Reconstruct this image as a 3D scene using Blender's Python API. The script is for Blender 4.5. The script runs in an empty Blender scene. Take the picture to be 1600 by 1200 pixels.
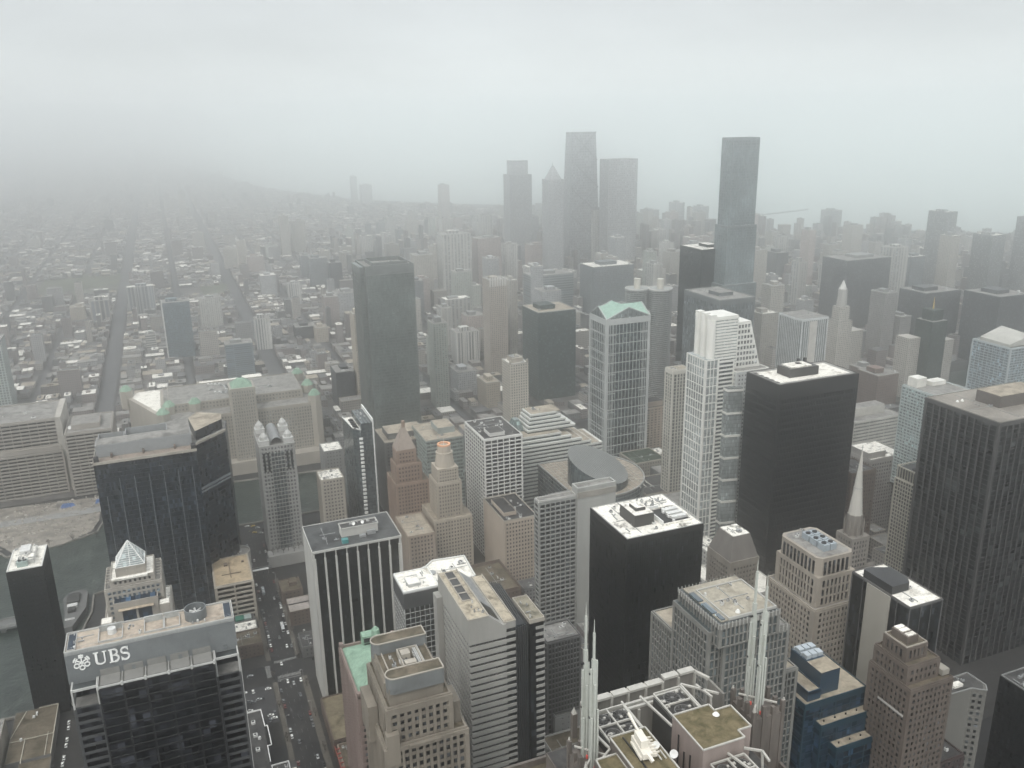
import bpy, math, random
from math import sin, cos, pi, radians
from mathutils import Vector, Matrix
S = bpy.context.scene
C = S.collection
rnd = random.Random(7)

# ------------------------------------------------------------------ camera
CZ = 412.0
PITCH, ROLL, HEAD = 0.299497, -0.0163178, 0.3790596
cd = bpy.data.cameras.new('camera'); cam = bpy.data.objects.new('camera', cd); C.objects.link(cam)
fw = Vector((sin(HEAD)*cos(PITCH), cos(HEAD)*cos(PITCH), -sin(PITCH)))
rt = Vector((cos(HEAD), -sin(HEAD), 0)); up = rt.cross(fw)
cr, sr = cos(ROLL), sin(ROLL)
rt2 = rt*cr + up*sr; up2 = -rt*sr + up*cr
R = Matrix((rt2, up2, -fw)).transposed()
cam.matrix_world = Matrix.Translation((0, 0, CZ)) @ R.to_4x4()
cd.sensor_width = 36; cd.lens = 1346.18/1600*36; cd.clip_start = 1; cd.clip_end = 60000
S.camera = cam

# ------------------------------------------------------------------ sky, sun, exposure
SUN_EL, SUN_AZ = radians(50), radians(222)       # compass azimuth of the veiled sun
W = bpy.data.worlds.new('World'); S.world = W; W.use_nodes = True
nt = W.node_tree; nt.nodes.clear()
def N(t, ty, **k):
    n = t.nodes.new(ty)
    for a, b in k.items(): setattr(n, a, b)
    return n
sky = N(nt, 'ShaderNodeTexSky'); sky.sky_type = 'NISHITA'; sky.sun_disc = False
sky.sun_elevation = SUN_EL; sky.sun_rotation = SUN_AZ; sky.altitude = 300; sky.air_density = 1.5; sky.dust_density = 4
hs = N(nt, 'ShaderNodeHueSaturation'); hs.inputs['Saturation'].default_value = 0.15; hs.inputs['Value'].default_value = 1.0
nt.links.new(sky.outputs[0], hs.inputs['Color'])
tc = N(nt, 'ShaderNodeTexCoord'); sx = N(nt, 'ShaderNodeSeparateXYZ'); nt.links.new(tc.outputs['Generated'], sx.inputs[0])
rp = N(nt, 'ShaderNodeValToRGB'); nt.links.new(sx.outputs['Z'], rp.inputs[0])
e = rp.color_ramp.elements
e[0].position = 0.0; e[0].color = (.66, .70, .69, 1)
e[1].position = 0.5; e[1].color = (0.93, 0.97, 1.0, 1)
for p_, c_ in ((0.035, (0.53, 0.56, 0.555)), (0.075, (0.425, 0.452, 0.455)), (0.13, (0.385, 0.408, 0.418)), (0.22, (0.74, 0.78, 0.80))):
    q = rp.color_ramp.elements.new(p_); q.color = (*c_, 1)
mp = N(nt, 'ShaderNodeMapping'); mp.inputs['Scale'].default_value = (1, 1, 3.2); nt.links.new(tc.outputs['Generated'], mp.inputs[0])
nz = N(nt, 'ShaderNodeTexNoise'); nz.inputs['Scale'].default_value = 2.2; nz.inputs['Detail'].default_value = 5; nz.inputs['Roughness'].default_value = 0.55
nt.links.new(mp.outputs[0], nz.inputs['Vector'])
mr = N(nt, 'ShaderNodeMapRange'); mr.inputs[1].default_value = 0.3; mr.inputs[2].default_value = 0.7; mr.inputs[3].default_value = 11.0; mr.inputs[4].default_value = 14.6
nt.links.new(nz.outputs[0], mr.inputs[0])
dt = N(nt, 'ShaderNodeVectorMath', operation='DOT_PRODUCT'); nt.links.new(tc.outputs['Generated'], dt.inputs[0]); dt.inputs[1].default_value = (sin(radians(27)), cos(radians(27)), 0.03)
gl_ = N(nt, 'ShaderNodeMapRange'); gl_.interpolation_type = 'SMOOTHSTEP'; gl_.inputs[1].default_value = 0.72; gl_.inputs[2].default_value = 1.0; gl_.inputs[3].default_value = 0.95; gl_.inputs[4].default_value = 1.02; nt.links.new(dt.outputs['Value'], gl_.inputs[0])
mm = N(nt, 'ShaderNodeMath', operation='MULTIPLY'); nt.links.new(mr.outputs[0], mm.inputs[0]); nt.links.new(gl_.outputs[0], mm.inputs[1])
vm = N(nt, 'ShaderNodeVectorMath', operation='SCALE'); nt.links.new(rp.outputs[0], vm.inputs[0]); nt.links.new(mm.outputs[0], vm.inputs['Scale'])
mx = N(nt, 'ShaderNodeMix', data_type='RGBA'); mx.inputs[0].default_value = 0.9
nt.links.new(hs.outputs[0], mx.inputs[6]); nt.links.new(vm.outputs[0], mx.inputs[7])
bg = N(nt, 'ShaderNodeBackground'); bg.inputs[1].default_value = 0.088
wo = N(nt, 'ShaderNodeOutputWorld'); nt.links.new(mx.outputs[2], bg.inputs[0]); nt.links.new(bg.outputs[0], wo.inputs[0])
sd = bpy.data.lights.new('sun', 'SUN'); sd.energy = 1.5; sd.angle = radians(28); sd.color = (1, 0.965, 0.91)
sun = bpy.data.objects.new('sun', sd); C.objects.link(sun)
sun.rotation_euler = (radians(90)-SUN_EL, 0, pi-SUN_AZ)
S.view_settings.view_transform = 'Standard'; S.view_settings.look = 'None'; S.view_settings.exposure = 0.60; S.view_settings.gamma = 1
S.render.engine = 'CYCLES'
S.cycles.max_bounces = 10; S.cycles.diffuse_bounces = 3; S.cycles.glossy_bounces = 2; S.cycles.transmission_bounces = 2
S.cycles.volume_bounces = 6; S.cycles.use_denoising = True
S.cycles.use_adaptive_sampling = True; S.cycles.adaptive_threshold = 0.02

# ------------------------------------------------------------------ materials
MATS = {}
OCC = []
HAZE_D = 4.6e-4
def base(name):
    m = bpy.data.materials.new(name); m.use_nodes = True; t = m.node_tree
    return m, t, t.nodes['Principled BSDF']
def objco(t):
    return N(t, 'ShaderNodeTexCoord').outputs['Object']
def soft(col, s=0.72, v=1.0):
    g = sum(col)/3; return tuple((g+(c-g)*s)*v for c in col)
VIVID = ('car', 'red', 'blue tarp', 'gold', 'orange', 'teal', 'dark blue', 'green')
def plain(name, col, rough=0.8, var=0.25, scale=0.08, spec=0.3, streak=False, metal=0.0, fine=0.0):
    if name in MATS: return MATS[name]
    if not name.startswith(VIVID): col = soft(col, 0.6, 0.86 if streak else 0.94)
    m, t, b = base(name)
    co = objco(t)
    mpp = N(t, 'ShaderNodeMapping'); mpp.inputs['Scale'].default_value = (1, 1, 0.18 if streak else 1); t.links.new(co, mpp.inputs[0])
    n = N(t, 'ShaderNodeTexNoise'); n.inputs['Scale'].default_value = scale; n.inputs['Detail'].default_value = 6; n.inputs['Roughness'].default_value = 0.65
    t.links.new(mpp.outputs[0], n.inputs['Vector'])
    r = N(t, 'ShaderNodeMapRange'); r.inputs[1].default_value = 0.3; r.inputs[2].default_value = 0.7
    r.inputs[3].default_value = 1-var; r.inputs[4].default_value = 1+var; t.links.new(n.outputs[0], r.inputs[0])
    v = N(t, 'ShaderNodeVectorMath', operation='SCALE'); v.inputs[0].default_value = col; t.links.new(r.outputs[0], v.inputs['Scale'])
    t.links.new(v.outputs[0], b.inputs['Base Color'])
    b.inputs['Roughness'].default_value = rough; b.inputs['Specular IOR Level'].default_value = spec; b.inputs['Metallic'].default_value = metal
    MATS[name] = m; return m
def roofmat(name, col, dark, amount=0.5, scale=0.12):
    """gravel or membrane roof with ponding stains and patches"""
    if name in MATS: return MATS[name]
    if 'copper' not in name: col, dark = soft(col, .8), soft(dark, .8, .8)
    m, t, b = base(name); co = objco(t)
    n = N(t, 'ShaderNodeTexNoise'); n.inputs['Scale'].default_value = scale; n.inputs['Detail'].default_value = 8; n.inputs['Roughness'].default_value = 0.7; n.inputs['Distortion'].default_value = 0.6
    t.links.new(co, n.inputs['Vector'])
    r = N(t, 'ShaderNodeValToRGB'); t.links.new(n.outputs[0], r.inputs[0])
    r.color_ramp.elements[0].position = 0.36; r.color_ramp.elements[0].color = (*dark, 1)
    r.color_ramp.elements[1].position = 0.36+amount*0.4; r.color_ramp.elements[1].color = (*col, 1)
    n2 = N(t, 'ShaderNodeTexNoise'); n2.inputs['Scale'].default_value = 0.55; n2.inputs['Detail'].default_value = 6; n2.inputs['Roughness'].default_value = 0.75; t.links.new(co, n2.inputs['Vector'])
    r2 = N(t, 'ShaderNodeMapRange'); r2.inputs[1].default_value = 0.3; r2.inputs[2].default_value = 0.7; r2.inputs[3].default_value = 0.66; r2.inputs[4].default_value = 1.2; t.links.new(n2.outputs[0], r2.inputs[0])
    v = N(t, 'ShaderNodeVectorMath', operation='SCALE'); t.links.new(r.outputs[0], v.inputs[0]); t.links.new(r2.outputs[0], v.inputs['Scale'])
    t.links.new(v.outputs[0], b.inputs['Base Color']); b.inputs['Roughness'].default_value = 0.9; b.inputs['Specular IOR Level'].default_value = 0.2
    MATS[name] = m; return m
def cellrand(t, du, dv):
    """u,v along a wall, and a random number per window cell"""
    co = objco(t); s = N(t, 'ShaderNodeSeparateXYZ'); t.links.new(co, s.inputs[0])
    g = N(t, 'ShaderNodeNewGeometry'); sn = N(t, 'ShaderNodeSeparateXYZ'); t.links.new(g.outputs['True Normal'], sn.inputs[0])
    def M_(op, a, b_=None, c=None):
        q = N(t, 'ShaderNodeMath', operation=op)
        for i, v in enumerate((a, b_, c)):
            if v is None: continue
            if isinstance(v, (int, float)): q.inputs[i].default_value = v
            else: t.links.new(v, q.inputs[i])
        return q.outputs[0]
    ax = M_('ABSOLUTE', sn.outputs[0]); sel = M_('GREATER_THAN', ax, 0.6)
    u = M_('ADD', M_('MULTIPLY', s.outputs[1], sel), M_('MULTIPLY', s.outputs[0], M_('SUBTRACT', 1.0, sel)))
    us = M_('DIVIDE', M_('ADD', u, 1000.0), du); vs = M_('DIVIDE', s.outputs[2], dv)
    cb = N(t, 'ShaderNodeCombineXYZ'); t.links.new(M_('FLOOR', us), cb.inputs[0]); t.links.new(M_('FLOOR', vs), cb.inputs[1]); t.links.new(M_('MULTIPLY_ADD', N(t, 'ShaderNodeObjectInfo').outputs['Random'], 57.0, sel), cb.inputs[2])
    w = N(t, 'ShaderNodeTexWhiteNoise'); t.links.new(cb.outputs[0], w.inputs['Vector'])
    return M_, us, vs, w.outputs['Value'], sn.outputs[2], co
def glass(name, col, var=0.5, rough=0.22, spec=0.5, du=1.5, dv=3.9, lit=0.0, line=0.0):
    """dark curtain-wall glass, each pane a little different behind; line = share of the pane taken by a dark mullion"""
    if name in MATS: return MATS[name]
    m, t, b = base(name)
    M_, us, vs, rv, nzv, co = cellrand(t, du, dv)
    k = M_('ADD', M_('MULTIPLY_ADD', M_('POWER', rv, 3.0), var*2.2, 1-var*0.5), M_('MULTIPLY', M_('POWER', rv, 14.0), var*5.0))
    n = N(t, 'ShaderNodeTexNoise'); n.inputs['Scale'].default_value = 0.03; n.inputs['Detail'].default_value = 4; t.links.new(co, n.inputs['Vector'])
    k = M_('MULTIPLY', k, M_('MULTIPLY_ADD', M_('POWER', n.outputs[0], 2.0), 3.0, 0.35))  # broad patches imitate reflections, painted into the glass colour
    if line:
        f = M_('MULTIPLY', M_('GREATER_THAN', M_('FRACT', us), line), M_('GREATER_THAN', M_('FRACT', vs), line*1.6))
        k = M_('MULTIPLY', k, M_('MULTIPLY_ADD', f, 0.45, 0.55))
    v = N(t, 'ShaderNodeVectorMath', operation='SCALE'); v.inputs[0].default_value = col; t.links.new(k, v.inputs['Scale'])
    t.links.new(v.outputs[0], b.inputs['Base Color'])
    t.links.new(M_('MULTIPLY_ADD', rv, 0.2, rough), b.inputs['Roughness']); b.inputs['Specular IOR Level'].default_value = spec
    MATS[name] = m; return m
def facmat(name, wall, gl, du=3.2, dv=3.6, fu=0.45, fv=0.45, var=0.2):
    """far facade: darker glass windows in a wall grid"""
    if name in MATS: return MATS[name]
    wall, gl = soft(wall, .6), soft(gl, .7)
    m, t, b = base(name)
    M_, us, vs, rv, nzv, co = cellrand(t, du, dv)
    wm = M_('MULTIPLY', M_('GREATER_THAN', M_('FRACT', us), fu), M_('GREATER_THAN', M_('FRACT', vs), fv))
    wm = M_('MULTIPLY', wm, M_('LESS_THAN', M_('ABSOLUTE', nzv), 0.5))
    n = N(t, 'ShaderNodeTexNoise'); n.inputs['Scale'].default_value = 0.06; n.inputs['Detail'].default_value = 5; t.links.new(co, n.inputs['Vector'])
    vw = N(t, 'ShaderNodeVectorMath', operation='SCALE'); vw.inputs[0].default_value = wall; t.links.new(M_('MULTIPLY', M_('MULTIPLY_ADD', n.outputs[0], var*2, 1-var), M_('MULTIPLY_ADD', N(t, 'ShaderNodeObjectInfo').outputs['Random'], .3, .82)), vw.inputs['Scale'])
    vg = N(t, 'ShaderNodeVectorMath', operation='SCALE'); vg.inputs[0].default_value = gl; t.links.new(M_('MULTIPLY_ADD', M_('POWER', rv, 3.0), 2.2, 0.6), vg.inputs['Scale'])
    x = N(t, 'ShaderNodeMix', data_type='RGBA'); t.links.new(wm, x.inputs[0]); t.links.new(vw.outputs[0], x.inputs[6]); t.links.new(vg.outputs[0], x.inputs[7])
    t.links.new(x.outputs[2], b.inputs['Base Color'])
    t.links.new(M_('MULTIPLY_ADD', wm, -0.55, 0.85), b.inputs['Roughness']); b.inputs['Specular IOR Level'].default_value = 0.35
    MATS[name] = m; return m

# ------------------------------------------------------------------ mesh builder
class MB:
    def __init__(s): s.v = []; s.f = []; s.m = []
    def box(s, x0, x1, y0, y1, z0, z1, m=0, bottom=False):
        n = len(s.v)
        s.v += [(x0,y0,z0),(x1,y0,z0),(x1,y1,z0),(x0,y1,z0),(x0,y0,z1),(x1,y0,z1),(x1,y1,z1),(x0,y1,z1)]
        fs = [(4,5,6,7),(0,1,5,4),(1,2,6,5),(2,3,7,6),(3,0,4,7)]
        if bottom: fs.append((3,2,1,0))
        for f in fs: s.f.append(tuple(n+i for i in f)); s.m.append(m)
        return s
    def prism(s, poly, z0, z1, m=0, mtop=None, zt=None):
        n = len(s.v); k = len(poly)
        zt = zt or [z1]*k
        s.v += [(x, y, z0) for x, y in poly] + [(x, y, zt[i]) for i, (x, y) in enumerate(poly)]
        for i in range(k):
            j = (i+1) % k; s.f.append((n+i, n+j, n+k+j, n+k+i)); s.m.append(m)
        s.f.append(tuple(range(n+k, n+2*k))); s.m.append(m if mtop is None else mtop)
        return s
    def cyl(s, x, y, z0, z1, r0, r1=None, k=16, m=0, mtop=None, cap=True):
        r1 = r0 if r1 is None else r1
        n = len(s.v)
        for (r, z) in ((r0, z0), (r1, z1)):
            s.v += [(x+r*cos(2*pi*i/k), y+r*sin(2*pi*i/k), z) for i in range(k)]
        for i in range(k):
            j = (i+1) % k; s.f.append((n+i, n+j, n+k+j, n+k+i)); s.m.append(m)
        if cap: s.f.append(tuple(range(n+k, n+2*k))); s.m.append(m if mtop is None else mtop)
        return s
    def ring(s, x, y, z0, z1, ro, ri, k=24, m=0):
        n = len(s.v)
        for (r, z) in ((ro, z0), (ro, z1), (ri, z1), (ri, z0)):
            s.v += [(x+r*cos(2*pi*i/k), y+r*sin(2*pi*i/k), z) for i in range(k)]
        for a in range(3):
            for i in range(k):
                j = (i+1) % k; s.f.append((n+a*k+i, n+a*k+j, n+(a+1)*k+j, n+(a+1)*k+i)); s.m.append(m)
        return s
    def quad(s, a, b, c, d, m=0):
        n = len(s.v); s.v += [a, b, c, d]; s.f.append((n, n+1, n+2, n+3)); s.m.append(m); return s
    def tri(s, a, b, c, m=0):
        n = len(s.v); s.v += [a, b, c]; s.f.append((n, n+1, n+2)); s.m.append(m); return s
    def bar(s, a, b, w, m=0):
        a = Vector(a); b = Vector(b); d = (b-a).normalized()
        q = d.cross(Vector((0, 0, 1)));
        if q.length < 1e-3: q = Vector((1, 0, 0))
        q.normalize(); p = d.cross(q); n = len(s.v); h = w/2
        for e_ in (a, b):
            for (i, j) in ((-1,-1),(1,-1),(1,1),(-1,1)): s.v.append(tuple(e_+q*i*h+p*j*h))
        for f in ((0,1,5,4),(1,2,6,5),(2,3,7,6),(3,0,4,7),(3,2,1,0),(4,5,6,7)): s.f.append(tuple(n+i for i in f)); s.m.append(m)
        return s
    def pyr(s, x0, x1, y0, y1, z0, z1, m=0, tx=0.0):
        cx, cy = (x0+x1)/2, (y0+y1)/2; n = len(s.v)
        tw, td = (x1-x0)*tx/2, (y1-y0)*tx/2
        s.v += [(x0,y0,z0),(x1,y0,z0),(x1,y1,z0),(x0,y1,z0),(cx-tw,cy-td,z1),(cx+tw,cy-td,z1),(cx+tw,cy+td,z1),(cx-tw,cy+td,z1)]
        for f in [(4,5,6,7),(0,1,5,4),(1,2,6,5),(2,3,7,6),(3,0,4,7)]: s.f.append(tuple(n+i for i in f)); s.m.append(m)
        return s
    def wall_ring(s, x0, x1, y0, y1, z0, z1, t, m=0):
        s.box(x0, x1, y0, y0+t, z0, z1, m); s.box(x0, x1, y1-t, y1, z0, z1, m)
        s.box(x0, x0+t, y0+t, y1-t, z0, z1, m); s.box(x1-t, x1, y0+t, y1-t, z0, z1, m); return s
    def mesh(s, name, mats, off=(0, 0, 0)):
        me = bpy.data.meshes.new(name)
        ox, oy, oz = off
        me.from_pydata([(x-ox, y-oy, z-oz) for x, y, z in s.v], [], s.f)
        if not isinstance(mats, (list, tuple)): mats = [mats]
        for m in mats: me.materials.append(m)
        if len(mats) > 1: me.polygons.foreach_set('material_index', s.m)
        me.update(); return me

def tag(o, label=None, cat=None, group=None, kind=None):
    for k, v in (('label', label), ('category', cat), ('group', group), ('kind', kind)):
        if v: o[k] = v
    return o
def single(name, mb, mats, label=None, cat=None, group=None, kind=None, loc=None):
    """one top-level thing (or piece of the setting) made of one mesh; mb in world metres"""
    off = loc or (0, 0, 0)
    o = bpy.data.objects.new(name, mb.mesh(name, mats, off)); C.objects.link(o); o.location = off
    return tag(o, label, cat, group, kind)

class Thing:
    def __init__(s, name, label, cat, x, y, z=0.0, group=None):
        s.o = bpy.data.objects.new(name, None); C.objects.link(s.o); s.o.location = (x, y, z); s.o.empty_display_size = 2
        tag(s.o, label, cat, group); s.org = (x, y, z); s.acc = {}; s.wins = []
    def part(s, name, mb, mats, parent=None, label=None, kind=None):
        o = bpy.data.objects.new(name, mb.mesh(name, mats, s.org)); C.objects.link(o); o.parent = parent or s.o
        return tag(o, label, kind=kind)
    def a(s, name, mat):
        """accumulator mesh for part `name` in material `mat`"""
        return s.acc.setdefault((name, mat.name), (MB(), mat))[0]
    def finish(s, nwin=100):
        made = {}
        for (name, _), (mb, mat) in s.acc.items():
            if mb.f: made.setdefault(name, s.part(name, mb, mat))
        if s.wins:
            ws = sorted(s.wins, key=lambda w: w[0]); rest = {}
            cache = {}
            for i, (d, c, n, w, h, mat) in enumerate(ws):
                hw, t = w/2, 0.05
                if i < nwin:
                    k = (n, round(w, 2), round(h, 2), mat.name)
                    if k not in cache:
                        q = MB()
                        if n == 0: q.box(-hw, hw, -t, t, -h/2, h/2)
                        else: q.box(-t, t, -hw, hw, -h/2, h/2)
                        cache[k] = q.mesh('window', mat)
                    o = bpy.data.objects.new('window', cache[k]); C.objects.link(o); o.parent = s.o
                    o.location = (c[0]-s.org[0], c[1]-s.org[1], c[2]-s.org[2])
                else:
                    q = rest.setdefault(mat.name, (MB(), mat))[0]
                    if n == 0: q.box(c[0]-hw, c[0]+hw, c[1]-t, c[1]+t, c[2]-h/2, c[2]+h/2)
                    else: q.box(c[0]-t, c[0]+t, c[1]-hw, c[1]+hw, c[2]-h/2, c[2]+h/2)
            for q, mat in rest.values(): s.part('window', q, mat, kind='stuff')
        return s

    # ---- a box storey block with a real facade
    def block(s, x0, x1, y0, y1, z0, z1, st, faces='WSEN'):
        OCC.append((x0, x1, y0, y1)); co, fr = st['core'], st['frame']; cn, fn = st.get('cn', 'glazing'), st.get('fn', 'facade_grid')
        s.a(cn, co).box(x0, x1, y0, y1, z0, z1)
        q = s.a(fn, fr)
        bay, fl, pier, span = st['bay'], st['floor'], st['pier'], st['span']
        out = st.get('out', 0.35); top = st.get('top', 1.2); bot = st.get('bot', 0.0); cor = st.get('corner', pier)
        ho = out-0.06 if not st.get('hout') else st['hout']
        for F in faces:
            a0, a1 = (y0, y1) if F in 'WE' else (x0, x1)
            L = a1-a0
            if L < 1.5: continue
            nu = max(1, round((L-2*cor)/bay)); cw = (L-2*cor)/nu
            zz0, zz1 = z0+bot, z1-top; nv = max(1, round((zz1-zz0)/fl)); ch = (zz1-zz0)/nv
            def B(b0, b1, c0, c1, o_):
                if F == 'W': q.box(x0-o_, x0, b0, b1, c0, c1, 0, True)
                elif F == 'E': q.box(x1, x1+o_, b0, b1, c0, c1, 0, True)
                elif F == 'S': q.box(b0, b1, y0-o_, y0, c0, c1, 0, True)
                else: q.box(b0, b1, y1, y1+o_, c0, c1, 0, True)
            ex = out-0.02 if F in 'WE' else 0.0
            if cor > 0:
                B(a0-ex, a0+cor, z0, z1-0.01, out); B(a1-cor, a1+ex, z0, z1-0.01, out)
            if pier > 0:
                for i in range(1, nu):
                    b = a0+cor+i*cw; B(b-pier/2, b+pier/2, zz0, zz1+0.01, out)
                    
            if span > 0:
                for j in range(0, nv):
                    c = zz0+j*ch; B(a0+0.01, a1-0.01, c, c+span, ho)
            if top > 0: B(a0-ex*0.9, a1+ex*0.9, zz1, z1-0.02, out-0.03)
            wm = st.get('win')
            if wm and pier > 0 and span >= 0:
                skip = st.get('skip', 0)
                for i in range(nu):
                    for j in range(nv):
                        if skip and rnd.random() < skip: continue
                        u = a0+cor+(i+0.5)*cw; z = zz0+j*ch+span+(ch-span)/2
                        e_ = 0.07
                        p = {'W': (x0-e_, u, z), 'E': (x1+e_, u, z), 'S': (u, y0-e_, z), 'N': (u, y1+e_, z)}[F]
                        vis = {'W': x0 > 0, 'E': x1 < 0, 'S': True, 'N': False}[F]
                        d = math.dist(p, (0, 0, CZ)) + (0 if vis else 1e5)
                        s.wins.append((d, p, 0 if F in 'SN' else 1, cw-pier-0.04, ch-span-0.04, wm))
        return s
    def roof(s, x0, x1, y0, y1, z, mat, pm=None, ph=1.0, pt=0.5, inset=0.0):
        s.a('roof', mat).box(x0+inset+0.02, x1-inset-0.02, y0+inset+0.02, y1-inset-0.02, z-0.5, z+0.05)
        if pm and ph > 0: s.a('parapet', pm).wall_ring(x0-0.03, x1+0.03, y0-0.03, y1+0.03, z-0.3, z+ph, pt)
        return s
    def pent(s, x0, x1, y0, y1, z0, z1, wm, rm, name='penthouse'):
        q = MB().box(x0, x1, y0, y1, z0, z1, 0).box(x0-0.15, x1+0.15, y0-0.15, y1+0.15, z1, z1+0.4, 0).box(x0+0.3, x1-0.3, y0+0.3, y1-0.3, z1+0.38, z1+0.45, 1)
        s.part(name, q, [wm, rm]); return s
    def units(s, x0, x1, y0, y1, z, n, seed, big=3.0, mats=None):
        """air handlers and vents scattered over a roof, each a part"""
        r = random.Random(seed); n = int(n*1.8)
        if x1-x0 > 8 and y1-y0 > 8:
            q = MB(); xa = x0+(x1-x0)*r.uniform(.2, .8); ya = y0+(y1-y0)*r.uniform(.2, .8)
            q.box(xa, xa+.3, y0+1, y1, z, z+.35, 0, True); q.box(x0+1, x1, ya, ya+.3, z+.02, z+.33, 0, True); s.part('pipe_run', q, AC_G)
        for k in range(n):
            x = r.uniform(x0, x1); y = r.uniform(y0, y1); kind = r.random()
            q = MB()
            if kind < 0.45:
                w, d, h = r.uniform(.4, 1)*big, r.uniform(.4, .9)*big, r.uniform(.8, 1.8)
                q.box(x, x+w, y, y+d, z, z+h, 0); q.cyl(x+w/2, y+d/2, z+h, z+h+0.3, min(w, d)*0.35, k=10, m=1)
                s.part('air_handler', q, [r.choice((AC_W, AC_G)), BLK])
            elif kind < 0.75:
                q.cyl(x, y, z, z+r.uniform(.8, 1.6), r.uniform(.25, .6), k=10, m=0)
                s.part('roof_vent', q, r.choice((AC_W, AC_G)))
            else:
                L = r.uniform(2, 2.2*big)
                if r.random() < .5: q.box(x, x+L, y, y+0.5, z+0.2, z+0.7, 0, True)
                else: q.box(x, x+0.5, y, y+L, z+0.2, z+0.7, 0, True)
                s.part('duct', q, AC_G)
        return s

AC_W = plain('painted metal pale', (0.55, 0.55, 0.52), 0.6, 0.2, 0.5); AC_G = plain('galvanised metal', (0.28, 0.29, 0.29), 0.5, 0.25, 0.5)
BLK = plain('black rubber', (0.02, 0.02, 0.022), 0.7, 0.2, 0.5)
WHT = plain('white painted steel', (0.72, 0.72, 0.68), 0.6, 0.12, 0.3)
R_TAN = roofmat('tan gravel roof', (0.36, 0.31, 0.235), (0.23, 0.19, 0.14), 0.5)
R_WHT = roofmat('white membrane roof', (0.76, 0.73, 0.65), (0.22, 0.20, 0.17), 0.3, 0.16)
R_WH2 = roofmat('clean white membrane roof', (0.76, 0.73, 0.65), (0.50, 0.46, 0.38), 0.35)
R_DRK = roofmat('dark bitumen roof', (0.075, 0.073, 0.07), (0.035, 0.035, 0.036), 0.5)
R_BRN = roofmat('brown mossy roof', (0.155, 0.125, 0.085), (0.075, 0.065, 0.04), 0.6)
R_GRY = roofmat('grey gravel roof', (0.27, 0.26, 0.24), (0.14, 0.135, 0.125), 0.5)
COPPER = roofmat('green copper sheet', (0.235, 0.345, 0.265), (0.165, 0.25, 0.19), 0.5)
# window glass used by punched windows: blinds and dark rooms differ from pane to pane
G_DARK = glass('dark window glass', (0.015, 0.017, 0.019), 0.8, 0.2, 0.25, 2.0, 2.0)
G_BLUE = glass('blue grey window glass', (0.055, 0.075, 0.09), 0.6, 0.15, 0.6, 2.0, 2.0)
G_MID = glass('grey window glass', (0.06, 0.065, 0.065), 0.6, 0.2, 0.5, 2.0, 2.0)

# ------------------------------------------------------------------ facade styles
st_bone = plain('pale concrete', (0.42, 0.41, 0.37), 0.8, 0.14, 0.05, streak=True)
st_bone2 = plain('warm pale stone', (0.40, 0.35, 0.27), 0.85, 0.2, 0.06, streak=True)
st_tan = plain('tan brick', (0.36, 0.27, 0.19), 0.85, 0.2, 0.05, streak=True)
st_lime = plain('weathered limestone', (0.30, 0.27, 0.21), 0.85, 0.28, 0.07, streak=True)
st_grime = plain('sooty limestone', (0.19, 0.17, 0.14), 0.85, 0.3, 0.08, streak=True)
st_brn = plain('brown brick', (0.16, 0.11, 0.08), 0.9, 0.25, 0.08, streak=True)
st_red = plain('pinkish terracotta brick', (0.25, 0.165, 0.135), 0.85, 0.25, 0.08, streak=True)
st_gry = plain('grey precast concrete', (0.25, 0.255, 0.245), 0.8, 0.18, 0.05, streak=True)
st_gr2 = plain('dark grey concrete', (0.14, 0.14, 0.135), 0.85, 0.2, 0.06, streak=True)
st_wht = plain('white painted concrete', (0.62, 0.61, 0.56), 0.7, 0.1, 0.04, streak=True)
st_grn = plain('green painted steel', (0.22, 0.34, 0.30), 0.5, 0.15, 0.1)
st_blu = plain('dark blue cladding', (0.018, 0.04, 0.065), 0.35, 0.2, 0.1, 0.5)
blk_st = plain('black steel', (0.012, 0.0125, 0.014), 0.55, 0.25, 0.05, 0.15, streak=True)
blk_s2 = plain('dark bronze steel', (0.05, 0.046, 0.042), 0.6, 0.25, 0.04, 0.4, streak=True)
louv = plain('grey metal louvre', (0.135, 0.155, 0.16), 0.5, 0.18, 0.25, 0.4)
g_black = glass('black glass', (0.007, 0.008, 0.009), 0.7, 0.25, 0.14, 1.5, 3.9)
g_ink = glass('inky blue glass', (0.010, 0.0135, 0.018), 0.6, 0.22, 0.25, 1.5, 3.9, line=0.12)
g_navy = glass('navy glass', (0.008, 0.018, 0.032), 0.5, 0.18, 0.25, 3.0, 3.9)
g_grn = glass('sea green glass', (0.08, 0.105, 0.10), 0.5, 0.15, 0.6, 1.5, 3.8, line=0.1)
g_slate = glass('slate grey glass', (0.042, 0.052, 0.055), 0.22, 0.2, 0.5, 1.6, 3.8, line=0.12)
g_pale = glass('pale grey glass', (0.20, 0.22, 0.22), 0.12, 0.2, 0.5, 1.5, 3.8, line=0.1)
def stl(core, frame, bay, floor, pier, span, **k):
    d = dict(core=core, frame=frame, bay=bay, floor=floor, pier=pier, span=span); d.update(k); return d
def punched(m, bay=3.2, floor=3.7, pier=1.6, span=1.8, win=G_DARK, **k):
    """masonry wall with single windows set into it"""
    return stl(m, m, bay, floor, pier, span, cn='wall', fn='wall_relief', win=win, **k)
NB = {}
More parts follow.
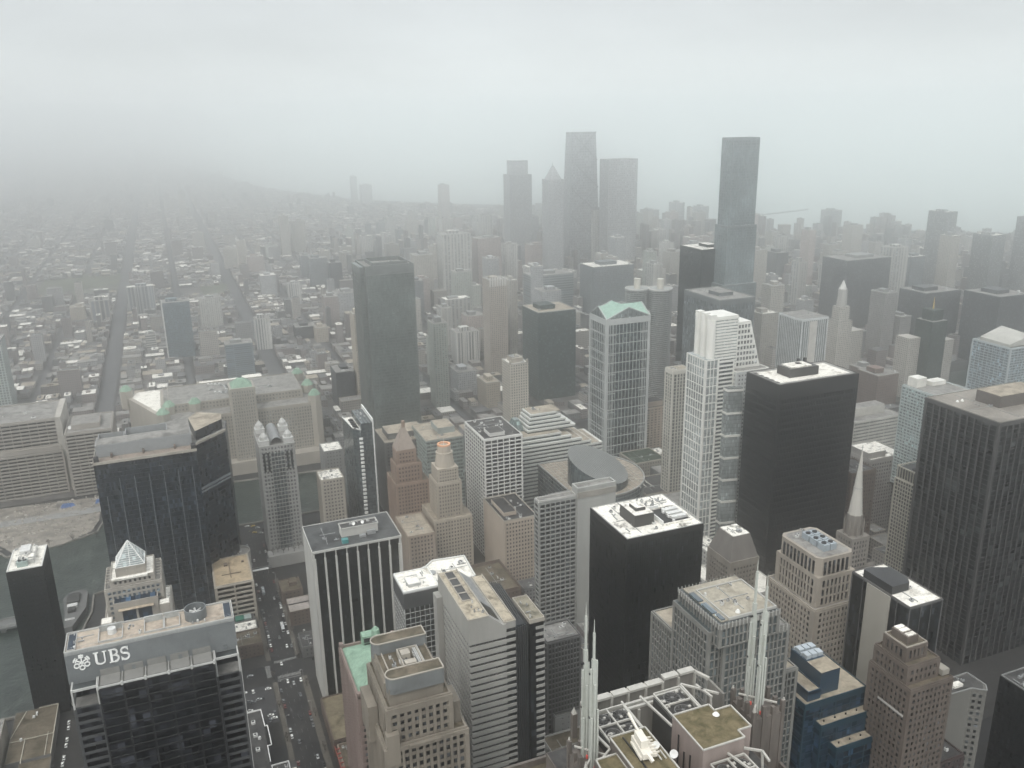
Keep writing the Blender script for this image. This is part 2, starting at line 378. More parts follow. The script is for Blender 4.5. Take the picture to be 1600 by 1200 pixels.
def tower(name, label, cat, x0, x1, y0, y1, z1, st, roof=R_GRY, pm=None, ph=1.0, n_units=6, seed=1, group=None, nwin=100, faces='WSEN', z0=0, pent=None, done=True):
    t = Thing(name, label, cat, (x0+x1)/2, (y0+y1)/2, z0, group)
    t.block(x0, x1, y0, y1, z0, z1, st, faces)
    t.roof(x0, x1, y0, y1, z1, roof, pm if pm is not None else st['frame'], ph)
    if pent:
        fx0, fx1, fy0, fy1, h = pent
        X = lambda f: x0+(x1-x0)*f; Y = lambda f: y0+(y1-y0)*f
        t.pent(X(fx0), X(fx1), Y(fy0), Y(fy1), z1, z1+h, st['frame'], roof)
    if n_units: t.units(x0+2, x1-5, y0+2, y1-5, z1+0.05, n_units, seed)
    if done: t.finish(nwin)
    return t

# ================================================================== NEAR GROUND, LEFT
# --- bank tower with the big grey louvre screen and lettering
def bank_tower():
    t = Thing('office_tower', 'wide black glass office tower with a grey louvre screen carrying white letters and an emblem', 'office tower', -26, 378)
    x0, x1, y0, y1 = -60, 8, 353, 392
    frame = plain('charcoal steel frame', (0.022, 0.023, 0.023), 0.5, 0.2, 0.1)
    gl = glass('tower black glass', (0.007, 0.0075, 0.009), 0.9, 0.2, 0.15, 2.9, 3.9)
    sp = plain('pewter spandrel panel', (0.062, 0.065, 0.067), 0.45, 0.15, 0.2, 0.5)
    # side bays: strong horizontal bands
    bands = stl(gl, sp, 12, 3.9, 0, 1.5, top=0.5, corner=0.9, out=0.25)
    t.block(x0, -49.5, 356, y1, 0, 176, bands, 'WSN'); t.block(-2.5, x1, 356, y1, 0, 176, bands, 'ESN')
    mid = stl(gl, frame, 9.4, 3.9, 0.7, 0.55, top=0.6, out=0.3, corner=0.4)
    t.block(-49.4, -2.6, y0, y1, 0, 185, mid, 'SN')
    # terraces behind the parapets and the steel portals at each end
    t.a('terrace', roofmat('terrace paving', (0.17, 0.165, 0.15), (0.12, 0.115, 0.105), 0.6)).box(-49, -3, y0+0.4, 362.2, 185, 185.08).box(-59.6, -49.6, 356.3, 364, 176, 176.08).box(-2.4, 7.6, 356.3, 364, 176, 176.08)
    rail = plain('light steel trim', (0.42, 0.42, 0.39), 0.5, 0.15, 0.3)
    q = t.a('portal_frame', rail)
    for (a, b) in ((-60, -49.6), (-2.4, 8)):
        q.box(a, b, 355.2, 355.8, 184.3, 185.3, 0, True)
        for x in (a, b-0.7): q.box(x, x+0.7, 355.1, 355.8, 176, 185.4, 0, True); q.box(x, x+0.6, 355.8, 363, 184.6, 185.3, 0, True)
    q.box(-49.4, -2.6, y0-0.35, y0+0.25, 185.0, 185.7, 0, True)
    for i in range(6):
        x = -49.4+i*9.36
        t.part('finial', MB().cyl(x, y0-0.1, 184.6, 186.3, 0.6, 0.5, 10), rail)
        q.box(x-0.12, x+0.12, y0+0.25, 362.2, 185.1, 185.5, 0, True)
    for i in range(5):
        xa = -49.4+i*9.36
        t.part('terrace_wall', MB().box(xa+0.9, xa+8.5, 361.6, 362.0, 185.1, 188.3).box(xa+0.9, xa+8.5, 354.2, 361.6, 185.1, 185.4), plain('ribbed grey panel', (0.20, 0.195, 0.175), 0.7, 0.1, 0.4))
    # the louvre screen, leaning in a little, with slats
    q = MB()
    def P(x, k): return (x, 361.8+1.6*k, 184.2+14.8*k)
    q.quad(P(-61, 0), P(8, 0), P(8, 1), P(-61, 1)); s_ = t.part('louvre_screen', q, louv)
    q = MB(); n = 34
    for i in range(n):
        k0 = i/n; a = P(0, k0); q.box(-61, 8, a[1]-0.22, a[1]+0.05, a[2], a[2]+0.14, 0, True)
    for x in range(-58, 8, 6): q.bar((x, P(0, 0)[1]-.12, 184.4), (x, P(0, 1)[1]-.12, 198.8), .1)
    t.part('slat', q, plain('louvre edge', (0.19, 0.21, 0.215), 0.5), parent=s_, kind='stuff')
    for x in (-36, -17, 2): t.part('access_hatch', MB().box(x, x+1.4, 361.4, 361.7, 185, 187.4), louv)
    # penthouse volume with roof
    t.a('plant_level', louv).box(-60.8, 7.8, 363.5, 379, 180, 198.4)
    t.a('roof', roofmat('pinkish gravel roof', (0.40, 0.33, 0.255), (0.33, 0.265, 0.20), 0.4)).box(-60.6, 7.6, 363.7, 378.6, 198, 198.6)
    t.a('parapet', rail).wall_ring(-61, 8, 363.2, 379.2, 197, 199.3, 0.35)
    wells = plain('stained well wall', (0.33, 0.34, 0.32), 0.8, 0.35, 0.25)
    for (a, b) in ((-48, -38.2), (-29.5, -21.4), (-21.2, -14.6)):
        t.part('roof_well', MB().wall_ring(a, b, 366, 376.4, 198.6, 199.5, 0.3, 0).box(a+.3, b-.3, 375.2, 376.1, 198.6, 201.3, 1), [rail, wells])
    t.part('cooling_fan', MB().cyl(-42.6, 372.6, 198.6, 201, 1.9, 1.7, 20), [AC_W])
    q = MB().ring(-7.8, 371.4, 198.6, 203.4, 4.7, 4.35, 32, 0).cyl(-7.8, 371.4, 198.7, 199.6, 4.3, k=32, m=1)
    o = t.part('drum_screen', q, [louv, AC_G])
    q = MB()
    for k in range(4):
        an = k*pi/4; q.bar((-7.8-3.4*cos(an), 371.4-3.4*sin(an), 201.2), (-7.8+3.4*cos(an), 371.4+3.4*sin(an), 201.2), 0.4)
    for k in range(7): q.cyl(-7.8+rnd.uniform(-2.5, 2.5), 371.4+rnd.uniform(-2.5, 2.5), 199.6, 202.2, 0.3, k=8)
    t.part('antenna_array', q, AC_W, parent=o)
    for x in (-59.9, 4.2):
        t.part('skylight', MB().box(x, x+2.9, 365, 377.6, 198.6, 199.0, 0).wall_ring(x-.2, x+3.1, 364.8, 377.8, 198.6, 199.15, 0.2, 1), [g_navy, rail])
    # lettering, serif capitals, and the three crossed keys
    sign = plain('sign face white', (0.80, 0.80, 0.76), 0.5, 0.05, 1)
    def stroke(q, pts, ws):
        """flat pen stroke on the screen plane with thickness"""
        for i in range(len(pts)-1):
            a, b = Vector(pts[i]), Vector(pts[i+1]); w = (ws[i]+ws[i+1])/2 if isinstance(ws, (list, tuple)) else ws
            d = (b-a).normalized(); nn = Vector((-d.y, d.x))*w/2; a2 = a-d*w*0.12; b2 = b+d*w*0.12
            c4 = [a2-nn, b2-nn, b2+nn, a2+nn]
            def Q(v, dy): k = (v.y-184.2)/14.8; return (v.x, 361.8+1.6*k-dy, v.y)
            m_ = len(q.v); q.v += [Q(c, 0.2) for c in c4]+[Q(c, 0.55) for c in c4]
            for f in ((4,5,6,7),(0,1,5,4),(1,2,6,5),(2,3,7,6),(3,0,4,7)): q.f.append(tuple(m_+i for i in f)); q.m.append(0)
    zb, zt = 190.6, 196.2; H = zt-zb
    def arc(cx, cz, rx, rz, a0, a1, n=12): return [(cx+rx*cos(radians(a0+(a1-a0)*i/n)), cz+rz*sin(radians(a0+(a1-a0)*i/n))) for i in range(n+1)]
    q = MB(); X = -49.2      # U
    stroke(q, [(X, zt), (X, zb+1.6)]+arc(X+1.65, zb+1.6, 1.65, 1.3, 180, 360)+[(X+3.3, zt)], [0.95]*2+[0.8]*4+[0.55]*20)
    stroke(q, [(X-1.0, zt), (X+0.95, zt)], 0.3); stroke(q, [(X+2.5, zt), (X+4.2, zt)], 0.3); t.part('letter', q, sign)
    q = MB(); X = -43.3      # B
    stroke(q, [(X, zb), (X, zt)], 0.95); stroke(q, [(X-0.9, zt), (X+1.2, zt)], 0.34); stroke(q, [(X-0.9, zb), (X+1.2, zb)], 0.34); stroke(q, [(X, zb+H*.53), (X+1.3, zb+H*.53)], 0.34)
    stroke(q, arc(X+1.1, zb+H*.765, 1.25, H*.225, 90, -90), 0.7); stroke(q, arc(X+1.2, zb+H*.27, 1.5, H*.265, 90, -90), 0.8); t.part('letter', q, sign)
    q = MB(); X = -37.9      # S
    stroke(q, arc(X, zb+H*.75, 1.35, H*.23, 35, 240, 14)+arc(X, zb+H*.27, 1.45, H*.26, 70, -150, 14)[1:], 0.75)
    stroke(q, [(X+1.25, zt+.1), (X+1.25, zt-1.5)], 0.3); stroke(q, [(X-1.45, zb-.1), (X-1.45, zb+1.6)], 0.3); t.part('letter', q, sign)
    q = MB(); cx, cz = -54.9, 193.4
    for k in range(3):
        an = radians(90+60*(k-1)); d = Vector((cos(an), sin(an)))
        a, b = Vector((cx, cz))-d*1.5, Vector((cx, cz))+d*3.5
        stroke(q, [tuple(a), tuple(b)], 0.42)
        pn = Vector((-d.y, d.x))
        for w in (2.3, 3.1): stroke(q, [tuple(Vector((cx, cz))+d*w-pn*0.9), tuple(Vector((cx, cz))+d*w+pn*0.9)], 0.5)
        c = Vector((cx, cz))-d*2.35; stroke(q, arc(c.x, c.y, 0.95, 0.95, 0, 360, 14), 0.45)
    t.part('keys_emblem', q, sign)
    t.units(-36, -31, 366, 376, 198.6, 3, 301, 1.5); t.units(-13, -4, 365, 367, 198.6, 2, 302, 1); t.units(-60, -50, 366, 376, 198.6, 3, 303, 1.2)
    for (xa, xb) in ((-61, 8),):
        q = MB().box(xa, xb, 364.6, 364.66, 200.1, 200.2, 0, True)
        for k in range(24): q.box(xa+k*3, xa+k*3+.08, 364.6, 364.68, 199.2, 200.2)
        t.part('guard_rail', q, AC_G)
    t.part('lightning_rod', MB().bar((8.2, 353.5, 100), (8.2, 353.5, 184), 0.25), rail)
    t.finish()
bank_tower()

# --- black slab by the river with white roof
def river_slab():
    t = Thing('office_tower', 'slim black tower standing in the river corner with a white roof', 'office tower', -118, 640)
    x0, x1, y0, y1 = -129, -107, 621, 655
    t.block(x0, x1, y0, y1, 0, 119, stl(g_black, blk_st, 1.8, 3.7, 0.5, 1.5, top=5, corner=0.8))
    t.roof(x0, x1, y0, y1, 119, R_WH2, st_wht, 0.5, 0.9)
    t.part('penthouse', MB().box(-124.5, -112.5, 628, 651, 119, 122.2, 0).box(-124, -113, 628.5, 650.5, 122.2, 122.6, 1), [st_wht, R_WHT])
    t.part('penthouse', MB().box(-122, -115.5, 637, 648, 122.6, 125.2, 0), [AC_W])
    t.part('cooling_tower', MB().box(-122.8, -116.2, 625, 630, 119, 122.8, 0).cyl(-121, 627.5, 122.8, 123.4, 1.2, k=12, m=1).cyl(-118, 627.5, 122.8, 123.4, 1.2, k=12, m=1), [plain('greenish metal', (0.27, 0.33, 0.31), 0.5), BLK])
    t.units(-126, -112, 624, 650, 122.6, 7, 3); t.finish()
river_slab()

# --- stepped stone tower with a glass pyramid
def pyramid_tower():
    t = Thing('office_tower', 'stepped beige stone tower crowned by a ribbed glass pyramid', 'office tower', -46, 575)
    stn = plain('beige granite', (0.36, 0.32, 0.26), 0.7, 0.15, 0.1, streak=True)
    stp = punched(stn, 3, 3.8, 1.2, 1.5, G_BLUE, top=1.5)
    t.block(-68, -26, 558, 600, 0, 96, stp); t.roof(-68, -26, 558, 600, 96, R_WHT, stn, 0.8, 0.8)
    t.block(-60, -34, 560, 598, 96, 112, stl(g_navy, stn, 8.2, 8, 1.4, 0.8, top=5.5, corner=4, out=0.5))
    t.a('roof', plain('rusty stained canopy', (0.46, 0.34, 0.2), 0.8, 0.4, 0.35)).box(-58, -36.5, 556.8, 560, 107, 107.4)
    t.block(-65, -30, 566, 598, 96, 119, stp, 'WSEN'); t.roof(-65, -30, 566, 598, 119, R_GRY, stn, 1.2, 0.7)
    t.block(-61, -34, 568, 595, 119, 124.5, punched(stn, 3, 4, 1.6, 2.4, G_DARK)); t.roof(-61, -34, 568, 595, 124.5, R_WHT, stn, 0.8, 0.6)
    t.part('white_ledge', MB().box(-60, -38, 566.6, 569, 124.4, 125.6), R_WH2)
    t.block(-57, -39, 572, 590, 124.5, 131, stl(stn, stn, 6, 6, 0.6, 0.6, cn='wall', fn='wall_relief'))
    q = MB().pyr(-57, -39, 572, 590, 131, 145.5, 0); o = t.part('glass_pyramid', q, glass('pyramid glass', (0.17, 0.2, 0.2), 0.3, 0.2, 0.5, 2, 2))
    q = MB(); ap = Vector((-48, 581, 145.6)); cs = [Vector(c) for c in ((-57, 572, 131), (-39, 572, 131), (-39, 590, 131), (-57, 590, 131))]
    for i in range(4):
        a, b = cs[i], cs[(i+1) % 4]; q.bar(a, ap, 0.55); q.bar(a, b, 0.55); q.bar((a+b)/2, ap, 0.4)
        for k in range(1, 12): f = k/12; q.bar(a.lerp(ap, f), b.lerp(ap, f), 0.28)
    t.part('pyramid_rib', q, WHT, parent=o, kind='stuff')
    for k in range(6):
        for xx in (-64.5, -36.5, -33): t.part('pergola_beam', MB().box(xx, xx+3, 572+k*4, 572.7+k*4, 121, 121.6, 0, True), stn)
    t.part('corner_turret', MB().box(-69, -62, 552, 560, 88, 103, 0).box(-68.4, -62.6, 552.6, 559.4, 103, 103.3, 1), [stn, R_WHT])
    t.part('corner_turret', MB().box(-33, -26.5, 556, 563, 92, 107, 0).box(-32.4, -27, 556.6, 562.4, 107, 107.3, 1), [stn, R_WHT])
    t.finish(60)
pyramid_tower()

# --- long dark glass slab at the river bend
def river_bend_tower():
    t = Thing('office_tower', 'broad inky glass tower with thin pale vertical lines beside the river bend', 'office tower', -30, 745)
    poly = [(-74.5, 716), (3, 716), (3, 730), (29, 756), (32, 780), (10, 812), (-74.5, 780)]
    t.a('glazing', g_ink).prism(poly, 0, 154)
    grey = plain('bluish trim', (0.17, 0.2, 0.22), 0.5, 0.1, 0.1)
    q = t.a('mullion', grey)
    for i in range(1, 8): x = -74.5+i*11.1-5; q.box(x-0.22, x+0.22, 715.55, 716, 2, 139 if i > 1 else 125, 0, True)
    # ledge stripe and top ledges on the angled side
    for (za, zb) in ((112, 113.8), (109, 110.4)):
        q.prism([(3.3, 729.2), (29.6, 755.4), (29.2, 756), (2.9, 730)], za, zb)
    t.a('floor_line', plain('floor line', (0.03, 0.04, 0.05), 0.5)).box(-74.7, 3.2, 715.7, 716, 0, 0.2)
    fl = t.a('floor_line', plain('floor line', (0.03, 0.04, 0.05), 0.5))
    for j in range(1, 39): fl.box(-74.6, 3.1, 715.85, 716, j*3.9, j*3.9+0.5, 0, True); fl.prism([(3.1, 729.95), (29.1, 755.95), (29, 756), (3, 730)], j*3.9, j*3.9+0.5)
    t.a('roof', roofmat('reddish gravel roof', (0.31, 0.25, 0.20), (0.22, 0.18, 0.15), 0.5)).prism([(-74, 716.5), (2.5, 716.5), (2.5, 729), (-74, 729)], 153.5, 154.3)
    t.a('roof', R_GRY).prism([(-74, 729), (2.5, 731), (28, 756.5), (31, 780), (10, 811), (-74, 779)], 153.5, 154.2)
    t.a('parapet', st_bone2).box(-75, 3.5, 715.4, 716, 152.8, 155, 0, True).box(-75, -74.4, 716, 780, 152.8, 155)
    t.a('parapet', st_bone2).prism([(3, 729.3), (29.6, 755.7), (29, 756.4), (2.4, 730)], 152.8, 155)
    lou = plain('grey roof screen', (0.24, 0.255, 0.26), 0.6, 0.1, 0.3)
    t.part('roof_screen', MB().box(-72.5, 0.5, 728, 746, 154, 164.5, 0).box(-71.7, -0.3, 728.8, 745.2, 164.5, 164.9, 1), [lou, R_GRY])
    t.part('screen_wall', MB().wall_ring(-72, -52, 747, 766, 154, 162, 0.6, 0), [lou])
    t.part('screen_wall', MB().wall_ring(-51, -18, 747, 770, 154, 163, 0.6, 0).box(-48, -22, 750, 767, 154, 158, 0), [lou])
    t.part('roof_wing', MB().prism([(4, 737), (27, 760), (28, 776), (8, 790), (0, 775)], 154, 163, 0, 1), [g_ink, R_TAN])
    for x in (-62, -38, -14): t.part('roof_vent', MB().box(x, x+1.6, 724, 727.6, 154.3, 157.6), st_brn)
    t.part('corner_opening', MB().box(-0.8, 3.2, 716.2, 722, 154.4, 158.2).box(-74, -70.6, 716.6, 722, 154.4, 158), BLK)
    t.units(-60, -5, 750, 766, 154.3, 10, 5); t.finish()
river_bend_tower()

# --- low buildings between the bank tower and the river bend
def tan_roof_block():
    t = Thing('parking_garage', 'low tan roofed garage with open decks beside the dark river bend tower', 'garage', 20, 705)
    x0, x1, y0, y1 = 3.5, 34, 688, 738
    t.block(x0, x1, y0, y1, 0, 40, stl(g_black, st_bone2, 14, 4.2, 1.4, 1.6, top=1.2, out=0.8, cn='deck_opening', fn='wall'))
    t.roof(x0, x1, y0, y1, 40, roofmat('yellow tan roof', (0.43, 0.33, 0.20), (0.33, 0.25, 0.15), 0.5), st_bone2, 0.8, 0.6)
    t.part('roof_duct', MB().box(17, 17.5, 700, 728, 40, 40.7).box(10, 26, 706, 706.5, 40, 40.7), st_brn)
    t.part('roof_unit', MB().box(13, 16, 722, 726, 40, 41.6), st_brn); t.part('roof_unit', MB().box(28, 30, 724, 726, 40, 41.2), st_brn)
    t.finish()
    t = Thing('drum_building', 'pale curved drum behind the tan roofed garage', 'building', 30, 752)
    t.a('wall', st_bone).cyl(28, 756, 0, 34, 10, k=28); t.part('parapet', MB().ring(28, 756, 34, 36, 10.2, 9.5, 28), st_bone)
    t.a('roof', R_GRY).cyl(28, 756, 34, 34.1, 9.5, k=28); t.units(22, 30, 750, 758, 34.1, 4, 8); t.finish()
tan_roof_block()

# --- small roofs beside the street
tower('shop_building', 'low white roofed shop block between the bank tower and the avenue', 'building', 12, 30, 694, 720, 12, punched(st_gr2, 4, 4, 2, 2), R_WH2, n_units=6, seed=11)
t = Thing('shop_building', 'low building with a green and glass roof light beside the avenue', 'building', 21, 682)
t.block(13, 31, 676, 690, 0, 9, punched(st_gr2, 4, 4, 2, 2)); t.roof(13, 31, 676, 690, 9, R_DRK, st_gr2, 0.5)
t.part('roof_light', MB().box(16, 23, 679, 686, 9, 10.4), plain('green glass roof', (0.05, 0.16, 0.12), 0.3)); t.part('roof_light', MB().box(23.2, 29, 679, 686, 9, 10.4), plain('pale green glass', (0.3, 0.38, 0.36), 0.3)); t.finish(20)
tower('shop_building', 'low block with a stained white roof next to the dark parking court', 'building', 12, 32, 660, 675, 10, punched(st_gr2, 4, 4, 2, 2), R_WHT, n_units=3, seed=12, nwin=20)
tower('brick_building', 'low brown brick block west of the avenue just north of the crossing', 'building', 10, 33, 636, 658, 11, punched(st_brn, 3.4, 3.6, 2, 2), R_BRN, n_units=4, seed=13, nwin=30)
# black annex with white coping next to the bank tower
t = Thing('annex_building', 'low black roofed annex with crisp white coping beside the bank tower', 'building', 18, 520)
t.a('wall', blk_s2).box(11, 22, 470, 545, 0, 15); t.a('roof', R_DRK).box(11.3, 21.7, 470.3, 544.7, 14.6, 15.05)
q = t.a('parapet', WHT); q.box(10.8, 22.2, 544.7, 545.2, 14.5, 16); q.bar((22, 545, 15.6), (22.6, 526, 15.6), .6); q.bar((22.6, 526, 15.6), (24.4, 526, 15.6), .6); q.bar((24.4, 526, 15.6), (24.6, 505, 15.6), .6); q.bar((24.6, 505, 15.6), (22, 505, 15.6), .6); q.bar((22, 505, 15.6), (22, 489, 15.6), .6); q.bar((10.9, 545, 15.6), (10.9, 475, 15.6), .5)
for y in (531, 517, 502): t.part('air_handler', MB().box(14.3, 17, y, y+3, 15, 16.6).cyl(15.6, y+1.5, 16.6, 16.9, .8, k=10, m=1), [AC_W, BLK])
t.part('dome_vent', MB().cyl(18, 515, 15, 16.6, 1.3, .9, 14), AC_W); t.finish()
t = Thing('annex_building', 'low annex with a bright white roof edge at the foot of the avenue', 'building', 30, 480)
t.a('wall', blk_s2).box(22, 37, 455, 484, 0, 16); t.a('roof', R_DRK).box(22.3, 33, 455.3, 483.7, 15.6, 16.05); t.a('roof', R_WH2).box(33.2, 36.7, 455.3, 477, 15.6, 16.08)
t.a('parapet', WHT).wall_ring(22, 33, 455, 484, 15.5, 17, .5); t.units(24, 30, 458, 482, 16.1, 5, 15); t.finish()
# brown riverside roofs, bottom left
t = Thing('opera_block', 'low flat block with a mottled brown roof on the riverbank at the lower left', 'building', -118, 580)
t.a('wall', st_gr2).box(-141, -113.5, 563, 619, 0, 9); t.a('wall', st_gr2).box(-133, -113.2, 540, 563, 0, 7)
t.a('roof', R_BRN).box(-140.7, -113.8, 563.3, 618.7, 8.7, 9.05); t.a('roof', R_BRN).box(-132.7, -113.5, 540.3, 562.7, 6.7, 7.05)
q = t.a('coping', plain('old cream coping', (0.42, 0.38, 0.28), 0.8)); q.box(-113.8, -113.3, 563, 619, 8.6, 9.7); q.box(-126, -113.5, 618.6, 619.1, 8.6, 9.7); q.bar((-134, 618, 9.3), (-140.5, 590, 9.3), .45); q.box(-141, -113.6, 585, 585.4, 9, 9.6); q.box(-117.4, -117, 563, 588, 9, 9.7); q.box(-131.5, -131, 560, 586, 9, 9.8)
t.part('roof_unit', MB().box(-129, -127.4, 608, 609.6, 9, 10.5), AC_W); t.part('roof_unit', MB().box(-127.2, -126.2, 610, 614, 9, 10.3), AC_W); t.part('roof_unit', MB().cyl(-133.6, 585, 9, 10.8, .9, k=12), AC_W)
t.finish()
t = Thing('stone_building', 'edge of a pale stone block in the bottom left corner', 'building', -150, 570)
t.a('wall', st_lime).box(-170, -143.5, 545, 600, 0, 20); t.a('roof', R_GRY).box(-169.5, -144, 545.5, 599.5, 19.7, 20.05); t.finish()
# river terminal by the black slab
t = Thing('boat_terminal', 'pale wedge shaped riverside terminal with dark rooftop plant beside the slim black tower', 'terminal', -115, 760)
t.a('wall', st_gr2).prism([(-119, 733), (-113, 733), (-104, 762), (-104, 790), (-108, 797), (-120, 795), (-124, 785), (-121, 760)], 0, 6)
t.part('plant_room', MB().box(-120, -110, 772, 788, 6, 8.5), R_DRK); t.part('plant_room', MB().box(-119, -111, 765, 770, 6, 8), AC_W); t.part('plant_room', MB().box(-118, -112, 757, 763, 6, 8.5), R_DRK)
t.a('parapet', WHT).wall_ring(-119.5, -112, 745, 747, 6, 6.5, .3); t.finish()

# ================================================================== AVENUE EAST SIDE, NEAR
def strip_tower():
    t = Thing('office_tower', 'square black tower striped by white vertical piers with a dark roof and two dishes', 'office tower', 98, 570)
    x0, x1, y0, y1, z = 67.5, 131, 548, 590, 128
    t.a('glazing', g_black).box(x0+0.6, x1-0.6, y0+0.8, y1-0.8, 0, z-1)
    for j in range(1, 33):
        for nm_, yy in (('spandrel', y0+0.72), ('rear_spandrel', y1-0.8)): t.a(nm_, blk_st).box(x0+2, x1-2, yy, yy+0.1, j*3.9-1, j*3.9+0.2, 0, True)
    wm = plain('white stone pier', (0.50, 0.49, 0.44), 0.7, 0.12, 0.08, streak=True)
    q = t.a('pier', wm)
    for i in range(9):
        x = x0+1.2+i*(x1-x0-2.4)/8; w = 1.3 if 0 < i < 8 else 2.4
        for (ya, yb) in ((y0-0.9, y0+0.9), (y1-0.9, y1+0.9)):
            q.box(x-w/2, x+w/2, ya, yb, 0, z-6, 0, True); q.box(x-w/4, x+w/4, ya+0.3, yb-0.1, z-6, z-1.2, 0, True)
    t.a('side_wall', wm).box(x0, x0+0.7, y0, y1, 0, z-1); t.a('side_wall', wm).box(x1-0.7, x1, y0, y1, 0, z-1)
    t.a('roof', roofmat('charcoal roof sheet', (0.085, 0.09, 0.09), (0.045, 0.046, 0.048), 0.6, 0.08)).box(x0+.5, x1-.5, y0-.3, y1-.5, z-1, z)
    t.a('parapet', wm).wall_ring(x0, x1, y0-.9, y1, z-1.4, z+0.35, .5)
    t.part('penthouse', MB().box(91, 117.5, 561.5, 570.5, z, z+6.3, 0).wall_ring(90.6, 117.9, 561.1, 570.9, z+6.2, z+7, .5, 0).box(91.5, 117, 562, 570, z+6.2, z+6.35, 1), [wm, R_DRK])
    for x in (100.6, 107): dish(t, x, 564, z+6.4, 1.25)
    t.part('cooling_unit', MB().box(89.5, 93.8, 551, 554.6, z, z+3, 0), plain('teal unit', (0.06, 0.2, 0.2), 0.4)); t.part('roof_unit', MB().box(103, 107.5, 556, 559, z, z+1.5), AC_G); t.part('roof_unit', MB().box(109, 115, 558.4, 560.6, z, z+3), AC_G)
    t.units(92.5, 114, 563, 568, z+6.4, 6, 17, 2); t.units(76, 88, 554, 582, z, 3, 18, 2); t.finish()
def dish(t, x, y, z, r, ang=0.5):
    q = MB(); k = 16; c = Vector((x, y, z+r+0.4)); n = Vector((-0.35, -0.75, 0.55)).normalized(); a = n.orthogonal().normalized(); b = n.cross(a)
    m0 = len(q.v); q.v.append(tuple(c-n*r*0.3))
    for i in range(k): an = 2*pi*i/k; q.v.append(tuple(c+(a*cos(an)+b*sin(an))*r))
    for i in range(k): q.f.append((m0, m0+1+i, m0+1+(i+1) % k)); q.m.append(0)
    q.bar(tuple(c-n*r*.25), (x, y, z), .18)
    return t.part('satellite_dish', q, WHT)
strip_tower()
# small building set between avenue and strip tower
t = Thing('brick_building', 'brown brick block with two pale gabled roofs east of the avenue', 'building', 70, 690)
t.block(60, 84, 668, 690, 0, 14, punched(st_brn, 3.4, 3.6, 2, 1.9)); t.roof(60, 84, 668, 690, 14, roofmat('pinkish flat roof', (0.33, 0.29, 0.26), (0.24, 0.21, 0.19)), st_bone2, .4); t.part('roof_beam', MB().box(60, 84, 679, 679.8, 14, 14.9), R_DRK); t.finish(50)
tower('brick_building', 'small dark brick block with a white rooftop box east of the avenue', 'building', 58, 76, 706, 728, 12, punched(st_brn, 3.4, 3.6, 2, 1.9), R_BRN, n_units=0, nwin=30, pent=(.45, .8, .4, .8, 3.2))
tower('brick_building', 'low brick block behind the dark parking yard east of the avenue', 'building', 62, 82, 618, 640, 9, punched(st_gr2, 3.4, 3.6, 2, 1.9), R_DRK, n_units=5, seed=21, nwin=30)
tower('shop_building', 'low block with a mossy tan roof tucked at the foot of the white striped tower', 'building', 64, 86, 496, 545, 12, punched(st_brn, 3.4, 3.6, 2, 1.9), roofmat('mossy tan roof', (0.22, 0.18, 0.11), (0.12, 0.1, 0.06)), n_units=0, nwin=20)
t = Thing('fire_escape', 'red and white metal fire escape frames on the lower block by the avenue', 'fire escape', 64, 480)
q = MB()
for i in range(5): q.box(63.6, 66.5, 470+i*4.6, 470.5+i*4.6, 11, 11.8, 0, True)
q.box(63.6, 64, 468, 492, 11, 11.6, 0, True)
t.part('stair_frame', q, plain('red painted steel', (0.35, 0.08, 0.06), 0.5)); t.part('post', MB().box(63.4, 63.8, 468, 468.4, 0, 12), WHT); t.finish()
tower('shop_building', 'dark low block with slatted edge below the fire escape frames', 'building', 66, 84, 440, 494, 10, stl(g_black, st_tan, 4.5, 5, 1.0, 1.2, cn='wall', fn='wall_relief'), R_BRN, n_units=2, seed=22, nwin=0)

def copper_roof():
    t = Thing('office_tower', 'pink brick tower with a bright green copper roof on the avenue corner', 'office tower', 75, 380)
    x0, x1, y0, y1, z = 58.5, 88, 352, 398, 148
    t.block(x0, x1, y0, y1, 0, z, punched(st_red, 2.6, 3.5, 1.1, 1.7, top=3))
    q = MB().pyr(x0+1.2, x1-1.2, y0+1.2, y1-1.2, z, z+6, 0, 0.35); t.part('copper_roof', q, COPPER)
    t.a('parapet', st_red).wall_ring(x0, x1, y0, y1, z-0.5, z+1.2, 1.0)
    t.part('cupola', MB().cyl(77, 392, z+5, z+10, 2.6, 2.0, 12).cyl(77, 392, z+10, z+11.5, 2.0, .6, 12), COPPER)
    t.part('dormer', MB().box(70, 76, 391.5, 397, z, z+7, 0).box(70.6, 75.4, 390.9, 391.5, z+4, z+6, 1).box(70.6, 75.4, 390.9, 391.5, z+1, z+3, 1), [COPPER, BLK])
    for (x, y) in ((59.5, 397), (87, 397), (59.5, 353)): t.part('corner_pinnacle', MB().box(x-1, x+1, y-1, y+1, z, z+3), st_red)
    t.finish()
copper_roof()
